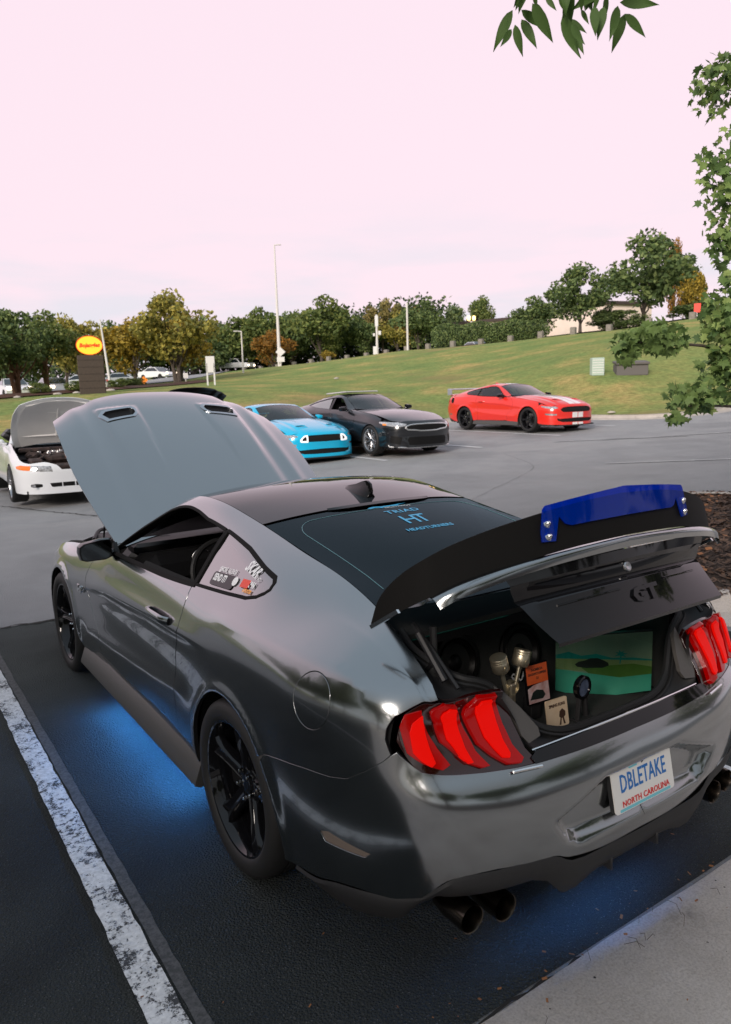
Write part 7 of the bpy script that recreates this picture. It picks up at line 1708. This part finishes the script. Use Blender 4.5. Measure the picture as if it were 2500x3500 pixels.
# small vehicles on the streets
def smallcar(name,label,x,y,rz,pm,kind='car',lights=None,sc=1.,z=None):
    r_=thing(name,label,'truck' if kind=='pickup' else 'car',(x,y,(zat(x,y)+.07 if z is None else z)),rz)
    if kind=='pickup':
        bs=[[(-.92,a,.45),(-.95,a,.85),(-.88,a,b_),(.88,a,b_),(.95,a,.85),(.92,a,.45)] for a,b_ in((2.7,.85),(2.65,1.05),(1.3,1.15),(1.2,1.15),(-2.6,1.12),(-2.7,1.1))]
        mk('body',sect_loft(bs),pm,r_,angle=30); mk('cab',sect_loft([[(-.82,1.35,1.1),(-.80,.75,1.72),(-.80,-.35,1.74),(-.82,-.65,1.1)],[(.82,1.35,1.1),(.80,.75,1.72),(.80,-.35,1.74),(.82,-.65,1.1)]]),pm,r_,angle=30)
        for sx in(-1,1): mk('side_window',prism([(1.15,1.16),(.72,1.64),(-.25,1.66),(-.45,1.16)],sx*.83,sx*.835,'yz'),MT['glass_dark'],r_,smooth=False)
        mk('windshield',sect_loft([[(-.70,1.33,1.16),(-.68,.82,1.68),(-.68,.86,1.68),(-.70,1.37,1.16)],[(.70,1.33,1.16),(.68,.82,1.68),(.68,.86,1.68),(.70,1.37,1.16)]]),MT['glass_dark'],r_,smooth=False); yw=(1.75,-1.6)
    else:
        prof=[(2.2,.40),(2.25,.62),(1.9,.80),(1.1,.93),(.35,1.38),(-.75,1.42),(-1.55,1.05),(-2.15,.98),(-2.22,.5),(-2.1,.32)]
        mk('body',cat(prism(prof[:4]+[(-1.5,1.0)]+prof[7:],-.86,.86,'yz')),pm,r_,angle=40)
        mk('cab',sect_loft([[(-.80,1.08,.93),(-.62,.32,1.40),(-.62,-.75,1.42),(-.80,-1.55,1.0)],[(.80,1.08,.93),(.62,.32,1.40),(.62,-.75,1.42),(.80,-1.55,1.0)]]),pm,r_,angle=30)
        mk('windshield',sect_loft([[(-.72,1.02,.98),(-.60,.40,1.36),(-.60,.44,1.37),(-.72,1.06,.98)],[(.72,1.02,.98),(.60,.40,1.36),(.60,.44,1.37),(.72,1.06,.98)]]),MT['glass_dark'],r_,smooth=False)
        for sx in(-1,1):
            g=prism([(.95,.97),(.32,1.34),(-.72,1.36),(-1.3,1.03)],0,.01,'yz'); P=g[0].copy(); P[:,0]=sx*(.815-.40*(P[:,2]-.95)); P[len(P)//2:,0]+=sx*.012; mk('side_window',(P,g[1],None),MT['glass_dark'],r_,smooth=False)
        yw=(1.35,-1.35)
    for y_ in yw:
        for sx in(-1,1): mk('wheel',lathe([(0,.10),(.18,.10),(.22,.12),(.33,.10),(.34,0),(.33,-.10),(0,-.10)],18,'x',c=(sx*.80,y_,.34)),MT['rubber'],r_)
    yl=2.72 if kind=='pickup' else 2.24
    for sx in(-1,1):
        mk('headlight',box((sx*.66,yl,.72),(.34,.06,.20),None,.02),MT['head_lamp'] if lights=='front' else MT['lens_clear'],r_); mk('tail_light',box((sx*.70,-yl,.85),(.24,.06,.20),None,.02),MT['tail_lamp'] if lights=='rear' else MT['lens_dark'],r_)
    return r_
smallcar('pickup_truck','white pickup truck with lit headlights on the far street',44.6,98.5,math.radians(-152),MT['white_paint'],'pickup','front',z=5.1)
smallcar('moving_car','small white car with lit headlights behind the verge trees',26.5,79.5,math.radians(-158),MT['white_paint'],'car','front',z=3.55)
MT['silver_paint']=paint('silver_paint',(.50,.54,.58),.3,.3)
smallcar('moving_car','silver car roof showing over the hill road edge',48.9,52.9,math.radians(170),MT['silver_paint'],'car',None,z=4.75)
smallcar('moving_car','pale car left of the oval sign with red tail lights',15.5,68.0,math.radians(60),MT['silver_paint'],'car','rear',z=2.5)
smallcar('moving_car','pale car just right of the oval sign',20.0,72.5,math.radians(70),MT['silver_paint'],'car',None,z=2.75)
smallcar('moving_car','car with bright headlights glowing between the left tree trunks',10.9,57.5,math.radians(-178),MT['silver_paint'],'car','front',z=2.0)
smallcar('moving_car','second car with headlights at the far left between trunks',7.6,54.5,math.radians(-178),MT['white_paint'],'car','front',z=1.9)
# ---------------------------------------------------------------- maple by the island and the overhanging spray
def maple_leaf():
    pr=[(0,-.02),(.16,-.06),(.42,-.12),(.34,.10),(.62,.18),(.52,.32),(.74,.62),(.42,.56),(.30,.66),(.20,.60),(.12,.84),(0,1.12)]
    half=pr; out=half+[(-x,y) for x,y in half[::-1][1:-1]]
    P=[(x,y+.0,-.10*abs(x)**1.2-.05*y*y) for x,y in out]; c_=len(P); P.append((0,.30,.03)); n=c_
    F=[[k,(k+1)%n,c_] for k in range(n)]
    return (np.array(P),F,None)
def leaf_inst(m,p,s_,r,droop=True):
    a=r.normal(size=3); d=rg(r.normal(),r.normal(),-1.2+r.normal()*.5) if droop else a; d/=np.linalg.norm(d); x=np.cross(d,r.normal(size=3)); x/=np.linalg.norm(x)
    return x,d
LM['maple']=leafmat('leaf_maple',(.06,.11,.035),(.13,.21,.06),(.26,.34,.11)); LM['ash']=leafmat('leaf_ash',(.03,.07,.022),(.065,.13,.03),(.13,.21,.05))
mtree=thing('maple_tree','green maple tree reaching in from the right edge of the picture','tree',(4.75,.75,.15))
rm=np.random.default_rng(11)
blobs=[((3.80,1.06,4.08),(.20,.25,.24),150),((3.75,.95,3.40),(.17,.25,.36),190),((3.72,.90,2.92),(.16,.2,.24),110),((3.60,.72,2.30),(.26,.28,.38),420),((2.92,.90,2.17),(.34,.16,.13),190),((2.62,.96,2.10),(.14,.10,.13),70),((3.22,.78,1.74),(.28,.2,.13),150),((3.62,.74,1.95),(.22,.25,.28),260),((3.02,.80,1.60),(.10,.1,.08),25),((5.0,.6,3.4),(.6,.8,1.1),500),((5.0,.4,4.7),(.8,.9,.6),250)]
ml=maple_leaf(); mlo=mk('leaf',ml,LM['maple'],smooth=False); ld_=mlo.data; bpy.data.objects.remove(mlo)
allp=[]
for c_,s_,n in blobs:
    for k in range(int(n*1.25)):
        u=rm.normal(size=3);u*=rm.random()**.45/np.linalg.norm(u); p=rg(*c_)+u*rg(*s_)*.98; allp.append(p)
allp=np.array(allp)
def vis(p):
    d=p-CAM;zc=d@_f; return abs(d@_r2)/zc<.50 and abs(d@_u2)/zc<.70
order=sorted(range(len(allp)),key=lambda i:(0 if vis(allp[i]) else 1, np.linalg.norm(allp[i]-CAM)))
PF=[];FF=[];base=rg(4.75,.75,.15)
for q_,i in enumerate(order):
    x,d=leaf_inst(ml,allp[i],.05,rm); s_=.056*(.55+.75*rm.random()); n=np.cross(x,d); R_=np.stack([x,d,n],1)
    if q_<290:
        o=bpy.data.objects.new('leaf',ld_); scn.collection.objects.link(o); o.parent=mtree; o.matrix_local=Matrix.Translation(tuple(allp[i]-base))@Matrix([[*R_[0],0],[*R_[1],0],[*R_[2],0],[0,0,0,1]])@Matrix.Scale(s_,4)
    else:
        P=(ml[0]*s_)@R_.T+allp[i]-base; k=len(PF)*len(ml[0]); PF.append(P); FF+=[[a+k for a in f] for f in ml[1]]
mk('foliage',(np.concatenate(PF),FF,None),LM['maple'],mtree,smooth=False,kind='stuff')
mk('trunk',tube([(0,0,-.2),(.02,0,1.4),(-.05,.05,2.8),(-.1,.1,4.6)],[.11,.09,.07,.03],9),MT['bark_tree'],mtree)
for c_ in ((3.85,1.06,4.05),(3.78,.95,3.40),(3.74,.9,2.9),(2.55,.97,2.13),(3.05,.80,1.66),(3.45,.74,1.95),(3.5,.72,2.35)):
    e=rg(*c_)-base; s0=rg(-.02,.02,max(.9,e[2]-.25)); mk('branch',tube(spl([s0,(s0+e)/2+rg(0,0,.08),e],5),np.linspace(.022,.004,11),6),MT['bark_tree'],mtree)
# ash spray overhead: trunk stands behind the photographer
def ash_leaf():
    ys=np.linspace(0,1,9); w_=.17*np.sin(np.pi*ys**.8)*(1-.35*ys); P=[];F=[]
    for y,a in zip(ys,w_): P+=[(-a,y,-.10*y*y+.03*(a>0)),(0,y,-.10*y*y-.0),(a,y,-.10*y*y+.03*(a>0))]
    for k in range(8):F+=[[3*k,3*k+1,3*k+4,3*k+3],[3*k+1,3*k+2,3*k+5,3*k+4]]
    return (np.array(P,float),F,None)
atree=thing('ash_tree','overhanging tree whose pointed leaves hang into the top of the picture','tree',(-2.6,-5.6,0.))
ab=rg(-2.6,-5.6,0.)
al=ash_leaf(); alo=mk('leaf',al,LM['ash'],smooth=True); ad_=alo.data; bpy.data.objects.remove(alo)
mk('trunk',tube([(0,0,-.2),(.05,.1,1.5),(.1,.3,3.2),(0,.4,5.2)],[.17,.14,.10,.04],10),MT['bark_tree'],atree)
ra=np.random.default_rng(4)
def ash_add(p,d,s_,up=None):
    d=rg(*d);d/=np.linalg.norm(d); x=np.cross(d,rg(*up) if up is not None else (CAM-p)/np.linalg.norm(CAM-p)); x/=np.linalg.norm(x); n=np.cross(x,d); R_=np.stack([x,d,n],1)
    o=bpy.data.objects.new('leaf',ad_); scn.collection.objects.link(o); o.parent=atree; o.matrix_local=Matrix.Translation(tuple(p-ab))@Matrix([[*R_[0],0],[*R_[1],0],[*R_[2],0],[0,0,0,1]])@Matrix.Scale(s_,4)
ASH= [((-0.281, -0.811, 2.913), (-0.304, -0.751, 2.819)), ((-0.474, -1.0, 2.748), (-0.51, -0.999, 2.7)), ((-0.302, -0.841, 2.858), (-0.277, -0.846, 2.776)), ((-0.325, -0.889, 2.848), (-0.303, -0.928, 2.766)), ((-0.339, -0.902, 2.864), (-0.283, -0.952, 2.806)), ((-0.317, -0.936, 2.873), (-0.309, -0.974, 2.811)), ((-0.332, -0.985, 2.865), (-0.318, -1.01, 2.825)), ((-0.314, -0.877, 2.917), (-0.305, -0.844, 2.891)), ((-0.175, -0.927, 2.867), (-0.14, -0.965, 2.827)), ((-0.299, -1.015, 2.817), (-0.282, -1.056, 2.698)), ((-0.376, -1.114, 2.739), (-0.379, -1.154, 2.677)), ((-0.276, -1.033, 2.772), (-0.265, -1.062, 2.711)), ((-0.31, -1.033, 2.836), (-0.294, -1.015, 2.799)), ((-0.249, -1.036, 2.833), (-0.234, -1.049, 2.795)), ((-0.295, -1.117, 2.798), (-0.314, -1.138, 2.719)), ((-0.259, -1.119, 2.806), (-0.285, -1.121, 2.722)), ((-0.213, -1.087, 2.861), (-0.19, -1.067, 2.798)), ((-0.155, -1.081, 2.847), (-0.18, -1.079, 2.757)), ((-0.091, -1.055, 2.852), (-0.098, -1.018, 2.763)), ((-0.129, -1.084, 2.832), (-0.075, -1.115, 2.774)), ((-0.131, -1.068, 2.866), (-0.055, -1.141, 2.852)), ((-0.289, -1.069, 2.857), (-0.266, -1.051, 2.815)), ((-0.167, -0.93, 2.935), (-0.194, -0.931, 2.887)), ((-0.181, -1.011, 2.899), (-0.17, -1.003, 2.852)), ((-0.397, -0.905, 2.833), (-0.397, -0.902, 2.785)), ((-0.343, -0.948, 2.894), (-0.315, -0.94, 2.855)), ((-0.294, -0.996, 2.874), (-0.256, -1.009, 2.822)), ((-0.257, -1.106, 2.85), (-0.255, -1.074, 2.801))]
for a_,b_ in ASH:
    A_=rg(*a_);B_=rg(*b_); n_=(CAM-A_)/np.linalg.norm(CAM-A_)+ra.normal(0,.35,3); ash_add(A_,B_-A_,float(np.linalg.norm(B_-A_)),n_)
for k in range(90):
    t_=ra.random(); p=rg(-.37+.18*t_,-.92-.20*t_,2.90+.30*ra.random())+rg(*(ra.normal(0,.03,3))); d=rg(ra.normal()*.6,ra.normal()*.6,-.8); ash_add(p,d,.11)
tw=[]
for e in ((-.40,-.93,2.92),(-.33,-.98,2.93),(-.24,-1.06,2.93),(-.16,-1.12,2.92)):
    tw.append(tube(spl([(.05,.35,3.4),(1.3,2.6,3.7),(2.0,4.0,3.5),tuple(rg(*e)-ab+rg(0,0,.10)),tuple(rg(*e)-ab-rg(0,0,.02))],5),np.linspace(.03,.0015,21),6))
mk('branch',cat(*tw),MT['bark_tree'],atree)
